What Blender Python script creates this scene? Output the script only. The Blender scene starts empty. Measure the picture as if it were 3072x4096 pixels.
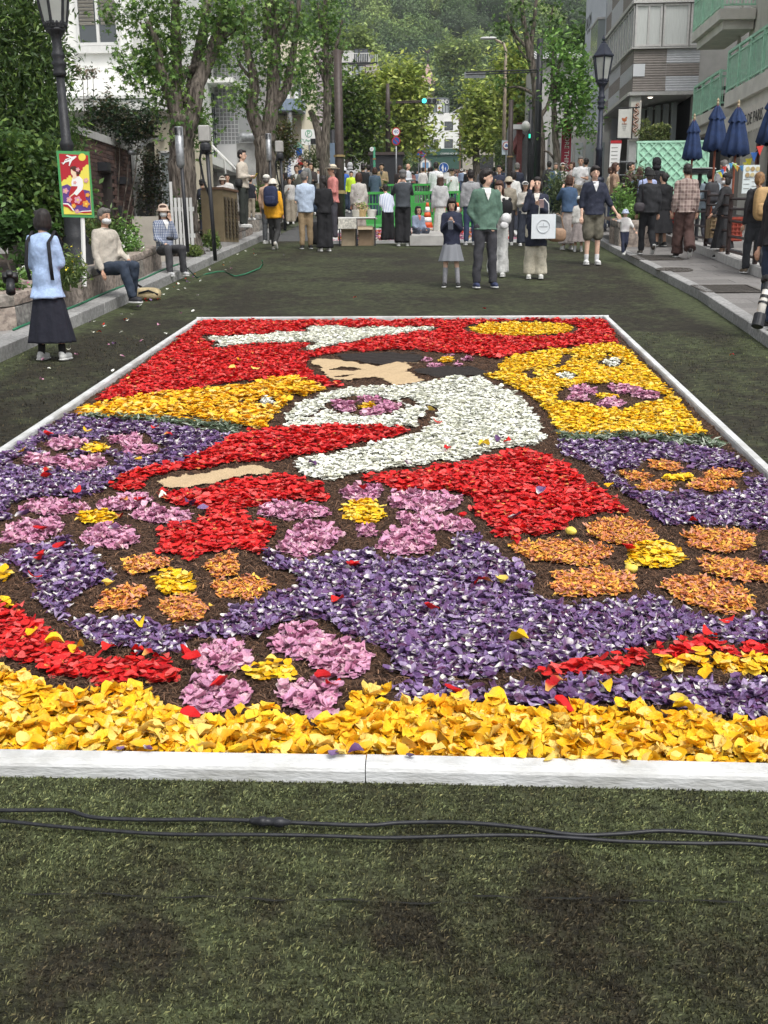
import bpy, math, random
import numpy as np
from mathutils import Vector, Matrix, noise, Euler
R=math.radians
random.seed(7); rng=np.random.default_rng(7)
sc=bpy.context.scene
C=sc.collection
# ---------------------------------------------------------------- camera
HC=1.9; SL=0.0831; FPX=4150.0
YAW,PITCH,ROLL=-0.0529039,-0.2443253,-0.008
_cy,_sy,_cp,_sp=math.cos(YAW),math.sin(YAW),math.cos(PITCH),math.sin(PITCH)
FWD=np.array([_sy*_cp,_cy*_cp,_sp]); _r=np.array([_cy,-_sy,0.]); _u=np.cross(_r,FWD)
RT=_r*math.cos(ROLL)+_u*math.sin(ROLL); UP=-_r*math.sin(ROLL)+_u*math.cos(ROLL)
CAM=np.array([0,0,HC])
cam_d=bpy.data.cameras.new('camera'); cam=bpy.data.objects.new('camera',cam_d); C.objects.link(cam)
cam_d.sensor_fit='VERTICAL'; cam_d.sensor_height=36; cam_d.sensor_width=27; cam_d.lens=36*FPX/4096
cam_d.clip_start=0.05; cam_d.clip_end=6000
cam.matrix_world=Matrix(((RT[0],UP[0],-FWD[0],0),(RT[1],UP[1],-FWD[1],0),(RT[2],UP[2],-FWD[2],HC),(0,0,0,1)))
sc.camera=cam
# ---------------------------------------------------------------- light (overcast)
SUN_EL,SUN_AZ=R(58),R(215)
w=bpy.data.worlds.new('World'); sc.world=w; w.use_nodes=True
nt=w.node_tree; nt.nodes.clear()
sky=nt.nodes.new('ShaderNodeTexSky'); sky.sky_type='NISHITA'; sky.sun_disc=False
sky.sun_elevation=SUN_EL; sky.sun_rotation=R(150); sky.air_density=1.0; sky.dust_density=4.0; sky.ozone_density=1.0
hs=nt.nodes.new('ShaderNodeHueSaturation'); hs.inputs['Saturation'].default_value=0.22
bg=nt.nodes.new('ShaderNodeBackground'); bg.inputs['Strength'].default_value=0.15
wo=nt.nodes.new('ShaderNodeOutputWorld')
nt.links.new(sky.outputs[0],hs.inputs['Color']); nt.links.new(hs.outputs[0],bg.inputs[0]); nt.links.new(bg.outputs[0],wo.inputs[0])
sd=bpy.data.lights.new('sun','SUN'); sd.energy=1.35; sd.angle=R(16); sd.color=(1.0,0.975,0.94)
so=bpy.data.objects.new('sun',sd); C.objects.link(so)
_sun=Vector((math.sin(R(150))*math.cos(SUN_EL),math.cos(R(150))*math.cos(SUN_EL),math.sin(SUN_EL)))
so.rotation_euler=_sun.to_track_quat('Z','Y').to_euler(); so.location=(0,-5,30)
sc.view_settings.view_transform='Standard'; sc.view_settings.look='None'
sc.view_settings.exposure=0.62; sc.view_settings.gamma=1.0; sc.view_settings.use_curve_mapping=False
sc.cycles.max_bounces=6; sc.cycles.diffuse_bounces=3; sc.cycles.transparent_max_bounces=6
# ---------------------------------------------------------------- places
YB=42.0
def gz(y):
    return SL*y if y<YB else SL*YB+0.0700*(y-YB)
def gzn(y):
    return np.where(y<YB,SL*y,SL*YB+0.07*(y-YB))
def ray(u,v): return FWD+RT*(u-1536)/FPX+UP*(2048-v)/FPX
def G(u,v,h=0.0):                    # full-pixel direction met with the sloping ground (+h)
    d=ray(u,v); t=(HC-h)/(SL*d[1]-d[2]); return CAM+t*d
def AY(u,v,y): d=ray(u,v); return CAM+d*(y/d[1])
def AX(u,v,x): d=ray(u,v); return CAM+d*(x/d[0])
DS=3072/1659.
def D(x,y,h=0.0): return G(x*DS,y*DS,h)
# ---------------------------------------------------------------- mesh builder
class MB:
    def __init__(s): s.v=[]; s.f=[]; s.m=[]; s.mi=0
    def add(s,vs,fs):
        n=len(s.v); s.v+= [tuple(map(float,p)) for p in vs]; s.f+=[tuple(i+n for i in f) for f in fs]; s.m+=[s.mi]*len(fs); return s
    def box(s,c,d,rz=0,rx=0,ry=0):
        x,y,z=[k/2. for k in d]; M=Euler((rx,ry,rz)).to_matrix(); c=Vector(c)
        vs=[c+M@Vector((a*x,b*y,e*z)) for a in(-1,1) for b in(-1,1) for e in(-1,1)]
        return s.add(vs,[(0,1,3,2),(4,6,7,5),(0,4,5,1),(2,3,7,6),(0,2,6,4),(1,5,7,3)])
    def bx(s,x0,x1,y0,y1,z0,z1): return s.box(((x0+x1)/2,(y0+y1)/2,(z0+z1)/2),(x1-x0,y1-y0,z1-z0))
    def loft(s,rings,cap=True,closed=False):
        n=len(rings[0]); vs=[p for r in rings for p in r]; fs=[]
        for i in range(len(rings)-1):
            for j in range(n):
                k=(j+1)%n; fs.append((i*n+j,i*n+k,(i+1)*n+k,(i+1)*n+j))
        if cap: fs.append(tuple(range(n))[::-1]); fs.append(tuple((len(rings)-1)*n+j for j in range(n)))
        return s.add(vs,fs)
    def tube(s,pts,rad,n=8,flat=1.0,ax=(1,0,0),cap=True):
        pts=[Vector(p) for p in pts]
        if not hasattr(rad,'__len__'): rad=[rad]*len(pts)
        rings=[]; prev=None
        for i,p in enumerate(pts):
            t=(pts[min(i+1,len(pts)-1)]-pts[max(i-1,0)])
            if t.length<1e-9: t=Vector((0,0,1))
            t.normalize()
            a=Vector(ax) if prev is None else prev
            a=a-t*a.dot(t)
            if a.length<1e-4: a=Vector((0,1,0))-t*t.y
            a.normalize(); b=t.cross(a); prev=a
            rings.append([p+(a*math.cos(2*math.pi*j/n)+b*math.sin(2*math.pi*j/n)*flat)*rad[i] for j in range(n)])
        return s.loft(rings,cap)
    def capsule(s,p0,p1,r0,r1,n=10,flat=1.0,ax=(1,0,0)):
        p0=Vector(p0); p1=Vector(p1); t=(p1-p0).normalized()
        P=[p0-t*r0*.9,p0-t*r0*.6,p0,p0.lerp(p1,.5),p1,p1+t*r1*.6,p1+t*r1*.9]; Q=[r0*.42,r0*.8,r0,(r0+r1)/2,r1,r1*.8,r1*.42]
        return s.tube(P,Q,n,flat,ax)
    def lathe(s,prof,n=12,c=(0,0,0),sx=1,sy=1):
        return s.loft([[(c[0]+r*sx*math.cos(2*math.pi*j/n),c[1]+r*sy*math.sin(2*math.pi*j/n),c[2]+z) for j in range(n)] for r,z in prof])
    def sup(s,c,r,e=1.0,n=12,m=8,M=None):      # (super)ellipsoid
        c=Vector(c); rings=[]
        pw=lambda a:math.copysign(abs(a)**e,a)
        for i in range(m+1):
            f=-math.pi/2+math.pi*(i if 0<i<m else (0.04 if i==0 else m-.04))/m
            rg=[]
            for j in range(n):
                t=2*math.pi*j/n
                p=Vector((r[0]*pw(math.cos(f))*pw(math.cos(t)),r[1]*pw(math.cos(f))*pw(math.sin(t)),r[2]*pw(math.sin(f))))
                if M: p=M@p
                rg.append(c+p)
            rings.append(rg)
        return s.loft(rings)
    def prism(s,poly,z0,z1):
        n=len(poly); return s.add([(x,y,z0) for x,y in poly]+[(x,y,z1) for x,y in poly],[tuple(range(n))[::-1],tuple(range(n,2*n))]+[(i,(i+1)%n,n+(i+1)%n,n+i) for i in range(n)])
    def mesh(s,name,mats=(),smooth=False):
        me=bpy.data.meshes.new(name); me.from_pydata(s.v,[],s.f)
        for m in (mats if isinstance(mats,(list,tuple)) else [mats]): me.materials.append(m)
        if s.mi: me.polygons.foreach_set('material_index',s.m)
        if smooth: me.polygons.foreach_set('use_smooth',[True]*len(me.polygons))
        me.update(); return me
    def build(s,name,mats,parent=None,smooth=False,bev=0,**k):
        o=link(name,s.mesh(name,mats,smooth),parent,**k)
        if bev:
            b=o.modifiers.new('bevel','BEVEL'); b.width=bev; b.segments=1; b.limit_method='ANGLE'
        return o
def link(name,me,parent=None,loc=None,rz=0,label=None,cat=None,group=None,kind=None):
    o=bpy.data.objects.new(name,me); C.objects.link(o)
    if parent: o.parent=parent
    if loc is not None: o.location=[float(a) for a in loc]
    if rz: o.rotation_euler.z=rz
    tag(o,label,cat,group,kind); return o
def tag(o,label=None,cat=None,group=None,kind=None):
    if label: o['label']=label
    if cat: o['category']=cat
    if group: o['group']=group
    if kind: o['kind']=kind
def thing(name,label,cat,loc=(0,0,0),rz=0,group=None,kind=None):
    return link(name,None,None,loc,rz,label,cat,group,kind)
def dup(root,loc=None,rz=None,label=None,group=None):
    def rec(o,p):
        c=o.copy(); C.objects.link(c); c.parent=p
        for ch in kids.get(o.name,[]): rec(ch,c)
        return c
    kids={}
    st=list(root.children_recursive)
    for o in st: kids.setdefault(o.parent.name,[]).append(o)
    r=rec(root,None)
    if loc is not None: r.location=loc
    if rz is not None: r.rotation_euler.z=rz
    if label: r['label']=label
    if group: r['group']=group
    return r
def npmesh(name,V,F,mats,col=None,smooth=False,mi=None):
    """V (n,3), F (m,k) same-size faces, col (n,3) -> mesh"""
    me=bpy.data.meshes.new(name); n=len(V); m,k=F.shape
    me.vertices.add(n); me.vertices.foreach_set('co',np.asarray(V,np.float32).ravel())
    me.loops.add(m*k); me.loops.foreach_set('vertex_index',F.astype(np.int32).ravel())
    me.polygons.add(m); me.polygons.foreach_set('loop_start',np.arange(0,m*k,k,dtype=np.int32)); me.polygons.foreach_set('loop_total',np.full(m,k,dtype=np.int32))
    if smooth: me.polygons.foreach_set('use_smooth',np.ones(m,bool))
    for q in (mats if isinstance(mats,(list,tuple)) else [mats]): me.materials.append(q)
    me.update(calc_edges=True)
    if col is not None:
        a=me.color_attributes.new('Col','FLOAT_COLOR','POINT'); c=np.ones((n,4),np.float32); c[:,:3]=col; a.data.foreach_set('color',c.ravel())
    return me
# ---------------------------------------------------------------- materials
MATS={}
def mat(name,col,rough=.8,var=.0,vs=8.,bump=0.,bs=40.,metal=0.,col2=None,attr=False,emit=0,trans=0,spec=.35,sheen=0,stretch=None,coat=0,detail=4):
    if name in MATS: return MATS[name]
    m=bpy.data.materials.new(name); m.use_nodes=True; t=m.node_tree; N=t.nodes; L=t.links
    b=N['Principled BSDF']; b.inputs['Roughness'].default_value=rough; b.inputs['Metallic'].default_value=metal
    b.inputs['Specular IOR Level'].default_value=spec
    b.inputs['Base Color'].default_value=(*col,1)
    if coat: b.inputs['Coat Weight'].default_value=coat
    if sheen: b.inputs['Sheen Weight'].default_value=sheen
    tc=N.new('ShaderNodeTexCoord'); co=tc.outputs['Object']
    if stretch:
        mp=N.new('ShaderNodeMapping'); mp.inputs['Scale'].default_value=stretch; L.new(co,mp.inputs[0]); co=mp.outputs[0]
    src=None
    if attr:
        a=N.new('ShaderNodeVertexColor'); a.layer_name='Col'; src=a.outputs[0]
    if var or col2:
        n=N.new('ShaderNodeTexNoise'); n.inputs['Scale'].default_value=vs; n.inputs['Detail'].default_value=detail; n.inputs['Roughness'].default_value=.6; L.new(co,n.inputs['Vector'])
        mr=N.new('ShaderNodeMapRange'); mr.inputs[1].default_value=.36; mr.inputs[2].default_value=.64; L.new(n.outputs['Fac'],mr.inputs[0])
        mx=N.new('ShaderNodeMix'); mx.data_type='RGBA'; L.new(mr.outputs[0],mx.inputs['Factor'])
        if attr:
            m2=N.new('ShaderNodeMix'); m2.data_type='RGBA'; m2.blend_type='MULTIPLY'; m2.inputs['Factor'].default_value=1
            mx.inputs['A'].default_value=(1-var,)*3+(1,); mx.inputs['B'].default_value=(1+var*.6,)*3+(1,)
            L.new(src,m2.inputs['A']); L.new(mx.outputs['Result'],m2.inputs['B']); src=m2.outputs['Result']
        else:
            c2=col2 or tuple(min(1,c*(1+var)) for c in col)
            mx.inputs['A'].default_value=(*[c*(1-var) for c in col],1); mx.inputs['B'].default_value=(*c2,1); src=mx.outputs['Result']
    if src is not None: L.new(src,b.inputs['Base Color'])
    if bump:
        n=N.new('ShaderNodeTexNoise'); n.inputs['Scale'].default_value=bs; n.inputs['Detail'].default_value=5; L.new(co,n.inputs['Vector'])
        bp=N.new('ShaderNodeBump'); bp.inputs['Strength'].default_value=min(1,bump); bp.inputs['Distance'].default_value=.02 if bs>15 else .06
        L.new(n.outputs['Fac'],bp.inputs['Height']); L.new(bp.outputs[0],b.inputs['Normal'])
    if emit: b.inputs['Emission Color'].default_value=(*col,1); b.inputs['Emission Strength'].default_value=emit
    if trans:                                   # thin translucent (leaves, petals)
        tr=N.new('ShaderNodeBsdfTranslucent'); ms=N.new('ShaderNodeMixShader'); ms.inputs[0].default_value=trans
        if src is not None: L.new(src,tr.inputs[0])
        else: tr.inputs[0].default_value=(*col,1)
        L.new(b.outputs[0],ms.inputs[1]); L.new(tr.outputs[0],ms.inputs[2]); L.new(ms.outputs[0],N['Material Output'].inputs[0])
    MATS[name]=m; return m
def glassy(name,col,rough=.08):
    return mat(name,col,rough,spec=.8)
def rotmats(n,tilt,spin=None):
    """random rotations: spin about z then tilt about a random horizontal axis"""
    a=rng.uniform(0,2*np.pi,n) if spin is None else spin; t=tilt; ph=rng.uniform(0,2*np.pi,n)
    ca,sa=np.cos(a),np.sin(a); Z=np.zeros((n,3,3)); Z[:,0,0]=ca; Z[:,0,1]=-sa; Z[:,1,0]=sa; Z[:,1,1]=ca; Z[:,2,2]=1
    kx,ky=np.cos(ph),np.sin(ph); ct,st=np.cos(t),np.sin(t); T=np.zeros((n,3,3))
    T[:,0,0]=ct+kx*kx*(1-ct); T[:,0,1]=kx*ky*(1-ct); T[:,0,2]=ky*st; T[:,1,0]=kx*ky*(1-ct); T[:,1,1]=ct+ky*ky*(1-ct); T[:,1,2]=-kx*st; T[:,2,0]=-ky*st; T[:,2,1]=kx*st; T[:,2,2]=ct
    return T@Z
def scatter(tv,tf,P,Rm,S,jit=0):
    """template verts (k,3) faces (q,c) placed at P with rotation Rm and size S -> V,F"""
    n=len(P); k=tv.shape[-2]; t=np.broadcast_to(tv,(n,k,3)) if tv.ndim==2 else tv
    V=np.einsum('nij,nkj->nki',Rm,t*(S[:,None,None] if S.ndim==1 else S[:,None,:]))+P[:,None,:]
    F=(tf[None]+ (np.arange(n)*k)[:,None,None]).reshape(-1,tf.shape[1])
    return V.reshape(-1,3),F
def text_mesh(s,size,mat_,ext=0.002,align='CENTER'):
    cu=bpy.data.curves.new('t','FONT'); cu.body=s; cu.size=size; cu.extrude=ext; cu.align_x=align; cu.align_y='CENTER'; cu.resolution_u=2
    o=bpy.data.objects.new('t',cu); C.objects.link(o); dg=bpy.context.evaluated_depsgraph_get()
    me=bpy.data.meshes.new_from_object(o.evaluated_get(dg)); bpy.data.objects.remove(o); me.materials.clear(); me.materials.append(mat_); return me
def text(s,size,mat_,loc,rz=0,parent=None,name='lettering',ext=.002,rx=math.pi/2,sx=1.0,ry=0,align='CENTER'):
    o=link(name,text_mesh(s,size,mat_,ext,align),parent,loc); o.rotation_euler=(rx,ry,rz); o.scale=(sx,1,1); return o
# ================================================================ ground
M_=mat
def turf_mat(name,blade):
    m=bpy.data.materials.new(name); m.use_nodes=True; N=m.node_tree.nodes; L=m.node_tree.links; b=N['Principled BSDF']
    b.inputs['Roughness'].default_value=.75; b.inputs['Specular IOR Level'].default_value=.25
    g=N.new('ShaderNodeNewGeometry'); n1=N.new('ShaderNodeTexNoise'); n1.inputs['Scale'].default_value=4.2; n1.inputs['Detail'].default_value=8; n1.inputs['Roughness'].default_value=.72
    L.new(g.outputs['Position'],n1.inputs['Vector'])
    n2=N.new('ShaderNodeTexNoise'); n2.inputs['Scale'].default_value=.55; n2.inputs['Detail'].default_value=3; L.new(g.outputs['Position'],n2.inputs['Vector'])
    sx=N.new('ShaderNodeSeparateXYZ'); L.new(g.outputs['Position'],sx.inputs[0])
    # the soil stain is heavier away from the frame strip in front of it and along the side margins
    ad=N.new('ShaderNodeMath'); ad.operation='ADD'; L.new(n1.outputs['Fac'],ad.inputs[0])
    m2=N.new('ShaderNodeMath'); m2.operation='MULTIPLY'; m2.inputs[1].default_value=.9; L.new(n2.outputs['Fac'],m2.inputs[0]); L.new(m2.outputs[0],ad.inputs[1])
    yr=N.new('ShaderNodeValToRGB'); my=N.new('ShaderNodeMapRange'); my.inputs[1].default_value=0; my.inputs[2].default_value=30; L.new(sx.outputs['Y'],my.inputs[0]); L.new(my.outputs[0],yr.inputs[0])
    e=yr.color_ramp.elements; e[0].position=.078; e[0].color=(.15,)*3+(1,); e[1].position=.093; e[1].color=(-.0,)*3+(1,)
    for p,c in ((.15,.12),(.25,.26),(.45,.24),(.62,.17),(.8,.16)):
        q=e.new(p); q.color=(c,c,c,1)
    a2=N.new('ShaderNodeMath'); a2.operation='ADD'; L.new(ad.outputs[0],a2.inputs[0]); L.new(yr.outputs[0],a2.inputs[1])
    # green fringe by the kerbs and the frame
    ax=N.new('ShaderNodeMath'); ax.operation='ADD'; ax.inputs[1].default_value=.45; L.new(sx.outputs['X'],ax.inputs[0])
    ab=N.new('ShaderNodeMath'); ab.operation='ABSOLUTE'; L.new(ax.outputs[0],ab.inputs[0])
    fr=N.new('ShaderNodeValToRGB'); mx_=N.new('ShaderNodeMapRange'); mx_.inputs[1].default_value=0; mx_.inputs[2].default_value=5; L.new(ab.outputs[0],mx_.inputs[0]); L.new(mx_.outputs[0],fr.inputs[0])
    e=fr.color_ramp.elements; e[0].position=.5; e[0].color=(0,0,0,1); e[1].position=.8; e[1].color=(.42,.42,.42,1)
    q=e.new(.535); q.color=(.0,.0,.0,1); q=e.new(.62); q.color=(.04,.04,.04,1)
    q=e.new(.70); q.color=(0,0,0,1)
    a3=N.new('ShaderNodeMath'); a3.operation='SUBTRACT'; L.new(a2.outputs[0],a3.inputs[0]); L.new(fr.outputs[0],a3.inputs[1])
    mr=N.new('ShaderNodeMapRange'); mr.inputs[1].default_value=.91; mr.inputs[2].default_value=1.24; L.new(a3.outputs[0],mr.inputs[0])
    mx=N.new('ShaderNodeMix'); mx.data_type='RGBA'; L.new(mr.outputs[0],mx.inputs['Factor'])
    k=1.0
    k=1.34 if blade else .85
    mx.inputs['A'].default_value=(.062*k,.074*k,.033*k,1); mx.inputs['B'].default_value=(.026*k,.023*k,.014*k,1)
    src=mx.outputs['Result']
    if blade:
        a=N.new('ShaderNodeVertexColor'); a.layer_name='Col'; mm=N.new('ShaderNodeMix'); mm.data_type='RGBA'; mm.blend_type='MULTIPLY'; mm.inputs['Factor'].default_value=1
        L.new(src,mm.inputs['A']); L.new(a.outputs[0],mm.inputs['B']); src=mm.outputs['Result']
    else:
        n=N.new('ShaderNodeTexNoise'); n.inputs['Scale'].default_value=38; n.inputs['Detail'].default_value=4; mq=N.new('ShaderNodeMapping'); mq.inputs['Scale'].default_value=(.35,.9,1); L.new(g.outputs['Position'],mq.inputs[0]); L.new(mq.outputs[0],n.inputs['Vector'])
        r=N.new('ShaderNodeMapRange'); r.inputs[1].default_value=.40; r.inputs[2].default_value=.62; r.inputs[3].default_value=.5; r.inputs[4].default_value=1.55; L.new(n.outputs['Fac'],r.inputs[0])
        mm=N.new('ShaderNodeMix'); mm.data_type='RGBA'; mm.blend_type='MULTIPLY'; mm.inputs['Factor'].default_value=1; L.new(src,mm.inputs['A']); L.new(r.outputs[0],mm.inputs['B']); src=mm.outputs['Result']
        bp=N.new('ShaderNodeBump'); bp.inputs['Strength'].default_value=.9; bp.inputs['Distance'].default_value=.015
        n=N.new('ShaderNodeTexNoise'); n.inputs['Scale'].default_value=70; n.inputs['Detail'].default_value=4
        mp=N.new('ShaderNodeMapping'); mp.inputs['Scale'].default_value=(.45,1.3,1); L.new(g.outputs['Position'],mp.inputs[0]); L.new(mp.outputs[0],n.inputs['Vector'])
        L.new(n.outputs['Fac'],bp.inputs['Height']); L.new(bp.outputs[0],b.inputs['Normal'])
    L.new(src,b.inputs['Base Color']); return m
MT=turf_mat('turf_backing',False); MBL=turf_mat('turf_blades',True)
m_conc=M_('concrete',(.30,.29,.275),.9,.12,3,.25,30)
m_granite=M_('granite',(.33,.32,.30),.85,.35,60,.3,50)
m_grd=M_('far_ground',(.075,.085,.05),.95,.15,.3)
XL,XR=-4.42,3.5
def xkr(y): # right kerb line (turf edge)
    return float(np.interp(y,[2,6,8,9.6,11,15,23,33,50],[3.9,3.9,3.72,3.3,3.42,3.62,3.62,3.8,4.0]))
def ys(a,b,n): return np.linspace(a,b,n)
# base terrain, with the street slope, reaching the horizon
xs=np.array([-700,-400,-250,-120,-60,-30,-12,0,12,30,60,120,250,400,700.])
yy=np.array([-150,-60,-20,0,10,20,30,42,60,90,130,180,240,290,340,420,520,650,850,1000.])
def terr(x,y):
    z=gzn(np.minimum(y,290.))-0.06
    h=np.maximum(0,y-290); z=z+np.where(h>0,h*.30+.17*h*np.minimum(1,h/150),0)*np.exp(-np.maximum(0,y-900)/900)
    z=z+np.maximum(0,y-270)/300*9*np.sin(x*.013+1.2)*np.cos(y*.008)
    return z
X,Y=np.meshgrid(xs,yy); Z=terr(X,Y); nx=len(xs)
F=np.array([[j*nx+i,j*nx+i+1,(j+1)*nx+i+1,(j+1)*nx+i] for j in range(len(yy)-1) for i in range(nx-1)])
link('ground',npmesh('ground',np.stack([X,Y,Z],-1).reshape(-1,3),F,m_grd),kind='structure')
# road under and beyond the turf
m_asph=M_('asphalt',(.075,.075,.075),.9,.2,12,.3,90)
mb=MB()
for a,b in ((-6,20),(20,42),(42,120),(120,300)):
    mb.add([(-4.4,a,gz(a)-.03),(4.1,a,gz(a)-.03),(4.1,b,gz(b)-.03),(-4.4,b,gz(b)-.03)],[(0,1,2,3)])
mb.build('road',m_asph,kind='structure')
# turf sheet
yy=np.linspace(-5,26.6,80); V=[];F=[]
for i,y in enumerate(yy):
    xr=xkr(max(y,2))+.0
    for x in np.linspace(XL,xr,14): V.append((x,y,gz(y)+.004*noise.noise(Vector((x*3,y*3,0)))))
F=np.array([[j*14+i,j*14+i+1,(j+1)*14+i+1,(j+1)*14+i] for j in range(79) for i in range(13)])
turf=link('artificial_turf',npmesh('turf',np.array(V),F,MT),kind='structure')
# carpet extents
CX0,CX1,CY0,CY1=-2.94,2.01,3.08,13.03
def inside_carpet(P,mg=0): return (P[:,0]>CX0-mg)&(P[:,0]<CX1+mg)&(P[:,1]>CY0-mg)&(P[:,1]<CY1+mg)
def blades(n,x0,x1,y0,y1,ln,wd,skip=True,name='grass_blades',lean=.75):
    P=np.stack([rng.uniform(x0,x1,n),rng.uniform(y0,y1,n)],1)
    if skip: P=P[~inside_carpet(P,.01)]
    P=P[(P[:,0]>XL)&(P[:,0]<np.interp(P[:,1],[2,6,8,9.6,11,15,23,33],[3.9,3.9,3.72,3.3,3.42,3.62,3.62,3.8]))]
    n=len(P); z=SL*P[:,1]; a=rng.uniform(0,2*np.pi,n); l=ln*rng.uniform(.6,1.25,n); le=rng.uniform(.1,lean,n)
    d=np.stack([np.cos(a),np.sin(a)],1); s=np.stack([-d[:,1],d[:,0]],1)*(wd*rng.uniform(.7,1.2,n))[:,None]/2
    V=np.zeros((n,4,3)); b=np.concatenate([P,z[:,None]-.002],1)
    V[:,0]=b; V[:,0,:2]-=s; V[:,1]=b; V[:,1,:2]+=s
    mid=b.copy(); mid[:,:2]+=d*(l*le*.35)[:,None]; mid[:,2]+=l*.62*np.sqrt(1-le**2*.5)
    V[:,2]=mid; V[:,2,:2]+=s*.7
    V[:,3]=mid; V[:,3,:2]+=d*(l*le*.75)[:,None]; V[:,3,2]+=l*.32*(1-le)
    F=np.array([[0,1,2],[0,2,3]]); F=(F[None]+(np.arange(n)*4)[:,None,None]).reshape(-1,3)
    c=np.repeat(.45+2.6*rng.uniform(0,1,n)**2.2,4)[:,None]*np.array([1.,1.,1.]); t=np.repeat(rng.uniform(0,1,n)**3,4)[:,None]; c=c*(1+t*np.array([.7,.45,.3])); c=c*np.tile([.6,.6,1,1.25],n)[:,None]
    return V.reshape(-1,3),F,c
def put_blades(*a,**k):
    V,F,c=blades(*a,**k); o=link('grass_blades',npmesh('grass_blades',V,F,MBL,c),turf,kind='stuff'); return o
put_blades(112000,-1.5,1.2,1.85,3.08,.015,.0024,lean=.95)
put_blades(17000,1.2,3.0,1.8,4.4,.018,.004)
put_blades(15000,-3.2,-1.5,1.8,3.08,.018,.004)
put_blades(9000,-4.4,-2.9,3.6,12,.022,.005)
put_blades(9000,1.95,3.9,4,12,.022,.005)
sm_=MB()      # open seams between the turf rolls
for a_,b_,y0_ in ((-1.5,.1,2.44),(.1,1.4,2.47)):
    P=[(x,y0_+.004*math.sin(x*19)+.003*math.sin(x*47),.0022+.0022*math.sin(x*31+y0_*9)) for x in np.linspace(a_,b_,40)]
    for p,q in zip(P[:-1],P[1:]): sm_.add([(p[0],p[1]-p[2],gz(p[1])+.013),(q[0],q[1]-q[2],gz(q[1])+.013),(q[0],q[1]+q[2],gz(q[1])+.013),(p[0],p[1]+p[2],gz(p[1])+.013)],[(0,1,2,3)])
sm_.build('seam',M_('seam_dark',(.012,.012,.01),.9),turf)
# --- kerbs (stones one by one) and pavements
curb=thing('curb','low grey granite kerb along the planters',None,kind='structure'); del_l=curb
import itertools
def stone_line(root,pts,w,h,L,mats,name,h0=0,side=-1):
    """row of stones following pts (x,y), width w towards side, top h over the ground"""
    pts=[Vector(p) for p in pts]; out=0
    for a,b in zip(pts[:-1],pts[1:]):
        n=max(1,round((b-a).length/L)); t=(b-a)/n; nr=Vector((t.y,-t.x)).normalized()*side*-1
        for i in range(n):
            p=a+t*(i+.008); q=a+t*(i+.992); z0,z1=gz(p.y),gz(q.y); mb=MB(); P=[]
            for pt,z in ((p,z0),(q,z1)):
                o=pt+nr*w; P+=[(pt.x,pt.y,z+h0-.05),(o.x,o.y,z+h0-.05),(o.x,o.y,z+h+random.uniform(-.002,.002)),(pt.x,pt.y,z+h)]
            mb.add(P,[(0,1,2,3),(7,6,5,4),(0,4,5,1),(1,5,6,2),(2,6,7,3),(3,7,4,0)])
            mb.build(name,mats[out%len(mats)],root,bev=.008); out+=1
m_k=[M_('kerb_%d'%i,(c,c*.99,c*.96),.85,.25,25,.35,60) for i,c in enumerate((.27,.30,.24))]
stone_line(curb,[(-4.42,y) for y in (3,30)],.30,.15,.9,m_k,'curb_stone',side=1)
curb2=thing('curb','low grey granite kerb along the cafe pavement',None,kind='structure')
kp=[(xkr(y),y) for y in (10.6,12,13.5,15,19,23,28,33,50)]
stone_line(curb2,kp,.16,.13,.9,m_k,'curb_stone',side=-1)
kp2=[(xkr(y),y) for y in (3,5,6,7,8,8.8,9.6,10.1,10.6)]
mb=MB()       # dropped kerb wedge nearer the camera
P=[];n=len(kp2)
for i,(x,y) in enumerate(kp2):
    t=i/(n-1); h=.03+.10*t**3
    P+=[(x,y,gz(y)-.03),(x,y,gz(y)+.015+.0*t),(x+.30,y,gz(y)+h)]
for i in range(n-1):
    a=i*3; mb.add(P[a:a+6],[(0,1,4,3),(1,2,5,4)])
mb.build('curb_stone',m_k[1],curb2)
# right pavement slabs
pav=thing('pavement','grey granite slab pavement before the cafes',None,kind='structure')
mp=[M_('slab_%d'%i,(c*1.0,c*.95,c*.90),.85,.16,30,.25,70) for i,c in enumerate((.165,.185,.15,.175))]
base=MB()
for a,b in ((3,10.6),(10.6,20),(20,33),(33,60)):
    o=.30 if b<=10.6 else .16
    h0=.02 if a<5 else .115; h1=.115
    base.add([(xkr(a)+o,a,gz(a)+h0-.02),(11,a,gz(a)+h0-.02),(11,b,gz(b)+h1-.02),(xkr(b)+o,b,gz(b)+h1-.02)],[(0,1,2,3)])
base.build('bedding',m_asph,pav)
sm={}
for k in range(4):
    mb=MB(); mb.box((0,0,-.02),(.592,.292*1.5,.04)); sm[k]=mb.mesh('paving_slab',mp[k])
cnt=0; TS=math.atan(SL)
y=9.9; row=0
while y<29.5 and cnt<296:
    x0=xkr(y)+.16+.30; off=(row%2)*.3
    x=x0+off
    # edge piece
    while x<min(7.4,.36*y+1.2) and cnt<296:
        if not (5.05<x<5.95 and 12.0<y<12.9):
            o=link('paving_slab',sm[random.randrange(4)],pav,(x,y,gz(y)+.115+random.uniform(-.0015,.0015))); o.rotation_euler=(TS,0,0)
            o.scale=(1,1,1); cnt+=1
        x+=.6
    y+=.445; row+=1
rest=MB()
for (a,b) in ((3,9.68),(y-.22,60)):
    n=max(1,int((b-a)/3))
    for i in range(n):
        p=a+(b-a)*i/n; q=a+(b-a)*(i+1)/n
        o=.31 if q<10.6 else .17
        h0=.125 if p>6 else .03+.095*max(0,(p-3)/3); h1=.125 if q>6 else .03+.095*max(0,(q-3)/3)
        rest.add([(xkr(p)+o,p,gz(p)+h0-.012),(11,p,gz(p)+h0-.012),(11,q,gz(q)+h1-.012),(xkr(q)+o,q,gz(q)+h1-.012)],[(0,1,2,3)])
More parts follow.
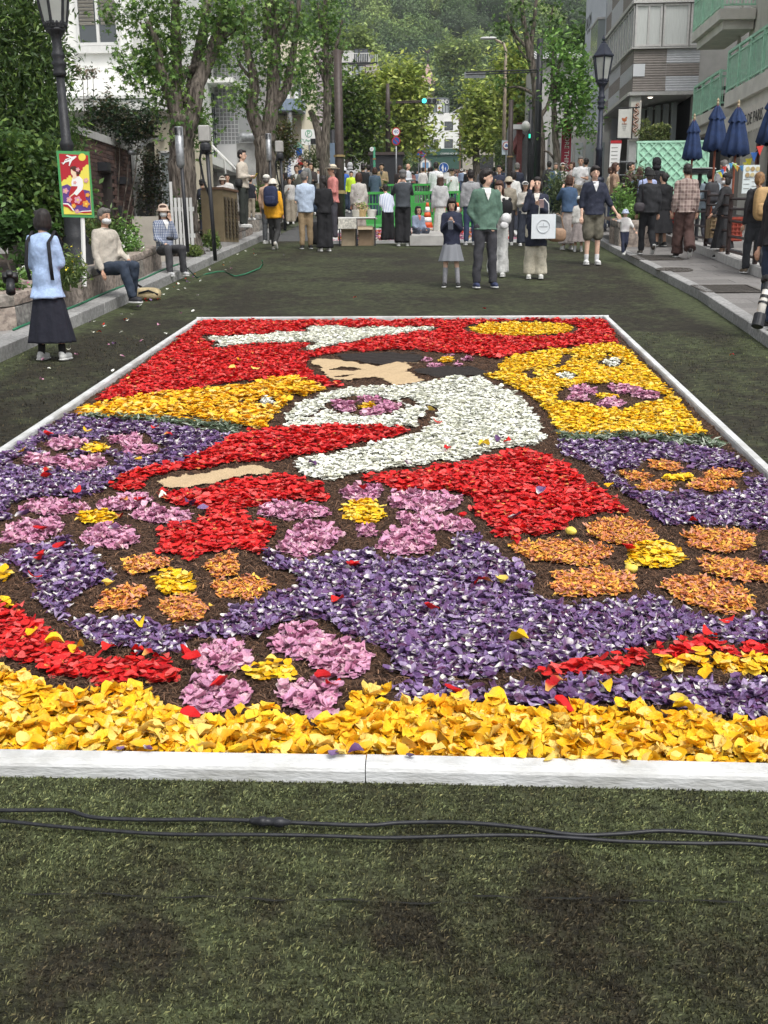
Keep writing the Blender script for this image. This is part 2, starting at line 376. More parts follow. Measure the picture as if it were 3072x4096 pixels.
rest.add([(7.1,9.5,gz(9.5)+.108),(11,9.5,gz(9.5)+.108),(11,30,gz(30)+.108),(7.1,30,gz(30)+.108)],[(0,1,2,3)])
rest.build('paving_far',M_('paving_far',(.17,.16,.15),.85,.2,6,.3,25),pav)
e=MB()        # strip between kerb and first slab
pts=[(xkr(q),q) for q in np.linspace(9.6,29.5,16)]
for (xa,ya),(xb,yb) in zip(pts[:-1],pts[1:]):
    e.add([(xa+.165,ya,gz(ya)+.113),(xa+.47,ya,gz(ya)+.113),(xb+.47,yb,gz(yb)+.113),(xb+.165,yb,gz(yb)+.113)],[(0,1,2,3)])
e.build('edge_strip',mp[1],pav)
# left pavement behind planters
mb=MB()
for a,b in ((-2,30),(30,42),(42,70)):
    mb.add([(-14,a,gz(a)+.14),(-4.72,a,gz(a)+.14),(-4.72,b,gz(b)+.14),(-14,b,gz(b)+.14)],[(0,1,2,3)])
mb.build('pavement',M_('paving_left',(.22,.21,.2),.85,.2,5,.3,25),kind='structure')
mb=MB()
for a,b in ((42,70),):
    pass
# manhole and grates
m_iron=M_('cast_iron',(.11,.10,.09),.6,.3,30,.3,60,metal=.4)
def on_pav(x,y): return (x,y,gz(y)+.125)
p=G(2550+380/2.6,550+1375/2.6,.125)
t=thing('manhole_cover','round patterned manhole cover set in the grey pavement','manhole cover',p); t.rotation_euler=(TS,0,0)
mb=MB(); mb.lathe([(.30,-.01),(.30,.012),(.27,.012),(.265,.007),(0.01,.007)],28); mb.build('lid',m_iron,t)
mb=MB()
for r in (.08,.15,.22): 
    for k in range(16): a=k*math.pi/8; mb.box((r*math.cos(a),r*math.sin(a),.010),(.02,.04,.006),rz=a)
mb.build('relief',m_iron,t,kind='stuff')
p=G(2550+830/2.6,550+1575/2.6,.125); p2=G(2550+200/2.6,550+1252/2.6,.125)
p=p+np.array([.12,0,0]); 
for q,(sx_,sy_),lb in ((p,(.78,.80),'large square iron checker plate set in the pavement by the dropped kerb'),(p2,(.8,.8),'smaller iron grate in the pavement behind the walking man in the puffer jacket')):
    t=thing('drain_grate',lb,'drain grate',q,group='iron grates in the pavement'); t.rotation_euler=(TS,0,0)
    mb=MB(); a,b=sx_/2,sy_/2
    for s in(-1,1): mb.box((0,s*b,.008),(sx_,.03,.012)); mb.box((s*a,0,.008),(.03,sy_-.03,.012))
    mb.build('frame',m_iron,t)
    mb=MB(); mb.box((0,0,-.002),(sx_-.03,sy_-.03,.01)); mb.build('plate',m_iron,t)
    mb=MB(); n=22
    for i in range(n):
        for j in range(n): 
            mb.box((-a+.04+(sx_-.08)*i/(n-1),-b+.04+(sy_-.08)*j/(n-1),.005),(.024,.009,.005),rz=(math.pi/4 if (i+j)%2 else -math.pi/4))
    mb.build('checker_studs',m_iron,t,kind='stuff')
# ================================================================ flower carpet
CR={'a':(300,1240,1.185),'b':(1600,1240,1.185),'c':(0,1600,1.185),'d':(1200,1600,1.185),'e':(0,2200,1.08),'f':(1536,2000,1.08),'D':(0,0,1/DS)}
def fullpx(k,pts): x0,y0,s=CR[k]; return [(x0+x/s,y0+y/s) for x,y in pts]
def gp(k,pts,h=.03): return [tuple(G(u,v,h)[:2]) for u,v in fullpx(k,pts)]
def ell(k,cx,cy,rx,ry,tl=0,h=.03,n=20):
    t=math.tan(tl); return gp(k,[(cx+rx*math.cos(a),cy+ry*math.sin(a)+rx*math.cos(a)*t) for a in [2*math.pi*i/n for i in range(n)]],h)
def mix(*a):
    o=[]
    for k,p in a: o+=gp(k,p)
    return o
RED,WHT,YEL,PUR,PNK,ORG,GRN,TAN,BLK,MUL,YE2=range(1,12)
L=[]      # (kind, polygon, outline)
add=lambda kd,poly,ol=.05:L.append((kd,poly,ol))
O=[(i,) for i in ()]
# red sky
add(RED,mix(('D',[(436,694),(1305,690),(1337,742),(1240,748),(1170,755),(1100,768),(1080,775),(1050,772),(950,760),(850,755),(750,758),(700,765),(670,772),(660,785),(668,800),(700,810),(750,818),(800,818),(828,830),(760,838),(690,830),(650,822),(600,815),(560,818),(480,828),(350,850),(200,868)])),0)
add(MUL,ell('D',1127,711,126,18),0); add(YE2,ell('D',1127,711,112,14),0)
plane_=mix(('a',[(618,122),(650,130),(760,125),(850,120),(960,108),(1090,112),(1120,100),(1090,90),(1130,82),(1200,78),(1260,80),(1300,90),(1400,85),(1520,82)]),('b',[(0,80),(80,80),(165,86),(150,97),(60,105),(0,112)]),('a',[(1500,118),(1400,128),(1340,140),(1280,155),(1200,175),(1100,190),(1095,180),(1140,165),(1160,150),(1090,148),(1000,155),(880,160),(760,165),(700,175),(680,183),(672,170),(690,155),(640,145)]))
add(WHT,plane_,.07)
# hair and face
add(MUL,gp('D',[(668,778),(700,765),(760,757),(900,756),(1000,762),(1065,775),(1080,790),(1060,808),(1030,815),(980,830),(930,832),(850,842),(820,842),(760,838),(735,826),(700,820),(675,805)]),0)
add(BLK,mix(('a',[(1240,215),(1300,207),(1450,200),(1659,203)]),('b',[(0,205),(110,210),(90,240),(20,245)]),('a',[(1600,240),(1500,250),(1430,255),(1350,240),(1280,235)])),0)
add(BLK,gp('b',[(70,280),(130,272),(250,265),(350,268),(410,285),(430,298),(300,308),(200,328),(150,310),(80,298)]),0)
add(TAN,mix(('a',[(1120,240),(1150,232),(1200,230),(1260,235),(1290,243),(1430,262),(1500,250),(1570,245),(1640,250)]),('b',[(0,248),(40,252),(50,265),(30,290),(60,305),(120,330),(210,340),(150,347),(60,360),(0,368)]),('a',[(1600,372),(1540,377),(1500,362),(1490,335),(1460,325),(1400,320),(1300,332),(1220,325),(1190,308),(1180,290),(1160,270),(1130,255)])),0)
add(MUL,gp('a',[(1210,280),(1260,271),(1330,273),(1350,282),(1285,287),(1240,284)]),0)
add(MUL,gp('a',[(1225,311),(1270,304),(1315,308),(1270,317)]),0)
for x,y,a,b in ((125,235,26,8),(165,262,45,8),(230,221,32,6),(320,236,36,9),(272,257,25,8)): add(PNK,ell('b',x,y,a,b),0)
add(YE2,ell('b',218,237,42,12),0)
# yellow city left
add(YEL,mix(('a',[(0,490),(35,460),(150,440),(230,430),(300,408),(400,398),(470,388),(560,385),(600,378),(700,367),(800,365),(850,352),(880,330),(960,322),(1030,320),(1080,335),(1130,357),(1190,366),(1225,380),(1180,400),(1100,430),(1040,460),(1000,480),(960,500),(950,545),(870,560),(790,550),(640,528),(560,526),(450,510),(350,515),(150,505),(10,500)])),0)
def stroke(k,pts,w):
    P=[Vector(p) for p in gp(k,pts)]; a=[];b=[]
    for i,p in enumerate(P):
        t=(P[min(i+1,len(P)-1)]-P[max(i-1,0)]).normalized(); n=Vector((-t.y,t.x))*w/2; a.append(tuple(p+n)); b.append(tuple(p-n))
    add(MUL,a+b[::-1],0)
stroke('a',[(250,486),(340,490)],.05); stroke('a',[(420,490),(520,497),(600,512)],.07); stroke('a',[(600,432),(650,438)],.07); stroke('a',[(735,428),(800,442),(790,425)],.08)
stroke('a',[(960,398),(1030,396),(1055,410),(1050,432),(1000,440)],.07)
add(WHT,ell('a',910,436,40,15),.02)
add(GRN,gp('a',[(10,503),(100,495),(150,507),(350,516),(470,518),(560,528),(640,533),(790,555),(765,592),(640,595),(560,578),(450,562),(350,560),(250,552),(150,534),(30,525)]),0)
# yellow city right
add(YE2,gp('b',[(1030,158),(950,163),(850,175),(780,185),(700,190),(620,205),(540,215),(490,240),(460,262),(470,288),(400,308),(330,315),(400,345),(480,365),(560,400),(640,450),(700,490),(730,540),(740,580),(850,588),(1000,595),(1150,600),(1300,602),(1460,600),(1420,540),(1300,400),(1200,300),(1100,205),(1060,172)]),0)
stroke('b',[(650,280),(605,292),(612,312),(650,325)],.09); stroke('b',[(705,275),(745,272),(782,250),(790,212),(850,208)],.09); stroke('b',[(800,232),(880,236),(985,225),(985,208),(900,205)],.05)
stroke('b',[(940,258),(990,266),(1085,256)],.05)
add(WHT,ell('b',1005,249,44,17),0.03); add(WHT,ell('b',790,312,44,13),.02)
add(MUL,gp('b',[(735,420),(770,370),(860,350),(1000,348),(1130,368),(1265,410),(1240,432),(1120,452),(1080,472),(960,467),(860,437),(780,435)]),0)
for x,y,a,b,t in ((870,378,80,15,0.05),(840,413,65,13,0),(1060,375,85,16,.1),(1165,405,75,15,.08),(1000,441,70,18,.05)): add(PNK,ell('b',x,y,a,b,t),0)
add(YE2,ell('b',985,403,60,11),0)
add(GRN,gp('b',[(700,590),(740,578),(900,585),(1100,596),(1450,594),(1500,612),(1550,655),(1400,657),(1250,642),(1100,632),(900,627),(760,620)]),0)
# purple grounds behind her
add(PUR,gp('D',[(150,900),(200,905),(300,912),(400,922),(480,935),(505,948),(470,962),(420,985),(380,1005),(300,1018),(240,1038),(228,1058),(150,1078),(60,1082),(20,1120),(-60,1160),(-420,1230),(-420,1130),(-100,1010),(0,975)]),0)
add(PUR,gp('D',[(1200,962),(1250,955),(1350,953),(1500,963),(1560,970),(1590,990),(1640,1025),(1720,1075),(1820,1160),(1700,1150),(1620,1137),(1480,1135),(1420,1130),(1400,1100),(1370,1080),(1330,1060),(1310,1040),(1290,1015),(1250,995),(1215,980)]),0)
# jacket
add(WHT,gp('D',[(610,922),(620,895),(650,870),(700,850),(760,835),(850,838),(930,825),(980,815),(1030,815),(1060,824),(1110,850),(1150,885),(1170,920),(1177,945),(1150,965),(1080,985),(1000,1000),(900,1012),(800,1025),(720,1038),(670,1037),(640,1007),(620,992),(700,975),(800,955),(880,935),(885,922),(800,920),(700,922)]),.10)
add(RED,gp('D',[(515,938),(560,928),(620,920),(700,923),(800,920),(880,923),(888,932),(800,953),(700,973),(620,988),(560,1000),(480,1010),(430,1025),(370,1032),(340,1052),(280,1058),(232,1057),(245,1038),(300,1018),(380,1003),(420,985),(470,960)]),.0)
stroke('D',[(640,992),(700,978),(800,957),(885,936),(905,925),(930,900),(935,880),(900,872),(870,860)],.09)
stroke('D',[(430,1028),(500,1012),(580,1000),(640,990)],.10)
add(MUL,ell('a',1375,457,190,46),0)
for x,y,a,b,t in ((1275,458,68,25,0),(1395,430,70,13,0),(1490,460,60,25,0),(1400,484,65,15,0)): add(PNK,ell('a',x,y,a,b,t),0)
add(YE2,ell('a',1385,458,46,12),0)
stroke('a',[(1110,510),(1150,490),(1190,470),(1200,455)],.05)
# skirt
add(RED,gp('D',[(780,1035),(850,1022),(920,1010),(1000,1000),(1060,985),(1110,970),(1150,968),(1185,985),(1230,1010),(1270,1040),(1310,1065),(1340,1090),(1372,1110),(1300,1114),(1240,1132),(1200,1152),(1120,1162),(1055,1157),(1070,1140),(1020,1118),(1010,1090),(990,1070),(900,1068),(850,1066),(800,1050)]),.09)
add(RED,gp('c',[(690,440),(770,418),(860,420),(960,400),(1090,375),(1240,363),(1300,355),(1390,360),(1450,385),(1530,390),(1562,470),(1560,487),(1440,462),(1380,482),(1250,497),(1190,520),(1190,570),(1260,590),(1350,605),(1310,650),(1280,700),(1250,737),(1100,712),(1000,732),(940,768),(880,757),(850,732),(730,707),(740,620),(800,600),(920,580),(960,550),(960,512),(870,492),(790,505),(770,470)]),.07)
add(TAN,gp('c',[(755,395),(790,375),(870,350),(980,345),(1080,325),(1200,308),(1290,322),(1290,340),(1180,355),(1080,370),(990,385),(900,410),(820,415),(760,405)]),.10)
# main purple wave
add(PUR,gp('D',[(-500,1420),(-400,1310),(0,1205),(50,1180),(105,1160),(160,1150),(168,1183),(230,1208),(243,1235),(235,1258),(180,1278),(148,1300),(146,1330),(190,1342),(280,1338),(400,1345),(480,1318),(560,1292),(640,1272),(645,1240),(560,1215),(565,1195),(640,1178),(690,1182),(780,1195),(900,1200),(962,1190),(972,1163),(1040,1158),(1060,1180),(1110,1208),(1155,1235),(1158,1255),(1140,1275),(1180,1298),(1270,1308),(1330,1298),(1390,1288),(1470,1312),(1560,1328),(1640,1330),(1800,1320),(2700,1370),(2700,1440),(1700,1398),(1560,1392),(1480,1392),(1400,1402),(1300,1415),(1200,1437),(1100,1448),(1000,1462),(900,1460),(838,1455),(815,1410),(770,1380),(700,1350),(650,1345),(600,1360),(560,1382),(510,1392),(480,1402),(430,1422),(330,1412),(240,1395),(180,1370),(120,1325),(75,1285),(65,1245),(25,1218),(-100,1260),(-300,1360)]),0)
add(PUR,gp('D',[(1590,1195),(1660,1195),(1960,1200),(1990,1260),(1659,1215)]),0)
# flowers: pink and orange, each on a bed of bark
def flower(k,kind,pet,cen,ol=.055,kc=YE2):
    for p in pet: add(kind,ell(k,*p),ol)
    for p in pet: add(kind,ell(k,*p),0)
    add(kc,ell(k,*cen),0)
flower('c',PNK,[(320,215,118,26),(600,190,92,22),(665,230,90,22,.05),(210,290,112,27,-.02),(410,300,118,28,-.1)],(450,233,82,20,-.12))
flower('c',PNK,[(260,510,172,40),(590,485,132,42,-.12),(765,547,160,36),(150,622,165,52,-.18),(525,645,142,62)],(455,556,96,33))
flower('D',ORG,[(1437,1005,42,10),(1375,1025,40,9),(1415,1050,47,12),(1537,1050,60,12),(1560,1025,48,11)],(1470,1030,38,9))
add(PUR,gp('D',[(1720,1160),(1860,1180),(2100,1300),(1900,1300),(1760,1260)]),.03)
flower('c',PNK,[(1390,530,182,42),(1470,662,160,72,-.15),],(1390,560,8,4))
flower('d',PNK,[(295,442,110,42),(590,482,190,46),(650,582,212,40,.1),(505,672,148,72),(320,612,66,30)],(300,530,117,48))
flower('e',ORG,[(630,68,102,44),(960,68,96,42,-.1),(1045,158,133,50,-.05),(795,255,130,62),(520,210,128,48,-.2)],(760,142,106,52),ol=.07)
flower('f',ORG,[(1020,132,165,58,.1),(765,222,232,56,.05),(905,357,202,68),(1455,176,170,50,.05),(1530,303,180,50,.15),(1410,407,222,66,.2)],(1175,240,140,58),ol=.07)
# lower left red wave, lower right waves
add(RED,gp('e',[(-600,120),(-200,180),(0,222),(60,235),(120,290),(180,330),(240,370),(290,410),(350,440),(450,470),(600,460),(720,470),(760,520),(835,555),(800,577),(700,572),(600,562),(480,577),(380,555),(300,545),(200,525),(110,480),(0,470),(-200,430),(-600,380)]),.05)
add(YE2,ell('e',10,110,45,28),0.0); add(YE2,ell('e',25,240,25,16),0)
add(RED,gp('f',[(640,765),(700,735),(800,712),(900,700),(960,680),(1060,672),(1150,662),(1200,640),(1280,622),(1350,598),(1430,608),(1480,630),(1659,630),(3400,690),(3400,730),(1659,667),(1500,667),(1400,682),(1300,677),(1200,687),(1060,732),(950,747),(850,762),(750,772)]),.045)
add(YEL,gp('f',[(1190,737),(1200,690),(1300,700),(1400,690),(1440,665),(1520,680),(1600,690),(1659,700),(3400,765),(3400,830),(1659,750),(1550,740),(1450,727),(1350,732),(1270,737)]),.03)
add(PUR,gp('f',[(0,855),(30,810),(100,795),(250,793),(400,790),(500,808),(640,800),(760,785),(880,790),(950,768),(1100,770),(1250,775),(1400,788),(1560,772),(1700,780),(3400,860),(3400,1010),(1659,942),(1560,950),(1450,920),(1350,902),(1240,882),(1100,875),(950,885),(850,877),(700,880),(560,872),(400,877),(300,852),(160,862)]),.04)
add(YEL,mix(('e',[(-900,430),(-300,490),(0,525),(60,530),(80,570),(180,580),(240,600),(300,622),(450,612),(560,600),(680,620),(740,650),(730,700),(780,742),(880,738),(960,742),(1030,702),(1080,668),(1190,662),(1200,702),(1300,732),(1480,722),(1510,685),(1510,620),(1600,630)]),('f',[(0,850),(60,888),(200,882),(330,872),(400,900),(500,892),(600,928),(760,930),(850,902),(1000,910),(1130,930),(1200,942),(1330,937),(1470,958),(1600,960),(3800,1060)]),('D',[(3000,1850),(1659,1730),(830,1690),(0,1690),(-1200,1700)])),.04)
flower('e',PNK,[(960,455,142,72),(1300,392,147,80),(1475,477,155,84),(935,622,172,88),(1340,637,150,92)],(1165,530,106,42),ol=.05)
# raster of the design on the board
CW=.015; GX=np.arange(CX0+.02,CX1-.02,CW); GY=np.arange(CY0+.02,CY1-.02,CW)
PX_,PY_=np.meshgrid(GX,GY); LAB=np.zeros(PX_.shape,np.int8)+MUL
wob=np.array([[0]])
jx=PX_+.012*np.sin(PY_*23+PX_*9)+.010*np.sin(PY_*51-PX_*37); jy=PY_+.014*np.sin(PX_*27-PY_*6)+.010*np.sin(PX_*61+PY_*29)
def inpoly(poly,x,y):
    c=np.zeros(x.shape,bool); n=len(poly)
    for i in range(n):
        x0,y0=poly[i]; x1,y1=poly[(i+1)%n]
        if y0==y1: continue
        k=((y0>y)!=(y1>y))&(x<(x1-x0)*(y-y0)/(y1-y0)+x0); c^=k
    return c
def pdist(poly,x,y):
    d=np.full(x.shape,9.)
    for i in range(len(poly)):
        x0,y0=poly[i]; x1,y1=poly[(i+1)%len(poly)]; dx,dy=x1-x0,y1-y0; l=dx*dx+dy*dy+1e-12
        t=np.clip(((x-x0)*dx+(y-y0)*dy)/l,0,1); d=np.minimum(d,np.hypot(x-x0-t*dx,y-y0-t*dy))
    return d
for kd,poly,ol in L:
    a=np.array(poly); m=.15
    ix=(GX>a[:,0].min()-m)&(GX<a[:,0].max()+m); iy=(GY>a[:,1].min()-m)&(GY<a[:,1].max()+m)
    if not ix.any() or not iy.any(): continue
    sl=np.ix_(iy,ix); xx,yy_=jx[sl],jy[sl]; ins=inpoly(poly,xx,yy_); sub=LAB[sl]
    if ol>0: sub[pdist(poly,xx,yy_)<ol]=MUL
    sub[ins]=kd; LAB[sl]=sub
def lab_at(x,y):
    i=np.clip(((x-GX[0])/CW).round().astype(int),0,len(GX)-1); j=np.clip(((y-GY[0])/CW).round().astype(int),0,len(GY)-1); return LAB[j,i]
def hgt(x,y):   # lumpy bed
    return .022+.010*np.sin(x*7.1+np.sin(y*3.7)*1.3)*np.sin(y*6.3+x*2)+.006*np.sin(x*23+y*11)*np.sin(y*29-x*7)
carpet=thing('flower_carpet','long white-framed flower carpet nearest the camera, picturing a woman in a white jacket','flower carpet',(-.46,CY0,gz(CY0)))
CO=np.array(carpet.location)
def lk(name,me,**k):
    o=link(name,me,carpet,**k); return o
# white boards of the frame (butted boards, rounded lip)
m_wh=M_('painted_board',(.50,.50,.48),.55,.10,5,.25,30,col2=(.66,.67,.67),stretch=(1,1,3),detail=10)
WB=.075; HB=.062
def board(p,q,flip):
    """board from p to q (x,y), body on the outer side"""
    p=Vector((p[0],p[1],gz(p[1])));q=Vector((q[0],q[1],gz(q[1]))); t=(q-p).normalized(); n=Vector((t.y,-t.x,0)).normalized()*flip
    up=Vector((0,-SL,1)).normalized(); pr=[(0,-.01),(0,HB-.012),(.006,HB),(.052,HB-.002),(.056,HB-.008),(.062,HB-.008),(.070,HB-.016),(WB,HB-.026),(WB,-.01)]
    mb=MB(); mb.loft([[a+n*x+up*z-Vector(CO) for x,z in pr] for a in (p,q)]); return mb.build('board',m_wh,carpet)
jn=G(1465,3035,.06)
x0,x1,y0,y1=CX0,CX1,CY0,CY1
board((x0-WB,y0),(jn[0]-.002,y0+.006),1); board((jn[0]+.002,y0+.010),(x1+WB,y0-.012),1)
for a in np.linspace(y0,y1,6)[:-1]:
    b=a+(y1-y0)/5; board((x0,a+.002),(x0,b-.002),-1); board((x1,a+.002),(x1,b-.002),1)
board((x0-WB,y1),(-.5,y1+.004),-1); board((-.496,y1),(x1+WB,y1-.004),-1)
# bark bed: fine relief sheet
m_bark=M_('bark_bed',(.030,.016,.010),.95,.5,50,1.0,70,col2=(.115,.060,.034),detail=9)
nx,ny=180,360
bx_=np.linspace(CX0,CX1,nx); by_=np.linspace(CY0,CY1,ny); X,Y=np.meshgrid(bx_,by_)
Z=gzn(Y)+hgt(X,Y)*.75+rng.normal(0,.0035,X.shape)-.004
F=np.arange(nx*ny).reshape(ny,nx); F=np.stack([F[:-1,:-1],F[:-1,1:],F[1:,1:],F[1:,:-1]],-1).reshape(-1,4)
lk('bark_bed',npmesh('bark_bed',np.stack([X,Y,Z],-1).reshape(-1,3)-CO,F,m_bark,smooth=True),kind='stuff')
# grain areas (face, hand) and dark ash (hair) sit as raised smooth sheets
m_grain=M_('rice_husk',(.50,.35,.19),.95,.25,220,.5,260,col2=(.66,.50,.31),detail=6)
m_ash=M_('dark_ash',(.016,.012,.011),.9,.4,60,.6,120,col2=(.035,.026,.022))
for kd,m,nm,hh in ((TAN,m_grain,'husk_area',.022),(BLK,m_ash,'ash_area',.018)):
    j,i=np.nonzero(LAB==kd); used={}; V=[];Fq=[]
    def vid(a,b):
        if (a,b) not in used:
            x=GX[0]+(a-.5)*CW; y=GY[0]+(b-.5)*CW; used[(a,b)]=len(V); V.append((x,y,gz(y)+hh*.6+.75*hgt(x,y)+random.gauss(0,.001)))
        return used[(a,b)]
    for a,b in zip(i.tolist(),j.tolist()): Fq.append((vid(a,b),vid(a+1,b),vid(a+1,b+1),vid(a,b+1)))
    lk(nm,npmesh(nm,np.array(V)-CO,np.array(Fq),m,smooth=True),kind='stuff')
# bark shreds
n=46000; x=rng.uniform(CX0+.01,CX1-.01,n*4); y=CY0+.01+(CY1-CY0-.02)*rng.uniform(0,1,n*4)**1.5
k=(lab_at(x,y)==MUL)&(np.abs(x+.3)<.33*y+.55); x=x[k][:n]; y=y[k][:n]; n=len(x)
tv=np.array([[-.5,-.05,0],[-.5,.05,0],[0,.06,.10],[0,-.05,.12],[.5,.04,0],[.5,-.04,-.02]]); tf=np.array([[0,3,2,1],[3,5,4,2]])
P=np.stack([x,y,gzn(y)+hgt(x,y)*.75+rng.uniform(.001,.012,n)],-1)-CO
S=np.stack([rng.uniform(.018,.060,n),rng.uniform(.012,.04,n)*1.1,rng.uniform(.02,.10,n)],1)
V,F=scatter(tv,tf,P,rotmats(n,np.abs(rng.normal(0,.30,n))),S)
c=np.repeat((.3+2.0*rng.uniform(0,1,n)**1.6)[:,None]*np.array([.080,.044,.026])*(1+1.1*(rng.uniform(0,1,n)>.93))[:,None],6,0)
m_shred=M_('bark_shreds',(.06,.03,.02),.9,attr=True)
lk('bark_shreds',npmesh('bark_shreds',V,F,m_shred,c),kind='stuff')
# petals ---------------------------------------------------------------------
def petal_template(L_=1.0,W=.62,cup=.35,curl=.25,ruf=.0,seed=0,nl=5,nw=3):
    r=random.Random(seed); V=[];T=[]
    wf={5:[.22,.72,1.0,.88,.25],3:[.35,1.05,.35]}[nl]
    for i in range(nl):
        t=i/(nl-1); w=W*wf[i]*.5
        for j in range(nw):
            s=(j/(nw-1))*2-1
            V.append(((t-.5)*L_ , s*w+ r.uniform(-.02,.02), cup*(s*s)*w*1.2+curl*(t-.45)**2*L_*1.3+ruf*r.uniform(-1,1)*.12)); T.append((t,abs(s)))
    F=[(i*nw+j,i*nw+j+1,(i+1)*nw+j+1,(i+1)*nw+j) for i in range(nl-1) for j in range(nw-1)]
    return np.array(V),np.array(F),np.array(T)
PC={ # base colour choices, base(claw) colour, edge colour, size range
 RED:([(.72,.024,.020),(.64,.016,.018),(.80,.055,.050),(.74,.11,.10),(.50,.012,.016)],(.75,.45,.12),None,(.036,.058)),
 WHT:([(.86,.87,.78),(.90,.90,.84),(.84,.85,.72),(.88,.87,.74)],(.66,.68,.44),None,(.034,.052)),
 YEL:([(.93,.47,.007),(.93,.53,.012),(.93,.58,.03),(.90,.41,.006),(.93,.66,.18)],(.80,.55,.06),(.9,.66,.12),(.046,.072)),
 YE2:([(.93,.59,.02),(.93,.65,.04),(.88,.47,.010),(.92,.68,.14)],(.78,.62,.12),None,(.034,.054)),
 PUR:([(.145,.068,.20),(.105,.038,.125),(.24,.15,.31),(.19,.12,.265),(.105,.030,.080),(.36,.27,.42),(.16,.075,.18)],(.84,.82,.74),(.26,.20,.36),(.038,.064)),
 PNK:([(.58,.24,.37),(.66,.32,.45),(.48,.17,.30),(.74,.44,.52),(.56,.27,.42)],(.80,.66,.60),(.72,.44,.55),(.040,.064)),
 ORG:([(.80,.30,.06),(.86,.40,.07),(.62,.20,.09),(.72,.34,.22),(.90,.56,.08),(.50,.18,.12),(.74,.26,.05)],(.78,.48,.05),(.70,.32,.15),(.03,.046))}
NMP={RED:'red_petals',WHT:'white_petals',YEL:'yellow_petals',YE2:'pale_yellow_petals',PUR:'purple_petals',PNK:'pink_petals',ORG:'orange_petals'}
PROB={RED:.07,WHT:.05,YEL:.05,YE2:.05,PUR:.5,PNK:.18,ORG:.3}
m_pet=M_('petal',(.5,.5,.5),.5,.22,90,attr=True,trans=.10,spec=.22,bump=.30,bs=160)
TPL=[[petal_template(1,.60+.15*(s%3),.32*(1 if s%2 else -.4)+.12,.28*(1 if s%4<2 else -.8),.5,s,nl) for s in range(8)] for nl in (5,3)]
TPK=[[petal_template(1,.55+.12*(s%3),.8*(1 if s%2 else -.5),.6*(1 if s%4<2 else -.8),1.0,s+90,nl) for s in range(8)] for nl in (5,3)]
TPP=[[petal_template(1,.42+.10*(s%3),.7*(1 if s%2 else -.6),.5*(1 if s%4<2 else -.9),.8,s+70,nl) for s in range(8)] for nl in (5,3)]
TPN=[petal_template(1,.62+.2*(s%3),.4*(1 if s%2 else -.5)+.12,.45*(1 if s%4<2 else -.8),1.1,s+40,5,5) for s in range(8)]
TPO=[[petal_template(1,.36,.5*(1 if s%2 else -.4),.5*(1 if s%4<2 else -.8),.6,s+9,nl) for s in range(8)] for nl in (5,3)]
def petal_cols(kd,n,T,white):
    cs,claw,edge,_=PC[kd]; cs=np.array(cs); b=cs[rng.integers(0,len(cs),n)]*rng.uniform(.82,1.12,n)[:,None]
    t=T[:,0][None,:,None]; e=T[:,1][None,:,None]; b=b[:,None,:]
    k=np.clip((.36-t)/.22*white[:,None,None],0,1)*np.clip(white[:,None,None]*1.4,0,1)
    c=b*(1-k)+np.array(claw)*k
    if edge is not None: q=e*.35*np.clip(t*2-.3,0,1); c=c*(1-q)+np.array(edge)*q
    return np.clip(c,0,1)
def make_petals(kd,x,y,z,low,sc_=1.0,tilt=.26,rel=None):
    n=len(x); V=[];F=[];Cc=[];off=0
    idx=rng.integers(0,8,n); a,b=PC[kd][3]; S=rng.uniform(a,b,n)*sc_
    TT=(TPO if kd==ORG else TPL)[1 if low else 0]
    if kd==PUR: TT=TPP[1 if low==1 else 0]
    if kd==PNK: TT=TPK[1 if low==1 else 0]
    if low==-1: TT=TPN
    for v in range(8):
        m=idx==v; k=int(m.sum())
        if not k: continue
        tv,tf,T=TT[v]; Rm=rotmats(k,np.abs(rng.normal(0,tilt,k)))
        flip=rng.random(k)<.35; tvv=np.broadcast_to(tv,(k,)+tv.shape).copy(); tvv[flip,:,2]*=-1
        tvv[:,:,2]*=rng.uniform(.5,1.6,k)[:,None]; tvv[:,:,1]*=rng.uniform(.8,1.2,k)[:,None]
        P=np.stack([x[m],y[m],z[m]],-1); vv,ff=scatter(tvv,tf,P,Rm,S[m])
        wt=(rng.random(k)<PROB[kd])*rng.uniform(.6,1.3,k) if kd!=PUR else (rng.random(k)<PROB[kd])*rng.uniform(.8,2.6,k)
        V.append(vv);F.append(ff+off);off+=len(vv);Cc.append(petal_cols(kd,k,T,np.clip(wt,0,1.6) if kd==PUR else wt).reshape(-1,3))
    return np.concatenate(V),np.concatenate(F),np.concatenate(Cc)
# matted lower petals under the loose ones
def mat_sheet(kd,nm):
    j,i=np.nonzero(LAB==kd); ok=(i>0)&(j>0)&(i<len(GX)-1)&(j<len(GY)-1); i=i[ok];j=j[ok]
    ok=(LAB[j,i-1]==kd)&(LAB[j-1,i]==kd)&(LAB[j,i+1]==kd)&(LAB[j+1,i]==kd); i=i[ok];j=j[ok]; n=len(i)
    if not n: return
    q=np.array([(-.5,-.5),(.5,-.5),(.5,.5),(-.5,.5)]); x=GX[i][:,None]+q[:,0]*CW; y=GY[j][:,None]+q[:,1]*CW
    z=gzn(y)+hgt(x,y)*.95+.004+rng.uniform(0,.008,n)[:,None]+rng.uniform(-.003,.003,(n,4))
    cs=np.array(PC[kd][0]); c=cs[rng.integers(0,len(cs),n)]*rng.uniform(.7,1.0,n)[:,None]
    if kd==PUR: c=np.where(rng.random(n)[:,None]<.06,np.array([.7,.68,.62]),c)
    lk(nm,npmesh(nm,np.stack([x,y,z],-1).reshape(-1,3)-CO,np.arange(n*4).reshape(n,4),m_pet,np.repeat(c,4,0)),kind='stuff')
for kd in PC: mat_sheet(kd,'matted_petals')
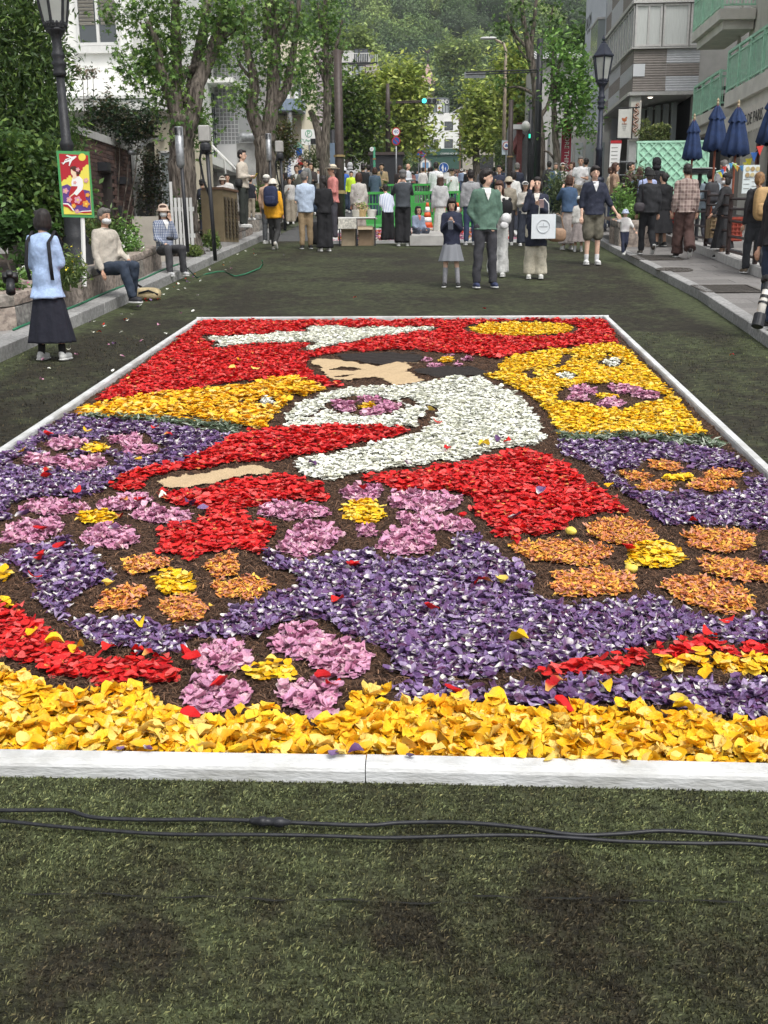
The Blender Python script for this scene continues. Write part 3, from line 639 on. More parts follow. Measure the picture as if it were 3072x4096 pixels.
DENS={RED:2100,WHT:2300,YEL:1750,YE2:2300,PUR:2500,PNK:2500,ORG:4000}
cell=CW*CW
singles=[]
for kd in PC:
    j,i=np.nonzero(LAB==kd); x=GX[i];y=GY[j]
    hh_={ORG:.022,PNK:.030,YE2:.014,PUR:.016,RED:.016,WHT:.016}.get(kd,.011)
    hh_=np.where((y<4.4)&(kd not in (PNK,ORG)),hh_*.35,hh_)
    ed=(lab_at(x+hh_,y)==kd)&(lab_at(x-hh_,y)==kd)&(lab_at(x,y+hh_)==kd)&(lab_at(x,y-hh_)==kd)|(y<CY0+.1); x=x[ed];y=y[ed]
    vis=np.abs(x+.25)<.34*y+.75; lam=DENS[kd]*cell*np.where(vis,1,.45)*np.where(y>8.5,.85,1.)
    cn=rng.poisson(lam); x=np.repeat(x,cn)+rng.uniform(-.5,.5,cn.sum())*CW; y=np.repeat(y,cn)+rng.uniform(-.5,.5,cn.sum())*CW
    s0=.5*PC[kd][3][1]*.45
    x=np.clip(x,CX0+s0+.008,CX1-s0-.008); y=np.clip(y,CY0+s0+.006,CY1-s0-.008)
    lay=rng.uniform(0,1,len(x)); thick={YEL:.034,RED:.026}.get(kd,.020)
    z=gzn(y)+hgt(x,y)+.004+lay*thick
    if kd==YEL:      # the largest near petals become parts of their own
        top=(lay>.72)&(y<CY0+.55)&(np.abs(x+.25)<.40*y); ti=np.nonzero(top)[0]; ti=ti[np.argsort(y[ti])][:230]
        singles.append((kd,x[ti],y[ti],z[ti]+.004)); keep=np.ones(len(x),bool); keep[ti]=False; x,y,z=x[keep],y[keep],z[keep]
    near=y<6.5
    for low,sel in (((-1,y<3.75),(0,near&(y>=3.75)),(1,~near)) if kd==YEL else ((0,near),(1,~near))):
        if not sel.any(): continue
        V,F,c=make_petals(kd,x[sel],y[sel],z[sel],low,sc_=1.05 if low==1 else 1.0)
        lk(NMP[kd],npmesh(NMP[kd],V-CO,F,m_pet,c,smooth=(low<1)),kind='stuff')
# single petals: shared meshes
def petal_meshes(kd,k):
    out=[]
    for s in range(k):
        tv,tf,T=petal_template(1,.62+.2*random.random(),random.choice((.8,-.3,.5)),random.choice((.6,-.5,.3)),.7,100+s)
        c=petal_cols(kd,1,T,np.array([1. if random.random()<.5 else 0.]))[0]; out.append(npmesh('petal',tv,tf,m_pet,c,smooth=True))
    return out
PMS={kd:petal_meshes(kd,10 if kd==YEL else 4) for kd in PC}
def one_petal(kd,x,y,z,parent,s,tilt=.5,nm='petal'):
    o=link(nm,random.choice(PMS[kd]),parent,(x,y,z)); o.rotation_euler=(random.gauss(0,tilt),random.gauss(0,tilt),random.uniform(0,6.28)); o.scale=(s,s,s); return o
for kd,x,y,z in singles:
    for a,b,c in zip(x,y,z): one_petal(kd,a-CO[0],b-CO[1],c-CO[2],carpet,random.uniform(.05,.075),.42)
# stray petals of another colour lying on the design
strays=[('f',RED,[(205,470),(430,358),(295,838),(770,900),(720,820),(755,800),(1480,530),(1405,588),(1335,100),(1050,215),(565,178)]),('f',YE2,[(580,602),(510,355),(485,868),(955,822),(1390,760),(1300,900),(1280,885)]),
 ('e',RED,[(175,45),(150,122),(470,420),(600,435),(650,455),(790,450),(830,485),(1530,68),(1460,222),(950,605),(1440,585),(825,722),(1400,560)]),('e',YE2,[(462,165),(605,330),(235,400),(335,430),(140,370),(480,605)]),
 ('c',RED,[(225,338),(222,372),(285,695),(200,730),(190,628),(365,430),(590,485),(670,487),(565,553),(800,168),(735,140),(230,175)]),('c',YEL,[(660,292),(415,148),(110,248),(20,815)]),('d',RED,[(260,785),(770,560),(1020,668),(695,232),(980,195),(300,432),(650,108)]),('d',YE2,[(872,212),(1465,415),(612,57)]),('d',PUR,[(510,305),(945,180),(1140,440),(1020,570),(60,300)]),
 ('a',YEL,[(560,315),(775,243),(745,280),(855,278),(245,325)]),('c',PUR,[(110,560),(960,515),(540,610),(900,490)]),('c',WHT,[(130,395),(770,465)])]
for k,kd,pts in strays:
    for u,v in pts:
        g=gp(k,[(u,v)],.05)[0]
        if CX0+.05<g[0]<CX1-.05 and CY0+.05<g[1]<CY1-.05:
            one_petal(kd,g[0]-CO[0],g[1]-CO[1],gz(g[1])+hgt(*g)+.038-CO[2],carpet,random.uniform(.065,.085),.25)
for k in range(16):
    xx_=random.uniform(-1.3,1.2); one_petal(random.choice((YEL,YEL,YEL,PUR)),xx_-CO[0],CY0-random.uniform(-.01,.03)-CO[1],gz(CY0)+.072-CO[2],carpet,random.uniform(.03,.055),.25)
# whole tulip heads on the bark
def tulip(k,u,v,s,kd=YE2):
    g=gp(k,[(u,v)],.05)[0]; mb=MB()
    o=thing('tulip_head','',None); 
    bpy.data.objects.remove(o)
    for j in range(5):
        a=j*2*math.pi/5
        for i in range(4):
            pass
    prof=[(.001,0),(.5,.12),(.62,.45),(.50,.85),(.18,1.05)]; rings=[]
    for r,z in prof: rings.append([(z-.5,r*(1+.12*math.cos(5*t))*math.cos(t)*.75,r*(1+.12*math.cos(5*t))*math.sin(t)*.75+.3) for t in [2*math.pi*q/15 for q in range(15)]])
    mb.loft(rings); me=mb.mesh('tulip_head',M_('tulip_yellow',(.84,.68,.12),.5,.12,30,trans=.1),True)
    o=link('tulip_head',me,carpet,(g[0]-CO[0],g[1]-CO[1],gz(g[1])+hgt(*g)+.012-CO[2]),rz=random.uniform(0,6)); o.scale=(s,s*.9,s*.75)
tulip('d',1285,620,.06); tulip('f',1070,290,.06); tulip('f',1240,215,.055); tulip('f',515,905,.06,YEL)
# silvery olive leaves
j,i=np.nonzero(LAB==GRN); cn=rng.poisson(2700*cell,len(i)); x=np.repeat(GX[i],cn)+rng.uniform(-.008,.008,cn.sum()); y=np.repeat(GY[j],cn)
n=len(x); tv=np.array([[-.5,0,0],[-.1,.11,.05],[.5,0,.03],[-.1,-.11,.05],[0,0,-.02]]); tf=np.array([[0,4,1],[4,2,1],[0,3,4],[3,2,4]])
V,F=scatter(tv,tf,np.stack([x,y,gzn(y)+hgt(x,y)+rng.uniform(.005,.04,n)],-1)-CO,rotmats(n,np.abs(rng.normal(0,.4,n))),rng.uniform(.05,.09,n))
cc=np.array([(.10,.14,.08),(.22,.28,.20),(.07,.11,.05),(.36,.40,.32)])[rng.integers(0,4,n)]
lk('olive_leaves',npmesh('olive_leaves',V,F,M_('leaf_attr',(.1,.1,.1),.5,.1,40,attr=True,trans=.1),np.repeat(cc,5,0)),kind='stuff')
# petals dropped on the turf outside the frame
GP_='petals dropped on the turf'
lb={RED:'red petal fallen on the turf outside the frame',WHT:'white petal fallen on the turf by the left kerb',YEL:'yellow petal lying on the frame board',PUR:'purple petal fallen on the turf outside the frame',PNK:'pink petal fallen on the turf by the left kerb'}
drop=[]
for k in range(34):
    u=random.uniform(0,1); yv=random.uniform(12.5,24); xv=-4.3+abs(random.gauss(0,.32)); drop.append((random.choice((RED,PNK,WHT,WHT,PUR)),xv,yv))
for (a,b,kd) in ((200,722,WHT),(214,722,RED),(247,747,PUR),(194,702,PUR),(206,700,WHT),(226,708,WHT),(318,655,RED),(344,650,RED),(382,617,RED),(376,625,RED),(392,600,WHT),(400,605,RED),(330,640,PNK)):
    g=D(a,b); drop.append((kd,g[0],g[1]))
for k in range(16): drop.append((random.choice((WHT,PNK)),random.uniform(-4.2,-3),random.uniform(9,14)))
for a_,b_ in ((.6,13.9),(2.9,10.5),(3.0,8.2),(-1.2,15.2)): drop.append((RED,a_,b_))
for kd,a,b in drop:
    o=one_petal(kd,a,b,gz(b)+.03,None,random.uniform(.04,.06),.25,'fallen_petal'); tag(o,lb[kd],'petal',{RED:'red ',PNK:'pink ',WHT:'white ',PUR:'purple '}[kd]+GP_)
# cables
m_cab=M_('cable_rubber',(.018,.019,.022),.45,.3,30)
def cable(pts,r,name,label,k=8,group=None):
    P=[D(a,b,.03) for a,b in pts]
    o=[]
    for i in range(len(P)-1):       # catmull-rom
        p0,p1,p2,p3=[P[max(0,min(len(P)-1,q))] for q in (i-1,i,i+1,i+2)]
        for j in range(k):
            t=j/k; q=.5*((2*p1)+(-p0+p2)*t+(2*p0-5*p1+4*p2-p3)*t*t+(-p0+3*p1-3*p2+p3)*t**3); o.append(q)
    o.append(P[-1]); c=np.array(o[len(o)//2]); c[2]=gz(c[1])
    mb=MB(); mb.tube([(q[0]-c[0],q[1]-c[1],gz(q[1])+.028+.002*math.sin(q[0]*9)-c[2]) for q in o],r,8)
    t=thing(name,label,'cable',c,group=group); mb.build('cord',m_cab,t,smooth=True); return t,c
t1,c1=cable([(-700,1705),(-350,1740),(-120,1745),(0,1750),(100,1750),(150,1751),(200,1764),(300,1768),(440,1769),(550,1773),(615,1776),(790,1780),(860,1775),(960,1775),(1050,1780),(1150,1790),(1240,1801),(1330,1799),(1420,1793),(1500,1797),(1659,1811),(1900,1835),(2300,1850)],.0062,'power_cable','black power cable with a plug joint, the one nearer the flower carpet')
g=D(583,1775,.03); mb=MB()
prof=[(.0065,0),(.011,.01),(.012,.028),(.015,.03),(.015,.048),(.012,.05),(.012,.075),(.015,.078),(.015,.10),(.011,.105),(.0065,.125)]
mb.tube([(z-.062,0,0) for r,z in prof],[r for r,z in prof],12,ax=(0,1,0)); o=mb.build('plug_joint',m_cab,t1,True); o.location=(g[0]-c1[0],g[1]-c1[1],gz(g[1])+.03-c1[2]); o.rotation_euler.z=-.03
cable([(-700,1700),(-300,1750),(0,1773),(100,1783),(220,1791),(400,1801),(700,1804),(850,1807),(1100,1804),(1240,1808),(1330,1814),(1500,1821),(1659,1826),(2100,1870)],.0055,'power_cable','plain black power cable without a joint, the one farther from the flower carpet')
# ================================================================ buildings and walls
m_white=M_('white_render',(.74,.74,.71),.85,.06,1.2,.12,25)
m_cream=M_('cream_render',(.62,.57,.44),.85,.06,1,.1,25)
m_grey=M_('grey_render',(.42,.41,.39),.85,.08,2,.15,25)
m_dark=M_('dark_opening',(.015,.016,.018),.5)
m_frame=M_('white_frame',(.62,.62,.60),.5,.05)
m_alu=M_('aluminium',(.55,.54,.52),.4,.08,metal=.5)
m_glass=glassy('window_glass',(.055,.065,.07)); m_glass2=glassy('pale_glass',(.27,.30,.30),.12)
m_blind=M_('blind',(.32,.30,.26),.7); m_curt=M_('curtain',(.52,.54,.52),.9,.1,6,stretch=(8,8,.3))
m_black=M_('black_metal',(.025,.026,.03),.45,.2,20,.1,60); m_brownp=M_('brown_pole',(.06,.045,.04),.5,.2,10)
m_steel=M_('galvanised',(.30,.31,.32),.45,.2,14,metal=.6)
m_roofw=M_('pale_roof',(.5,.5,.49),.6,.08)
def window(par,x0,x1,z0,z1,y,n=2,fr=.06,gm=None,curtain=None,ax='y',sgn=-1,name='window',dep=.10,mf=None):
    """window in the plane y=const (local), frame proud towards sgn"""
    mf=mf or m_frame; f=MB()
    def B(mb,a0,a1,c0,c1,d0,d1):
        if ax=='y': mb.bx(a0,a1,min(y+sgn*d0,y+sgn*d1),max(y+sgn*d0,y+sgn*d1),c0,c1)
        else: mb.bx(min(y+sgn*d0,y+sgn*d1),max(y+sgn*d0,y+sgn*d1),a0,a1,c0,c1)
    B(f,x0,x1,z1-fr,z1,.0,.05);B(f,x0,x1,z0,z0+fr,.0,.06);B(f,x0,x0+fr,z0+fr,z1-fr,0,.05);B(f,x1-fr,x1,z0+fr,z1-fr,0,.05)
    for i in range(1,n): c=x0+(x1-x0)*i/n; B(f,c-fr/2,c+fr/2,z0+fr,z1-fr,0,.045)
    o=f.build(name,mf,par)
    for i in range(n):
        a=x0+(x1-x0)*i/n+fr*.6; b=x0+(x1-x0)*(i+1)/n-fr*.6; g=MB(); B(g,a,b,z0+fr*.8,z1-fr*.8,-.02,.012); g.build('pane',gm or m_glass,o)
        if curtain: 
            c=MB(); B(c,a,b,z0+(z1-z0)*curtain[1],z1-fr,.014,.02); c.build('blind',curtain[0],o)
    return o
# ---- white building with blinds, upper left
YA=27.0
pa=lambda u,v:AY(u,v,YA)
t=thing('white_building','white rendered building with a blinded upper window behind the left lamp post','building',(-8.3,YA,gz(YA)))
ox,oy,oz=t.location
xr_=pa(538,300)[0]-ox
w=MB(); w.bx(-9,xr_,0,6,2.95,11); w.bx(-9,xr_-.25,.35,6,0,2.95); w.build('wall',m_white,t)
a=pa(300,20); b=pa(482,182)
wx0,wx1,wz0=a[0]-ox,b[0]-ox,b[2]-oz
wn=window(t,wx0,wx1,wz0,wz0+1.75,0,2,.07)
for i in range(2):
    for k in range(15):
        s=MB(); z=wz0+1.62-k*.08; c0=wx0+(wx1-wx0)*i/2+.08; s.box(((c0*2+(wx1-wx0)/2-.14)/2,-.035,z),((wx1-wx0)/2-.16,.012,.06),rx=.5); s.build('slat',m_blind,wn)
s=MB(); s.box(((wx0+wx1)/2,-.06,wz0-.10),(wx1-wx0+.12,.12,.16)); s.build('window_sill',m_frame,t)
a=pa(285,418); zz=a[2]-oz
s=MB(); s.bx(-9,xr_+.9,-1.2,-.002,zz-.30,zz-.05); s.bx(-9,xr_+.8,-1.25,-.05,zz-.05,zz+.02); s.build('canopy_slab',m_white,t)
# recessed shopfront wall under the canopy
window(t,xr_-1.6,xr_-.35,.4,2.4,.35,2,.06,m_glass2,name='shop_window')
a=pa(540,345); s=MB(); s.bx(xr_+.002,xr_+.95,.8,4,zz+.02,zz+1.2); s.build('side_parapet',m_white,t)
s=MB(); s.bx(xr_+.05,xr_+1.0,1.3,4,0,zz-.3); s.build('porch_wall',m_cream,t)
window(t,xr_+.15,xr_+.85,.9,2.3,1.3,2,.05,m_glass2)
o=s=MB(); s.sup((xr_+.62,.25,zz+.28),(.20,.2,.15),.5); s.build('lamp_housing',m_frame,t)
# hanging little sign
# ---- second white house with slabs and lattice (face along the street)
XBW=-8.0
t=thing('white_house','white house with stepped balcony slabs and black window lattice, beside the street trees','house',(XBW,30,gz(30)))
oy=30; oz=gz(30)
def bp(u,v): p=AX(u,v,XBW); return p[1]-oy,p[2]-oz
y1,_=bp(880,500)
w=MB(); w.bx(-5,0,0,y1+2,2.2,12); w.bx(-5,-.5,0,y1+2,0,2.2); w.build('wall',m_white,t)
ya,za=bp(833,318); yb,zb=bp(927,381)
for zc,th,ov,nm in ((za-.05,.16,.9,'canopy'),(za+1.3,.5,.7,'balcony_slab'),(za+4.2,.5,.7,'balcony_slab'),(2.3,.25,.9,'eaves')):
    s=MB(); s.bx(.002,ov,max(.6,ya-.2) if zc>2.5 else .2,y1+2,zc-th/2,zc+th/2); s.build(nm,m_white,t)
s=MB()
for k in range(12):
    s.bx(.64,.67,max(.6,ya)+k*.45,max(.6,ya)+k*.45+.02,za+1.55,za+2.3)
for z in (1.7,1.9,2.1,2.3): s.bx(.635,.675,max(.6,ya),y1+2,za+z-.01,za+z+.01)
s.build('balcony_rail',m_black,t)
# black lattice panel
f=MB(); lz0,lz1=1.0+1.3,za-.4; ly=max(.9,ya+.3)
for k in range(9): z=lz0+(lz1-lz0)*k/8; f.bx(.02,.05,ly,ly+1.0,z-.015,z+.015)
for k in range(4): f.bx(.02,.05,ly+k*.33,ly+k*.33+.02,lz0,lz1)
g=MB(); g.bx(.003,.015,ly,ly+1,lz0,lz1); g.build('window_pane',m_glass2,t); f.build('window_lattice',m_black,t)
for k in range(3): window(t,.8+k*1.9,2.2+k*1.9,.9,2.05,-.5,2,.05,m_glass2,ax='x',sgn=1)
s=MB(); s.bx(-.45,-.002,.15,.45,0,2.2); s.bx(-.45,-.002,2.4,2.65,0,2.2); s.bx(-.45,-.002,4.6,4.85,0,2.2); s.build('porch_post',m_white,t)
s=MB()
for k in range(7): s.bx(-.46,-.42,.3,y1,.15+k*.11,.15+k*.11+.09)
s.build('clapboard',m_white,t,kind='stuff')
# tile tower
t=thing('tiled_tower','narrow tower clad in small grey square tiles behind the white house','building',(-9,39,gz(39)))
p0=AY(872,400,39); p1=AY(950,400,39)
w=MB(); w.bx(p0[0]+9-1.5,p1[0]+9,0,3,0,13); w.build('wall',M_('tile_joint',(.42,.42,.42),.7),t)
tl=MB(); tx0,tx1=p0[0]+9-.1,p1[0]+9; nx_=6; tw=(tx1-tx0)/nx_
for i in range(nx_):
    for k in range(int(9/tw)): tl.box((tx0+(i+.5)*tw,-.004,2.5+(k+.5)*tw),(tw*.8,.012,tw*.8))
tl.build('tiles',M_('grey_tile',(.17,.175,.18),.4),t,kind='stuff')
# glass front with dark vertical banner
t=thing('glass_shop','shop with tall green-tinted glass and a black banner beside the tiled tower','building',(-9.3,46,gz(46)))
a=AY(945,500,46);b=AY(1005,500,46)
w=MB(); w.bx(a[0]+9.3-.3,b[0]+9.3,.1,4,0,9); w.build('wall',m_grey,t)
for k in range(4):
    g=MB(); g.bx(a[0]+9.3,b[0]+9.3-.05,.02,.09,.4+k*2.0,2.25+k*2.0); g.build('pane',m_glass2,t)
g=MB(); bx1=AY(1000,500,46)[0]+9.3; z1=AY(1000,400,46)[2]-gz(46); z0=AY(1000,497,46)[2]-gz(46); g.bx(bx1-.25,bx1,-.6,-.56,z0,z1+2); g.build('banner',m_black,t)
text('IKU',.32,m_frame,(bx1-.13,-.63,z0+.5),parent=t,ry=math.pi/2)
# concrete wall with stair
YW=37.0
t=thing('concrete_wall','bare concrete retaining wall with stairs and a white handrail behind the second street tree','retaining wall',(-7.5,YW,gz(YW)))
a=AY(945,571,YW);b=AY(1050,571,YW)
w=MB(); w.bx(a[0]+7.5,b[0]+7.5,0,.4,0,a[2]-gz(YW)); w.build('wall',M_('board_marked_concrete',(.33,.33,.32),.9,.25,1.5,.2,12),t)
gx0=AY(990,700,YW)[0]+7.5
st=MB()
for k in range(9): st.bx(gx0+k*.12-.9,gx0+k*.12-.78,-1.3,-.01,0,1.5-k*.16)
st.build('steps',m_conc,t)
s=MB(); s.tube([(gx0-.9,-1.3,2.3),(gx0+.5,-1.3,.9)],.04,8); s.tube([(gx0-.5,-1.3,1.9),(gx0-.5,-1.3,.6)],.03,6); s.tube([(gx0+.3,-1.3,1.1),(gx0+.3,-1.3,0)],.03,6); s.build('handrail',m_frame,t)
s=MB(); s.tube([(a[0]+7.6+k*.16,-.1,a[2]-gz(YW)+.16+.02*math.sin(k*3)) for k in range(7)],[.13,.16,.13,.16,.13,.16,.13],10); s.build('duct',m_steel,t,True)
# cream building with arched window
YC=72.0
t=thing('cream_building','cream building with a large arched window over a blue-grey canopy at the junction','building',(-10,YC,gz(YC)))
pc=lambda u,v:(AY(u,v,YC)[0]+10,AY(u,v,YC)[2]-gz(YC))
x0,zt=pc(985,164); x1,_=pc(1262,164)
w=MB(); w.bx(x0,x1,0,8,0,zt); w.build('wall',m_cream,t)
s=MB(); s.bx(x1+.002,x1+.8,0,9,0,zt-.2); s.build('side_wall',M_('mauve_render',(.42,.36,.36),.8),t)
for k in range(2):
    window(t,1.2+k*3,2.8+k*3,zt*.38,zt*.62,x1+.8,2,.12,m_glass,ax='x',sgn=1)
cx,zb_=pc(1125,425); r=pc(1200,425)[0]-cx; zsp=pc(1125,340)[1]
arch=[(cx-r,zb_)]+[(cx+r*math.cos(a),zsp+r*math.sin(a)) for a in np.linspace(math.pi,0,15)]+[(cx+r,zb_)]
def xzprism(mb,poly,y0,y1): 
    n=len(poly); mb.add([(x,y0,z) for x,z in poly]+[(x,y1,z) for x,z in poly],[tuple(range(n)),tuple(range(n,2*n))[::-1]]+[(i,n+i,n+(i+1)%n,(i+1)%n) for i in range(n)])
wo_=link('window',None,t)
g=MB(); xzprism(g,arch,-.04,-.005); g.build('pane',M_('shelf_glass',(.36,.33,.28),.3,.3,3,stretch=(.2,1,9)),wo_)
f=MB(); 
for a,b in zip(arch,arch[1:]+arch[:1]): f.tube([(a[0],-.06,a[1]),(b[0],-.06,b[1])],.10,6)
f.bx(cx-.05,cx+.05,-.1,-.05,zb_,zsp+r); f.bx(cx-r,cx+r,-.1,-.05,zsp-.35,zsp-.25); f.build('frame',M_('window_steel',(.13,.14,.15),.5),wo_)
f=MB(); f.bx(cx-.55,cx-.25,-.10,-.045,zb_,zb_+1.5); f.bx(cx+.2,cx+.6,-.10,-.045,zb_,zb_+1.8); f.bx(cx+.9,cx+1.2,-.10,-.045,zb_,zb_+1.2); f.build('dress_display',m_white,wo_)
cx0,cz1=pc(1085,415); cx1,cz0=pc(1212,458)
f=MB(); f.bx(cx0,cx1+.2,-2.2,-.12,cz0,cz1); f.build('canopy',M_('blue_grey_panel',(.20,.25,.32),.4),t)
f=MB(); f.bx(cx0+.4,cx1-.1,-.05,-.003,0,cz0-.1); f.build('entrance_recess',M_('recess',(.28,.25,.19),.8),t)
f=MB(); f.tube([(cx1-.6,-2,0),(cx1-.6,-2,cz0)],.16,8); f.build('post',m_steel,t)
f=MB(); c_=(cx0+cx1)/2; f.lathe([(.9,cz0-.12),(.9,cz0-.04)],20,(c_,-1.4,0)); f.tube([(c_,-1.4,cz0-.1),(c_,-1.4,cz0-1.2)],.03,5); f.build('ceiling_disc',m_black,t)
# far apartment block top left
YF=150.
t=thing('hillside_apartment','white and mauve apartment block with a roof terrace under the wooded hill','building',(-24,YF,gz(YF)))
pc=lambda u,v:(AY(u,v,YF)[0]+24,AY(u,v,YF)[2]-gz(YF))
x0,zt=pc(1300,196); x1,zm=pc(1510,248); _,zl=pc(1510,360)
w=MB(); w.bx(x0,x1-1.5,1.5,10,zm,zt); w.bx(x0-4,x1,0,12,0,zm); w.build('wall',M_('apartment_wall',(.50,.49,.47),.8,.05),t)
w=MB(); w.bx(x1-1.9,x1+.05,-.05,11,0,zm-.3); w.build('mauve_bay',M_('mauve_render',(.3,.27,.28)),t)
window(t,*[pc(1410,0)[0],pc(1468,0)[0]],zm+.3,pc(0,212)[1],1.5,3,.12,mf=m_dark); window(t,pc(1475,0)[0],pc(1492,0)[0],zm+.2,pc(0,220)[1],1.5,1,.1,mf=m_dark)
window(t,pc(1405,0)[0],pc(1460,0)[0],pc(0,325)[1],pc(0,285)[1],0,2,.12,m_glass2,mf=m_dark)
s=MB()
for k in range(30): x=x0+(x1-x0)*k/29; s.bx(x-.025,x+.025,-.05,0.02,zm,zm+1.1)
s.bx(x0,x1,-.06,.03,zm+1.08,zm+1.16); s.build('terrace_rail',m_frame,t)
s=MB(); s.bx(x0-4,x1,-.15,.3,zm-.25,zm); s.build('slab_edge',m_dark,t)
# KITANO corner building far up the road
YK=225.
t=thing('rounded_corner_building','white corner building with a dark rounded turret lettered KITANO at the end of the street','building',(AY(1760,600,YK)[0],YK,gz(YK)))
OX=t.location[0]; zg=gz(YK)
pc=lambda u,v:(AY(u,v,YK)[0]-OX,AY(u,v,YK)[2]-zg)
z=lambda v:pc(0,v)[1]; x=lambda u:pc(u,0)[0]
w=MB(); w.prism([(x(1700),0),(x(1800),0),(x(1800),9),(x(1700),9)],z(690),z(478)); 
w.add([(x(1800),0,z(690)),(x(1841),0,z(690)),(x(1841),0,z(515)),(x(1826),0,z(482)),(x(1800),0,z(482)),(x(1800),9,z(690)),(x(1841),9,z(690)),(x(1841),9,z(515)),(x(1826),9,z(482)),(x(1800),9,z(482))],[(0,1,2,3,4),(1,6,7,2),(2,7,8,3),(3,8,9,4)])
w.build('wall',m_white,t)
tc=(x(1766),1.6,0); rt=(x(1801)-x(1731))/2
s=MB(); s.lathe([(rt*.985,z(478)),(rt*.985,z(446))],24,tc); s.build('turret_glass',m_glass2,t)
s=MB(); s.lathe([(rt*1.02,z(446)),(rt*1.03,z(423)),(rt*.99,z(420)),(rt*.8,z(417)),(rt*.1,z(417))],24,tc); s.lathe([(rt*1.02,z(480)),(rt*1.02,z(476))],24,tc)
for k in range(8): a=-math.pi/2+(k-3.5)*.4; s.box((tc[0]+rt*math.cos(a),tc[1]+rt*math.sin(a),z(461)),(.12,.12,z(446)-z(476)),rz=a)
s.build('turret_band',M_('slate_band',(.06,.07,.075),.5),t)
lab_='KITANO'
for i,ch in enumerate(lab_):
    a=-math.pi/2+(i-2.6)*.30; o=text(ch,1.25,m_frame,(tc[0]+rt*1.06*math.cos(a),tc[1]+rt*1.06*math.sin(a),z(435)),rz=a+math.pi/2,parent=t,name='letter')
    o.name='letter'
f=MB(); a=-math.pi/2-.17; f.box((tc[0]+rt*1.04*math.cos(a),tc[1]+rt*1.04*math.sin(a),z(458)),(.95,.04,1.3),rz=a+math.pi/2); f.build('flag',m_white,t)
f=MB(); f.lathe([(.26,0),(.26,.02)],14); o=f.build('flag_disc',M_('flag_red',(.5,.02,.03)),t); o.location=(tc[0]+rt*1.07*math.cos(a),tc[1]+rt*1.07*math.sin(a),z(458)); o.rotation_euler=(math.pi/2,0,a+math.pi/2)
for (u0,u1,v0,v1) in ((1781,1816,512,546),(1781,1816,581,615),(1738,1757,581,615),(1702,1736,581,617)): window(t,x(u0),x(u1),z(v1),z(v0),0,2,.13,mf=m_dark)
f=MB(); f.bx(x(1714),x(1727),-.12,-.07,z(608),z(586)); f.build('menu_sign',m_frame,t)
f=MB(); f.bx(x(1698),x(1842),-1.2,-.003,z(645),z(620)); f.bx(x(1698),x(1842),-.9,-.004,z(700),z(645)); 
f.build('shopfront',M_('dark_green_front',(.025,.075,.055),.5),t)
text('COFFEE HOUSE',.5,m_frame,(x(1800),-1.23,z(640)),parent=t); text('TEA ROOM',.5,m_frame,(x(1728),-1.23,z(630)),parent=t)
f=MB(); f.bx(x(1700),x(1845),1,9,z(484),z(478)); f.build('roof',m_roofw,t)
# brick house with white roof right of it
t=thing('brick_house','dark brick house with a white gabled roof beside the turret building','house',(AY(1850,600,240)[0],240,gz(240)))
pc=lambda u,v:(AY(u,v,240)[0]-t.location[0],AY(u,v,240)[2]-gz(240)); z=lambda v:pc(0,v)[1]; x=lambda u:pc(u,0)[0]
w=MB(); w.bx(x(1800),x(1850),1,9,0,z(480)); w.build('wall',M_('old_brick',(.13,.07,.05),.9,.3,4),t)
w=MB(); w.add([(x(1800),0,z(482)),(x(1848),0,z(455)),(x(1900),0,z(478)),(x(1900),9,z(478)),(x(1848),9,z(450)),(x(1800),9,z(482)),(x(1800),0,z(485)),(x(1848),0,z(459)),(x(1900),0,z(482))],[(0,1,4,5),(1,2,3,4),(0,6,7,1),(1,7,8,2)]); w.build('roof',m_roofw,t)
# small shops right of it at the crossing
t=thing('corner_shop','low beige shop with small dark windows past the crossing, behind the right avenue tree','shop',(AY(1890,650,200)[0],200,gz(200)))
pc=lambda u,v:(AY(u,v,200)[0]-t.location[0],AY(u,v,200)[2]-gz(200)); z=lambda v:pc(0,v)[1]; x=lambda u:pc(u,0)[0]
w=MB(); w.bx(x(1858),x(1990),0,7,0,z(607)); w.build('wall',M_('beige_stone',(.36,.33,.28),.9,.1,2),t)
w=MB(); w.add([(x(1920),-.4,z(612)),(x(1945),-.4,z(600)),(x(2000),-.4,z(628)),(x(2000),7,z(628)),(x(1945),7,z(598)),(x(1920),7,z(610))],[(0,1,4,5),(1,2,3,4)]); w.build('roof',M_('tile_roof',(.10,.10,.10)),t)
for i in range(2):
    for j in range(2): window(t,x(1873+i*12),x(1882+i*12),z(632+j*10),z(625+j*10),0,1,.05,mf=m_dark)
f=MB(); f.bx(x(1925),x(1985),-.1,-.003,0,z(645)); f.build('shop_opening',m_dark,t)
# church steeple
YS=290.
t=thing('church_steeple','pink pyramid steeple with a weathercock rising behind the avenue trees','steeple',(AY(1711,400,YS)[0],YS,gz(YS)))
pc=lambda u,v:(AY(u,v,YS)[0]-t.location[0],AY(u,v,YS)[2]-gz(YS)); z=lambda v:pc(0,v)[1]
h=pc(1747,0)[0]
w=MB(); w.add([(-h,-h,z(369)),(h,-h,z(369)),(h,h,z(369)),(-h,h,z(369)),(0,0,z(283))],[(0,1,4),(1,2,4),(2,3,4),(3,0,4)]); w.build('spire',M_('pink_slate',(.42,.27,.25),.7,.12,2,stretch=(1,1,8)),t)
w=MB(); w.bx(-h*.8,h*.8,-h*.8,h*.8,0,z(369)-.02); w.build('tower',M_('tower_brick',(.30,.22,.16),.9,.2),t)
w=MB(); w.tube([(0,0,z(290)),(0,0,z(222))],.10,6); w.sup((0,0,z(272)),(.35,.35,.35)); w.box((0,0,z(262)),(1.6,.08,.08)); w.build('finial',m_black,t)
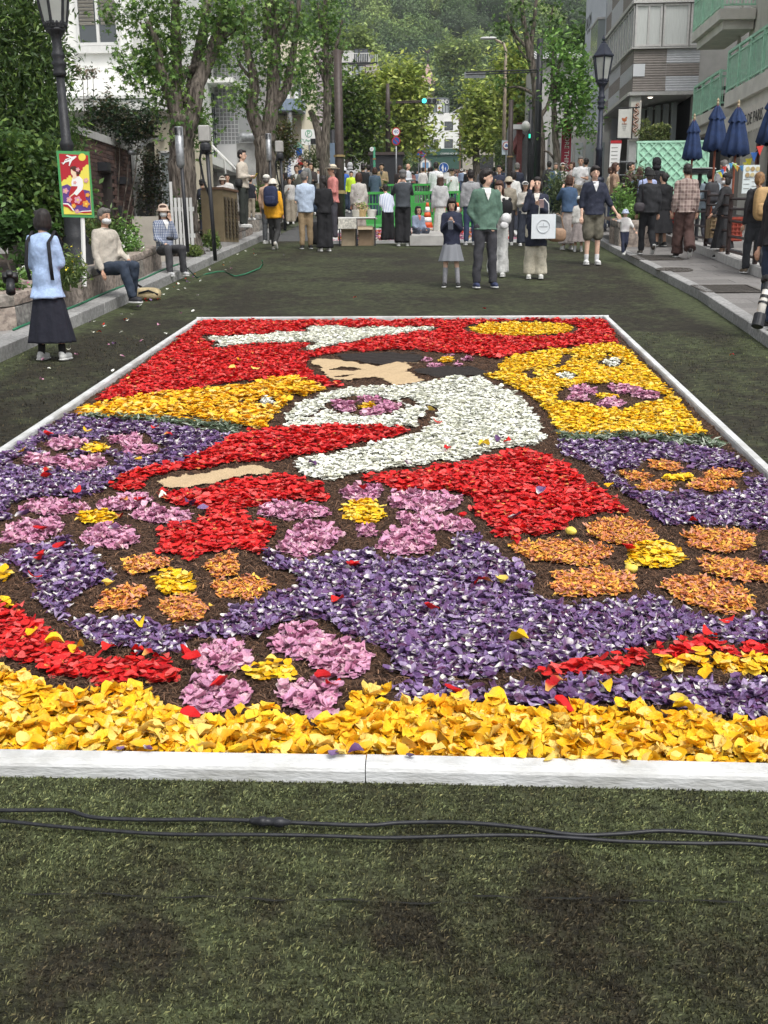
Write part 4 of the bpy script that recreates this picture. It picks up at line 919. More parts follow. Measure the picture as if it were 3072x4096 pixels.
w=MB(); w.sup((0,0,z(238)),(.5,.08,.42)); w.sup((-.5,0,z(233)),(.32,.06,.5)); w.sup((.45,0,z(232)),(.22,.06,.25)); w.build('weathercock',m_brownp,t)
f=MB(); f.bx(h*.1,h*.35,-h*.83,-h*.8,z(398),z(380)); f.build('louver',m_frame,t)
# pale roofs on the right in the trees
t=thing('metal_roof_house','house with a pale standing-seam roof among the trees on the right','house',(AY(2170,300,62)[0],62,gz(62)))
pc=lambda u,v:(AY(u,v,62)[0]-t.location[0],AY(u,v,62)[2]-gz(62)); z=lambda v:pc(0,v)[1]; x=lambda u:pc(u,0)[0]
w=MB(); w.bx(x(2150),x(2330),.5,7,0,z(262)); w.build('wall',m_grey,t)
w=MB(); w.add([(x(2140),0,z(272)),(x(2345),0,z(272)),(x(2345),5,z(183)),(x(2152),5,z(183))],[(0,1,2,3)])
for k in range(14): xx=x(2145)+(x(2345)-x(2145))*k/13; w.box((xx,2.5,(z(272)+z(183))/2+.05),(.05,math.hypot(5,z(183)-z(272)),.06),rx=math.atan2(z(183)-z(272),5))
w.build('roof',m_roofw,t)
window(t,x(2280),x(2320),z(420),z(370),.5,2,.08)
# red-framed gallery behind globe lamp
t=thing('red_column_gallery','low building with thick dark red columns and sloping glass behind the globe lamp','building',(AY(2080,600,66)[0],66,gz(66)))
pc=lambda u,v:(AY(u,v,66)[0]-t.location[0],AY(u,v,66)[2]-gz(66)); z=lambda v:pc(0,v)[1]; x=lambda u:pc(u,0)[0]
mr_=M_('dark_red_paint',(.17,.05,.045),.6,.2)
w=MB(); w.bx(x(2080),x(2102),0,.6,0,z(520)); w.build('column',mr_,t)
w=MB(); w.tube([(x(2060),.3,z(640)),(x(2100),.3,z(560))],.25,4); w.build('brace',mr_,t)
w=MB(); w.bx(x(2050),x(2330),.7,6,0,z(525)); w.build('wall',M_('grey_panel',(.30,.31,.31),.6,.1),t)
w=MB(); w.bx(x(2170),x(2330),.5,.69,0,z(430)); w.build('panel',M_('grey_panel2',(.26,.29,.32),.5,.1),t)
w=MB(); w.bx(x(2060),x(2100),-.4,.0,z(548),z(530)); w.build('sign_board',m_white,t)
# ---- right: white building with vertical lettering (street face)
XW=7.0
def rp(u,v,X=XW): return AX(u,v,X)
yA=rp(2418,200)[1]; yB_=rp(2339,200)[1]
t=thing('white_salon_building','tall white-blue building with small black lettering high on its street face','building',(XW,yA,gz(yA)))
w=MB(); w.bx(0,6,0,yB_-yA,0,14); w.build('wall',M_('cool_white',(.50,.53,.56),.8,.05,1),t)
pz=lambda u,v:(rp(u,v)[1]-yA,rp(u,v)[2]-gz(yA))
a=pz(2352,95); o=text('SALON',.75,m_black,(-.01,a[0]-.3,a[1]),parent=t,rz=-math.pi/2); o.scale=(.75,1,1)
a=pz(2352,128); o=text('for hair',.32,m_black,(-.01,a[0]-.3,a[1]),parent=t,rz=-math.pi/2)
window(t,pz(2369,0)[0]-.2,pz(2369,0)[0]+.3,pz(0,222)[1],pz(2369,190)[1],0,1,.05,ax='x')
a=pz(2400,85);b=pz(2400,235)
s=MB(); s.bx(-.3,-.002,.1,2.2,pz(2405,235)[1],pz(2405,100)[1]); s.build('oriel_glass',m_glass2,t)
s=MB(); s.bx(-.33,-.004,.05,2.3,pz(2405,100)[1]+.002,pz(2405,92)[1]); s.bx(-.33,-.004,.05,2.3,pz(2405,245)[1],pz(2405,236)[1]); s.build('oriel_frame',m_alu,t)
# ---- grey banded building
XG,YG=7.0,37.5
YG=AX(2531,300,XG)[1]; yfar=AX(2410,500,XG)[1]
t=thing('banded_building','grey building clad in brown and silver ribbed panels with ribbon windows above a recessed entrance','building',(XG,YG,gz(YG)))
zG=gz(YG); fz=lambda v:AY(2600,v,YG)[2]-zG; fx=lambda u:AY(u,300,YG)[0]-XG
w=MB(); xe=fx(2790)+.05
w.bx(.03,xe+3,.03,yfar-YG,fz(378)+.25,16); w.build('wall',m_grey,t)
m_rb=M_('brown_ribbed',(.24,.215,.195),.6,.08,5); m_rs=M_('silver_ribbed',(.47,.48,.50),.45,.06,5); m_rp=M_('pale_ribbed',(.66,.68,.70),.45)
def ribbed(mat_,a0,a1,z0,z1,axis):
    mb=MB(); n=max(2,int(round((z1-z0)/.085))); h=(z1-z0)/n
    for k in range(n):
        za=z0+k*h
        if axis=='y': mb.add([(a0,-.002,za),(a1,-.002,za),(a0,-.014,za+h*.5),(a1,-.014,za+h*.5),(a0,-.002,za+h),(a1,-.002,za+h)],[(0,1,3,2),(2,3,5,4)])
        else: mb.add([(-.002,a0,za),(-.002,a1,za),(-.014,a0,za+h*.5),(-.014,a1,za+h*.5),(-.002,a0,za+h),(-.002,a1,za+h)],[(1,0,2,3),(3,2,4,5)])
    mb.build('cladding_panel',mat_,t)
zq=[fz(v) for v in (366,306,255,196)]
grid=[(fx(2531),fx(2663),m_rb,m_rb,m_rb),(fx(2663),xe,m_rs,m_rb,m_rs)]
for a0,a1,c0,c1,c2 in grid:
    for z0,z1,c in zip(zq[:-1],zq[1:],(c0,c1,c2)): ribbed(c,a0+.005,a1-.005,z0+.004,z1-.004,'y')
ribbed(m_rp,fx(2531)+.005,fx(2578),zq[1]+.01,zq[2]-.01,'y') if False else None
s=MB(); s.bx(.003,fx(2578),-.036,-.03,zq[1]+.005,zq[2]-.005); s.build('pale_panel',m_rp,t)
zt0,zt1=fz(14)+.05,fz(14)+.85
for q,(a0,a1) in enumerate(((0.0,fx(2663)),(fx(2663),xe))): ribbed(m_rs if q else m_rb,a0+.005,a1-.005,zt0+.1,zt1+1.2,'y')
# street face panels, 3 rows x 5 columns checkered, below and above the window ribbon
def face_rows(z0,z1):
    nc=5; dy=(yfar-YG)/nc; rh=(z1-z0)/3
    for i in range(nc):
        for k in range(3):
            ribbed([m_rb,m_rs][(i*2+k+(i//2))%2],i*dy+.005,(i+1)*dy-.005,z0+k*rh+.004,z0+(k+1)*rh-.004,'x')
face_rows(zq[0],zq[3]); face_rows(zt0+.1,zt0+2.4)
# window ribbon
s=MB(); zw0,zw1=fz(193),fz(14)
s.bx(-.10,xe,-.12,.0,zq[3]+.0,zw0+.02); s.bx(-.10,xe,-.12,0,zw1,zw1+.12); s.bx(-.12,0,.002,yfar-YG,zq[3],zw0+.02); s.bx(-.12,0,.002,yfar-YG,zw1,zw1+.12)
s.bx(-.1,xe,-.14,0,fz(380)-.02,zq[0]-.02); s.bx(-.14,0,.002,yfar-YG,fz(380)-.02,zq[0]-.02); s.build('trim_band',m_alu,t)
window(t,.0,fx(2637),zw0+.05,zw1-.02,0,2,.07,m_glass,(m_curt,.02),mf=m_alu)
window(t,fx(2642),fx(2745),zw0+.05,zw1-.02,0,1,.07,m_glass,(m_curt,.02),mf=m_alu); window(t,fx(2750),xe,zw0+.05,zw1-.02,0,1,.07,m_glass2,mf=m_alu)
n=6
for i in range(n):
    a=.08+(yfar-YG-.1)*i/n; window(t,a,a+(yfar-YG-.1)/n-.04,zw0+.05,zw1-.02,0,2,.06,m_glass2,ax='x',mf=m_alu)
# recessed ground floor
s=MB(); s.bx(.0,xe+3,.05,yfar-YG,fz(378)-.0,fz(378)+.12); s.build('soffit',M_('soffit',(.45,.44,.42),.8),t)
for k,(dx,dy) in enumerate(((.8,.7),(.55,1.6),(.45,2.6))):
    s=MB(); s.lathe([(.09,-.012),(.07,-.03)],12,(dx,dy,fz(378))); s.build('ceiling_light',M_('lit_lamp',(1,.9,.75),emit=2.2),t)
s=MB(); s.bx(-.0,.35,0.1,.5,0,fz(380)); s.build('corner_column',m_frame,t)
s=MB(); s.bx(0,.3,yfar-YG-.5,yfar-YG-.1,0,fz(380)); s.build('column',m_alu,t)
s=MB(); s.bx(.4,xe+3,4.2,4.4,0,fz(378)); s.build('inner_wall',M_('inner_dark',(.07,.065,.06),.6),t)
for k in range(5):
    s=MB(); s.bx(.9+k*.22,1.06+k*.22,3.0-k*.42,3.35-k*.42,0.1,fz(378)-.1); s.build('glass_leaf',m_glass2,t)
s=MB(); s.bx(xe-.1,xe+.2,-.02,.6,0,fz(380)); s.build('entrance_pier',m_alu,t)
# orange wavy sign on the column
s=MB(); ax_=fx(2541)
s.bx(-.02,.36,-.03,.09,fz(560),fz(405)); s.build('sign_panel',M_('sign_cream',(.72,.70,.63),.6),t)
pts=[]; zc0,zc1=fz(540),fz(415)
for k in range(60): q=k/59; pts.append((.17+.07*math.sin(q*math.pi*2*4.5),-.05,zc1+(zc0-zc1)*q))
s=MB(); s.tube(pts,.045,5); s.build('sign_squiggle',M_('orange_paint',(.40,.12,.04),.6),t)
s=MB(); s.tube([(p[0],-.085,p[2]) for p in pts],.018,5); s.build('sign_squiggle_core',M_('sign_cream',(.7,.7,.6)),t)
# dark slatted block behind
YD=YG+.6
t=thing('dark_slatted_block','dark grey building side with fine vertical slats between the banded building and the balconies','building',(9.2,YD,gz(YD)))
a=AY(2770,300,YD);b=AY(2905,300,YD)
w=MB(); w.bx(a[0]-9.2,b[0]-9.2,.05,3,0,AY(2800,188,YD)[2]-gz(YD)); w.build('wall',m_dark,t)
s=MB(); n=42
for k in range(n): x_=a[0]-9.2+(b[0]-a[0])*k/n; s.bx(x_,x_+.022,-.02,.049,2.2,AY(2800,190,YD)[2]-gz(YD))
s.build('slats',M_('dark_slat',(.06,.06,.062),.6),t,kind='stuff')
# ---- green balcony building
XN=8.5
m_mint=M_('mint_paint',(.36,.62,.46),.55,.12,6,.1,30); m_cr2=M_('balcony_render',(.58,.56,.51),.85,.1,2,.1,20)
yn,yf=AX(3110,300,XN)[1],AX(2773,450,XN)[1]
t=thing('balcony_building','cream building with mint green balcony railings above the cafe awning','building',(XN,yn,gz(yn)))
zN=gz(yn); qy=lambda u,v,X=XN:AX(u,v,X)[1]-yn; qz=lambda u,v,X=XN:AX(u,v,X)[2]-zN
zlo=qz(2845,478); ztr=qz(2830,335); 
ymid=qy(2880,400)
w=MB(); w.bx(1.0,5,-4,ymid+1,0,14); w.build('wall',m_cr2,t)
w=MB(); w.bx(1.9,5,ymid+1,yf-yn+.2,0,14); w.build('rear_wall',m_cr2,t)
def balcony(y0,y1,x0,z0,h,post_end=True,slab=.32,dep=1.0,front=True):
    s=MB(); s.bx(x0-.05,x0+dep,y0,y1,z0-slab,z0); s.bx(x0+.1,x0+dep,y0+.15,y1-.15,z0-slab-.25,z0-slab-.002); s.build('balcony_slab',m_cr2,t)
    r=MB(); r.bx(x0-.03,x0+.04,y0,y1,z0+h-.07,z0+h); r.bx(x0-.02,x0+.03,y0,y1,z0+.08,z0+.13); r.bx(x0-.02,x0+.03,y0,y1,z0+h-.22,z0+h-.18)
    L_=y1-y0; npost=max(2,int(L_/1.1)+1)
    for k in range(npost): yy_=y0+.04+(L_-.08)*k/(npost-1); r.bx(x0-.035,x0+.045,yy_-.035,yy_+.035,z0-.01,z0+h-.07)
    if front:
        for zz_ in (z0+h-.07,z0+.08,z0+h-.22): r.bx(x0+.04,x0+dep,y0+.005,y0+.045,zz_,zz_+.05)
    r.build('railing',m_mint,t)
    b=MB(); n=int(L_/.11)
    for k in range(n): yy_=y0+.06+(L_-.12)*k/n; b.bx(x0-.005,x0+.012,yy_,yy_+.028,z0+.13,z0+h-.22)
    if front:
        for k in range(int(dep/.11)): xx_=x0+.07+k*.11; b.bx(xx_,xx_+.028,y0+.012,y0+.03,z0+.13,z0+h-.22)
    b.build('balusters',m_mint,t,kind='stuff')
hb=ztr-zlo
balcony(ymid+.05,yf-yn,.0+.0,zlo+.28,1.05); 
y2=qy(2925,400); balcony(-1.5,y2,-.15,zlo+.45,1.15,slab=.4,dep=1.15)
zu=qz(2790,155)
balcony(qy(2893,70),qy(2778,170),-.05,zu+.25,1.1,slab=.3); balcony(-3,qy(2938,70),-.35,zu+.85,1.1,slab=.35,dep=1.4)
s=MB(); yy_=qy(2905,250,XN+.5); s.tube([(.85,yy_,0),(.85,yy_,9)],.06,8); s.tube([(.93,yy_+.35,0),(.93,yy_+.35,6)],.045,8); s.build('drainpipe',m_cr2,t,True)
for k in range(3):
    window(t,.3+k*2.3,1.7+k*2.3,zlo+.6,zlo+2.2,1.0,2,.06,m_glass2,ax='x',mf=m_mint)
s=MB(); s.bx(1.2,1.85,ymid+1.02,ymid+1.2,zlo+.3,zlo+1.4); s.build('dark_shutter',M_('shutter_brown',(.05,.04,.035)),t)
# cafe awning with lettering
ya0,za0=qy(3068,335),qz(3068,335,XN-.3); yb0=qy(2955,470)
aw=thing('cafe_awning','cream scalloped cafe awning lettered CAFE DE PARIS under the mint balcony','awning',(XN-.35,yn,zN))
y0_,y1_=-2.6,yb0+.2; zc=qz(2990,500,XN-.35)
s=MB(); n=26
for k in range(n):
    a=y0_+(y1_-y0_)*k/n; b=y0_+(y1_-y0_)*(k+1)/n; m=(a+b)/2; d=.50
    s.add([(0,a,zc+.45),(0,b,zc+.45),(0,b,zc-d*.32),(0,m,zc-d*.45),(0,a,zc-d*.32),(.02,a,zc+.45),(.02,b,zc+.45),(.02,b,zc-d*.32),(.02,m,zc-d*.45),(.02,a,zc-d*.32)],[(1,0,4,3,2),(5,6,7,8,9),(2,3,8,7),(3,4,9,8)])
s.add([(0,y0_,zc+.45),(0,y1_,zc+.45),(1.3,y1_,zc+1.0),(1.3,y0_,zc+1.0)],[(0,1,2,3)])
s.build('valance',M_('awning_cloth',(.60,.56,.50),.9,.06,6),aw)
o=text('CAFE DE PARIS',.42,m_black,(-.012,(y1_*.62+y0_*.38)-.3,zc+.12),parent=aw,rz=-math.pi/2); o.scale=(.8,1,1)
o=text('Hotel & Restaurant',.12,m_black,(-.012,y1_-.9,zc+.0),parent=aw,rz=-math.pi/2)
# cafe interior / red uprights
s=MB(); s.bx(.55,.95,-3.5,y1_+.2-.0,0,.0+.4); s.build('plinth',mr_,t)
for k in range(4): s=MB(); s.bx(.70,.78,-2+k*1.9,-1.85+k*1.9,.4,zc-.1); s.build('red_post',mr_,t)
s=MB(); s.bx(.96,.99,-3,y1_,.4,zc); s.build('cafe_window',m_dark,t)
# ================================================================ left side: planters, brick wall
mst=[M_('stone_%d'%i,c,.9,.35,14,.6,22,col2=d) for i,(c,d) in enumerate((((.24,.20,.165),(.34,.29,.25)),((.20,.185,.16),(.30,.27,.235)),((.27,.22,.19),(.38,.32,.27)),((.18,.175,.165),(.27,.26,.24))))]
def stone_block(root,p,q,z0,z1,w,name,m):
    """rough block between p and q (x,y), from z0 to z1 over the ground, thickness w to the left of p->q"""
    p=Vector(p);q=Vector(q); t=(q-p); n=Vector((-t.y,t.x)).normalized()*w; N=4; V=[]; F=[]
    g=lambda v,z:(v.x,v.y,gz(v.y)+z)
    ring=[]
    for i in range(N+1):
        c=p+t*(.01+.98*i/N); j=lambda s:random.uniform(-s,s)
        fr=c-n.normalized()*random.uniform(0,.022)
        V+=[g(fr,z0),g(fr-n.normalized()*random.uniform(0,.015),(z0+z1)/2+j(.02)),g(fr,z1-.012+j(.006)),g(c+n*.1,z1+j(.006)),g(c+n,z1),g(c+n,z0)]
    mb=MB(); mb.loft([V[i*6:(i+1)*6] for i in range(N+1)]); mb.build(name,m,root)
def planter(label,path,hh,cap,thick=.32,group=None,lw=.55,rows=1):
    c=path[0]; t=thing('planter_wall',label,'planter',(0,0,0),group=group)
    pts=[Vector(p) for p in path]; 
    for a,b in zip(pts[:-1],pts[1:]):
        L_=(b-a).length; n=max(1,round(L_/(lw*1.15)))
        for i in range(n): stone_block(t,a.lerp(b,i/n),a.lerp(b,(i+1)/n),hh,hh+cap,thick,'cap_stone',random.choice(mst))
        nn=max(1,round(L_/lw))
        for r in range(rows):
            for i in range(nn):
                s=.25*(r%2); u0=max(0,(i-s)/nn); u1=min(1,(i+1-s)/nn)
                stone_block(t,a.lerp(b,u0),a.lerp(b,u1),.05+(hh-.05)*r/rows,.05+(hh-.05)*(r+1)/rows-.008,thick*.8,'wall_stone',random.choice(mst))
    return t
def Gx(u,v,h=0): return tuple(G(u,v,h)[:2])
# path given so that the planter soil lies to the left of the direction of travel
pA=Gx(0,1362,.15); pB=Gx(150,1360,.15)
YP=11.35
planter('short stone planter wall at the left edge, behind the woman in the blue shirt',[(-4.72,12.4),(-4.74,YP+.25),(-4.98,YP),(-7.5,YP)][::-1][::1],.40,.13,group='stone planter walls') 
c2=[(-5.25,12.9),(-4.86,13.1),(-4.78,14.0),(-4.80,15.5),(-4.82,17.2),(-4.9,18.6)]
planter('stone planter wall the old man and the woman in the sun hat sit on',c2,.42,.11,group='stone planter walls')
planter('stone planter wall beyond the brown cabinet, which the man stands on',[(-4.95,24.4),(-4.72,24.6),(-4.75,27.2),(-5.3,27.8)],.32,.12,group='stone planter walls')
planter('stone planter wall beside the street tree behind the orange jacket',[(-4.9,28.0),(-4.75,28.3),(-4.8,34)],.45,.12,group='stone planter walls')
m_soil=M_('soil',(.05,.035,.025),.95,.4,10,.6,20)
s=MB()
for x0,x1,y0,y1 in ((-9,-5.0,YP+.25,18.6),(-9,-5.0,24.6,27.8),(-8,-5.0,28.3,34)):
    s.add([(x0,y0,gz(y0)+.40),(x1+.02,y0,gz(y0)+.40),(x1+.02,y1,gz(y1)+.40),(x0,y1,gz(y1)+.40)],[(0,1,2,3)])
s.build('planter_soil',m_soil,kind='structure')
# green hose along the kerb
m_hose=M_('green_hose',(.02,.16,.08),.4)
t=thing('garden_hose','thin green hose running along the left kerb below the planter','hose',(-4.6,16,gz(16)))
s=MB(); pts=[]
for y in np.arange(11.4,19.5,.3): pts.append((-4.68+.02*math.sin(y*2)+4.6,y-16,gz(y)-gz(16)+.165))
for (a,b,h) in ((425,600,.16),(445,592,.16),(470,587,.16),(482,586,.1),(496,592,.02),(508,597,.02),(530,592,.02),(560,580,.02),(568,570,.02),(566,563,.15)):
    g=D(a,b,h); pts.append((g[0]+4.6,g[1]-16,g[2]-gz(16)))
s.tube(pts,.013,6); s.build('pipe',m_hose,t,True)
# ---- brick gate wall
XBK=-7.6
yn_=AX(309,502,XBK)[1]; yf_=AX(521,579,XBK)[1]; y0b=yn_-3.5; y1b=yf_
t=thing('brick_wall','dark brown brick wall with a concrete coping and a dark doorway, behind the picture sign','wall',(XBK,y0b,gz(y0b)))
ztop=AX(521,579,XBK)[2]; zg=gz(y0b)
def by(u): return AX(u,800,XBK)[1]-y0b
L_=y1b-y0b; dz0=by(845); dz1=by(893); 
d0,d1=by(418),by(455)
zdoor=AX(437,690,XBK)[2]-zg
mcp=M_('coping',(.42,.42,.40),.85,.1,4)
s=MB(); s.bx(-.35,.04,0,L_+.04,ztop-zg-.16,ztop-zg); s.build('coping',mcp,t)
core=MB(); core.bx(-.30,-.03,0,d0,0,ztop-zg-.165); core.bx(-.30,-.03,d1,L_,0,ztop-zg-.165); core.bx(-.30,-.03,d0,d1,zdoor,ztop-zg-.165); core.build('mortar',M_('mortar',(.05,.042,.038),.95),t)
core=MB(); core.bx(-3,-.0,L_+.002,L_+.012,0,ztop-zg-.165); core.build('return_face',M_('mortar',(.1,.1,.1)),t)
s=MB(); s.bx(-1.2,-.6,d0-.3,d1+.3,0,zdoor+.2); s.build('doorway_back',m_dark,t)
mbk=[M_('brick_%d'%i,c,.85,.2,20,.2,50) for i,c in enumerate(((.105,.062,.052),(.085,.052,.045),(.125,.078,.064),(.07,.048,.044)))]
bl,bh=.235,.088
bm=[]
for k in range(4): q=MB(); q.box((-.018,0,0),(.042,bl-.010,bh-.010)); bm.append(q.mesh('brick',mbk[k]))
rest=[MB() for _ in range(2)]; cand=[]
ztp=ztop-zg-.165
z=bh/2+.0; r=0
while z<ztp:
    y=bl/2-(r%2)*bl/2+.0
    while y<L_+.05:
        inside=d0-bl*.45<y<d1+bl*.45 and z<zdoor+bh*.3
        if not inside and y-bl/2>-.01 and y+bl/2<L_+.03: cand.append((y,z))
        y+=bl
    z+=bh; r+=1
cand.sort(key=lambda c:-(c[1]>.9)*100-(c[0]>yn_-y0b-1.0)*50-c[1])
for i,(y,z) in enumerate(cand):
    if i<298: link('brick',random.choice(bm),t,(random.uniform(-.003,.003),y,z))
    else: rest[i%2].box((-.018,y,z),(.042,bl-.010,bh-.010))
for q,mm in zip(rest,(0,2)): q.build('bricks_hidden_by_plants',mbk[mm],t,kind='stuff')
s=MB(); s.bx(-.05,.22,d0-.35,d0-.05,zdoor-.02,zdoor+.16); s.build('wall_lamp',m_black,t)
s=MB(); s.bx(-.05,.22,d1+.35,d1+.6,zdoor-.22,zdoor-.06); s.build('wall_lamp',m_black,t)
s=MB(); s.bx(.004,.05,d1+.3,d1+.6,.9,1.45); s.build('entry_panel',m_black,t)
# curved steel rail and glazed screen beyond the wall
t=thing('curved_gate_frame','curved stainless tube rising from a dark screen at the end of the brick wall','gate frame',(-7.3,y1b+.3,gz(y1b)))
ox,oy,oz=t.location
s=MB(); P=[(AX(u,v,-7.2)-np.array([ox,oy,oz])) for u,v in ((520,610),(548,612),(560,590),(585,568),(620,557),(650,556))]
s.tube([(p[0],p[1],p[2]) for p in P],.055,8); s.build('tube',m_steel,t,True)
s=MB(); s.bx(-.1,.1,.0,.25,0,P[1][2]); s.bx(-.08,.06,2.4,2.5,0,1.9); s.build('post',m_black,t)
s=MB(); s.bx(-.03,.0,.3,2.4,.3,1.95); s.build('glass_screen',m_glass,t)
# low plaster wall beside the steps, white gate post
t=thing('low_plaster_wall','low beige plaster block wall between the old man and the woman in the sun hat','low wall',(-6.3,19.8,gz(19.8)))
a=AY(527,866,19.8);b=AY(645,866,19.8)
s=MB(); s.bx(a[0]+6.3,b[0]+6.3+.1,0,.3,0,a[2]-gz(19.8)); s.build('wall',M_('beige_plaster',(.36,.33,.28),.9,.1,3),t)
t=thing('white_gate','white picket gate beside the big street tree trunk','gate',(-5.7,20.8,gz(20.8)))
a=AY(675,710,20.8);
for k in range(6): s=MB(); s.bx(a[0]+5.7+k*.075,a[0]+5.7+k*.075+.05,0,.04,.2,(1.55 if k<1 else 1.25)); s.build('picket',m_frame,t)
s=MB(); s.bx(a[0]+5.7,a[0]+6.15,.041,.07,.5,.58); s.bx(a[0]+5.7,a[0]+6.15,.041,.07,1.0,1.08); s.build('rail',m_frame,t)
# ---- lamp posts
m_lg=M_('lantern_glass',(.62,.64,.60),.25,.1,3,trans=.5); m_navy=M_('lamp_navy',(.022,.026,.040),.45,.25,14,.15,40)
def lamp_post(loc,H,label,mp_):
    t=thing('street_lamp',label,'street lamp',loc,group='old style lamp posts')
    s=MB(); s.lathe([(.26,0),(.26,.16),(.22,.20),(.22,.55),(.17,.62),(.19,.68),(.15,.74),(.13,1.15),(.16,1.20),(.16,1.25),(.115,1.3)],16); s.build('base',mp_,t,True)
    s=MB(); s.lathe([(.095,1.3),(.08,1.9),(.095,1.93),(.095,1.98),(.07,2.02),(.056,H-1.62)],14); s.build('pole',mp_,t,True)
    z=H-1.62; s=MB(); s.lathe([(.056,z),(.085,z+.03),(.09,z+.06),(.07,z+.10),(.09,z+.15),(.10,z+.18),(.07,z+.23),(.09,z+.27),(.09,z+.30),(.066,z+.34),(.066,z+.50),(.10,z+.56),(.135,z+.59),(.135,z+.62)],14); s.build('capital',mp_,t,True)
    z0=z+.62; z1=z0+.56
    def rg(r,zz): return [(r*math.cos(a),r*math.sin(a),zz) for a in [math.pi/6+k*math.pi/3 for k in range(6)]]
    s=MB(); s.loft([rg(.155,z0),rg(.165,z0+.05)]); 
    for k in range(6):
        a=rg(.150,z0+.05)[k]; b=rg(.235,z1)[k]; s.tube([a,b],.020,5)
        for j in range(3):
            p=Vector(rg(.155,z0+.05)[k]).lerp(Vector(rg(.155,z0+.05)[(k+1)%6]),(j+.5)/3); s.sup(p,(.022,.022,.035),1,6,4)
    s.loft([rg(.25,z1),rg(.28,z1+.03),rg(.28,z1+.05)]); s.build('lantern_frame',mp_,t)
    lf=t.children[-1]
    for k in range(6):
        A=[rg(.142,z0+.06)[k],rg(.142,z0+.06)[(k+1)%6],rg(.222,z1-.005)[(k+1)%6],rg(.222,z1-.005)[k]]; q=MB(); q.add(A,[(0,1,2,3)]); q.build('pane',m_lg,t)
    s=MB(); s.tube([(0,0,z0+.05),(0,0,z0+.22)],.02,6); s.sup((0,0,z0+.30),(.045,.045,.09)); s.build('bulb',m_frame,t,True)
    s=MB(); s.loft([rg(.27,z1+.05),rg(.20,z1+.14),rg(.10,z1+.30),rg(.05,z1+.34)]); s.lathe([(.05,z1+.34),(.055,z1+.36),(.02,z1+.38),(.045,z1+.42),(.04,z1+.45),(.008,z1+.52)],8); s.build('roof',mp_,t)
    return t
yl=14.75; p=AX(310,1000,-5.15)
lp=lamp_post((-5.15,p[1],gz(p[1])+.2),4.45,'dark lamp post with a six-sided lantern behind the picture sign on the left',M_('lamp_black',(.020,.021,.024),.5,.3,12,.2,40))
lp.rotation_euler=(0,-.02,0)
p=G(2392,930); yl=AX(2390,700,3.95)[1]
lamp_post((3.97,yl,gz(yl)+.13),4.5,'dark blue lamp post with a six-sided lantern on the right pavement',m_navy)
# lamp parts across the junction
yl=60
t=thing('tall_cobra_lamp','tall tan street light with a long arm at the junction','street light',(AY(2015,600,yl)[0],yl,gz(yl)))
z=lambda v:AY(2015,v,yl)[2]-gz(yl); x=lambda u:AY(u,400,yl)[0]-t.location[0]
s=MB(); s.tube([(0,0,0),(0,0,z(200)),(-.12,0,z(175)),(-.5,0,z(160)),(x(1975),0,z(154))],[.12,.08,.07,.06,.05],8); s.build('pole',M_('tan_pole',(.36,.29,.22),.5,.2),t,True)
s=MB(); s.sup((x(1950),0,z(152)),(.45,.16,.07),.7); s.build('lamp_head',m_frame,t,True)
# ---- painted picture sign on a stake
YS_=13.9
cs=[AY(u,v,YS_) for u,v in ((225,603),(356,606),(379,870),(248,868))]
bl_=AY(325,1012,YS_-.02); t=thing('picture_sign','green-framed painted sign on a white stake showing the carpet design','sign',(bl_[0],YS_,gz(YS_)+.4))
O_=np.array(t.location)
X_=(cs[1]-cs[0]); Y_=(cs[3]-cs[0]); W_=np.linalg.norm(X_); H_=np.linalg.norm(Y_); X_/=W_; Y_/=H_
def sp(a,b,d=0): p=cs[0]-O_+X_*a*W_+Y_*b*H_; return (p[0],p[1]-d,p[2])
def flat(poly,m,name,d,parent=t):
    mb=MB(); n=len(poly); mb.add([sp(a,b,d) for a,b in poly]+[sp(a,b,d-.0015) for a,b in poly],[tuple(range(n))[::-1],tuple(range(n,2*n))]+[(i,(i+1)%n,n+(i+1)%n,n+i) for i in range(n)]); return mb.build(name,m,parent)
def pm(n,c): return M_('sign_'+n,c,.5)
sR,sY,sG,sP,sW,sPk,sO,sB,sS=pm('red',(.42,.02,.03)),pm('yellow',(.75,.66,.10)),pm('green',(.07,.30,.10)),pm('purple',(.11,.05,.23)),pm('white',(.78,.78,.76)),pm('pink',(.65,.30,.38)),pm('orange',(.70,.30,.05)),pm('brown',(.08,.03,.02)),pm('skin',(.78,.60,.42))
mb=MB(); P4=[sp(a,b,0) for a,b in ((0,0),(1,0),(1,1),(0,1))]; mb.add(P4+[(p[0],p[1]+.02,p[2]) for p in P4],[(0,3,2,1),(4,5,6,7),(0,1,5,4),(1,2,6,5),(2,3,7,6),(3,0,4,7)]); mb.build('board',sG,t)
# picture coordinates measured on the photograph crop
ca,cb,cc_,cd=(467,108),(741,115),(788,662),(514,660)
def pq(px,py):
    # inverse of the skewed rectangle
    b=(py-108-(px-467)*.02)/552.; a=(px-467-47*b)/274.; return (a,b)
def fp(pts,m,name,d): return flat([pq(*p) for p in pts],m,name,d)
fp([(490,132),(733,145),(767,640),(533,637)],sR,'art_ground',.002)
fp([(533,637),(510,370),(530,345),(555,345),(555,330),(570,330),(570,313),(592,313),(592,328),(608,330),(612,360),(660,330),(662,290),(670,290),(680,270),(690,270),(690,245),(705,240),(720,222),(738,222),(767,640)],sY,'skyline',.004)
fp([(515,402),(560,385),(600,410),(640,440),(700,430),(750,440),(762,600),(680,622),(620,610),(560,560),(527,552)],sP,'purple_wave',.006)
fp([(600,390),(648,400),(700,440),(722,520),(680,560),(600,560),(572,480),(585,430)],sR,'skirt',.008)
fp([(608,325),(660,318),(690,345),(697,390),(688,430),(640,480),(612,462),(645,420),(648,402),(598,400),(596,370)],sW,'jacket',.010)
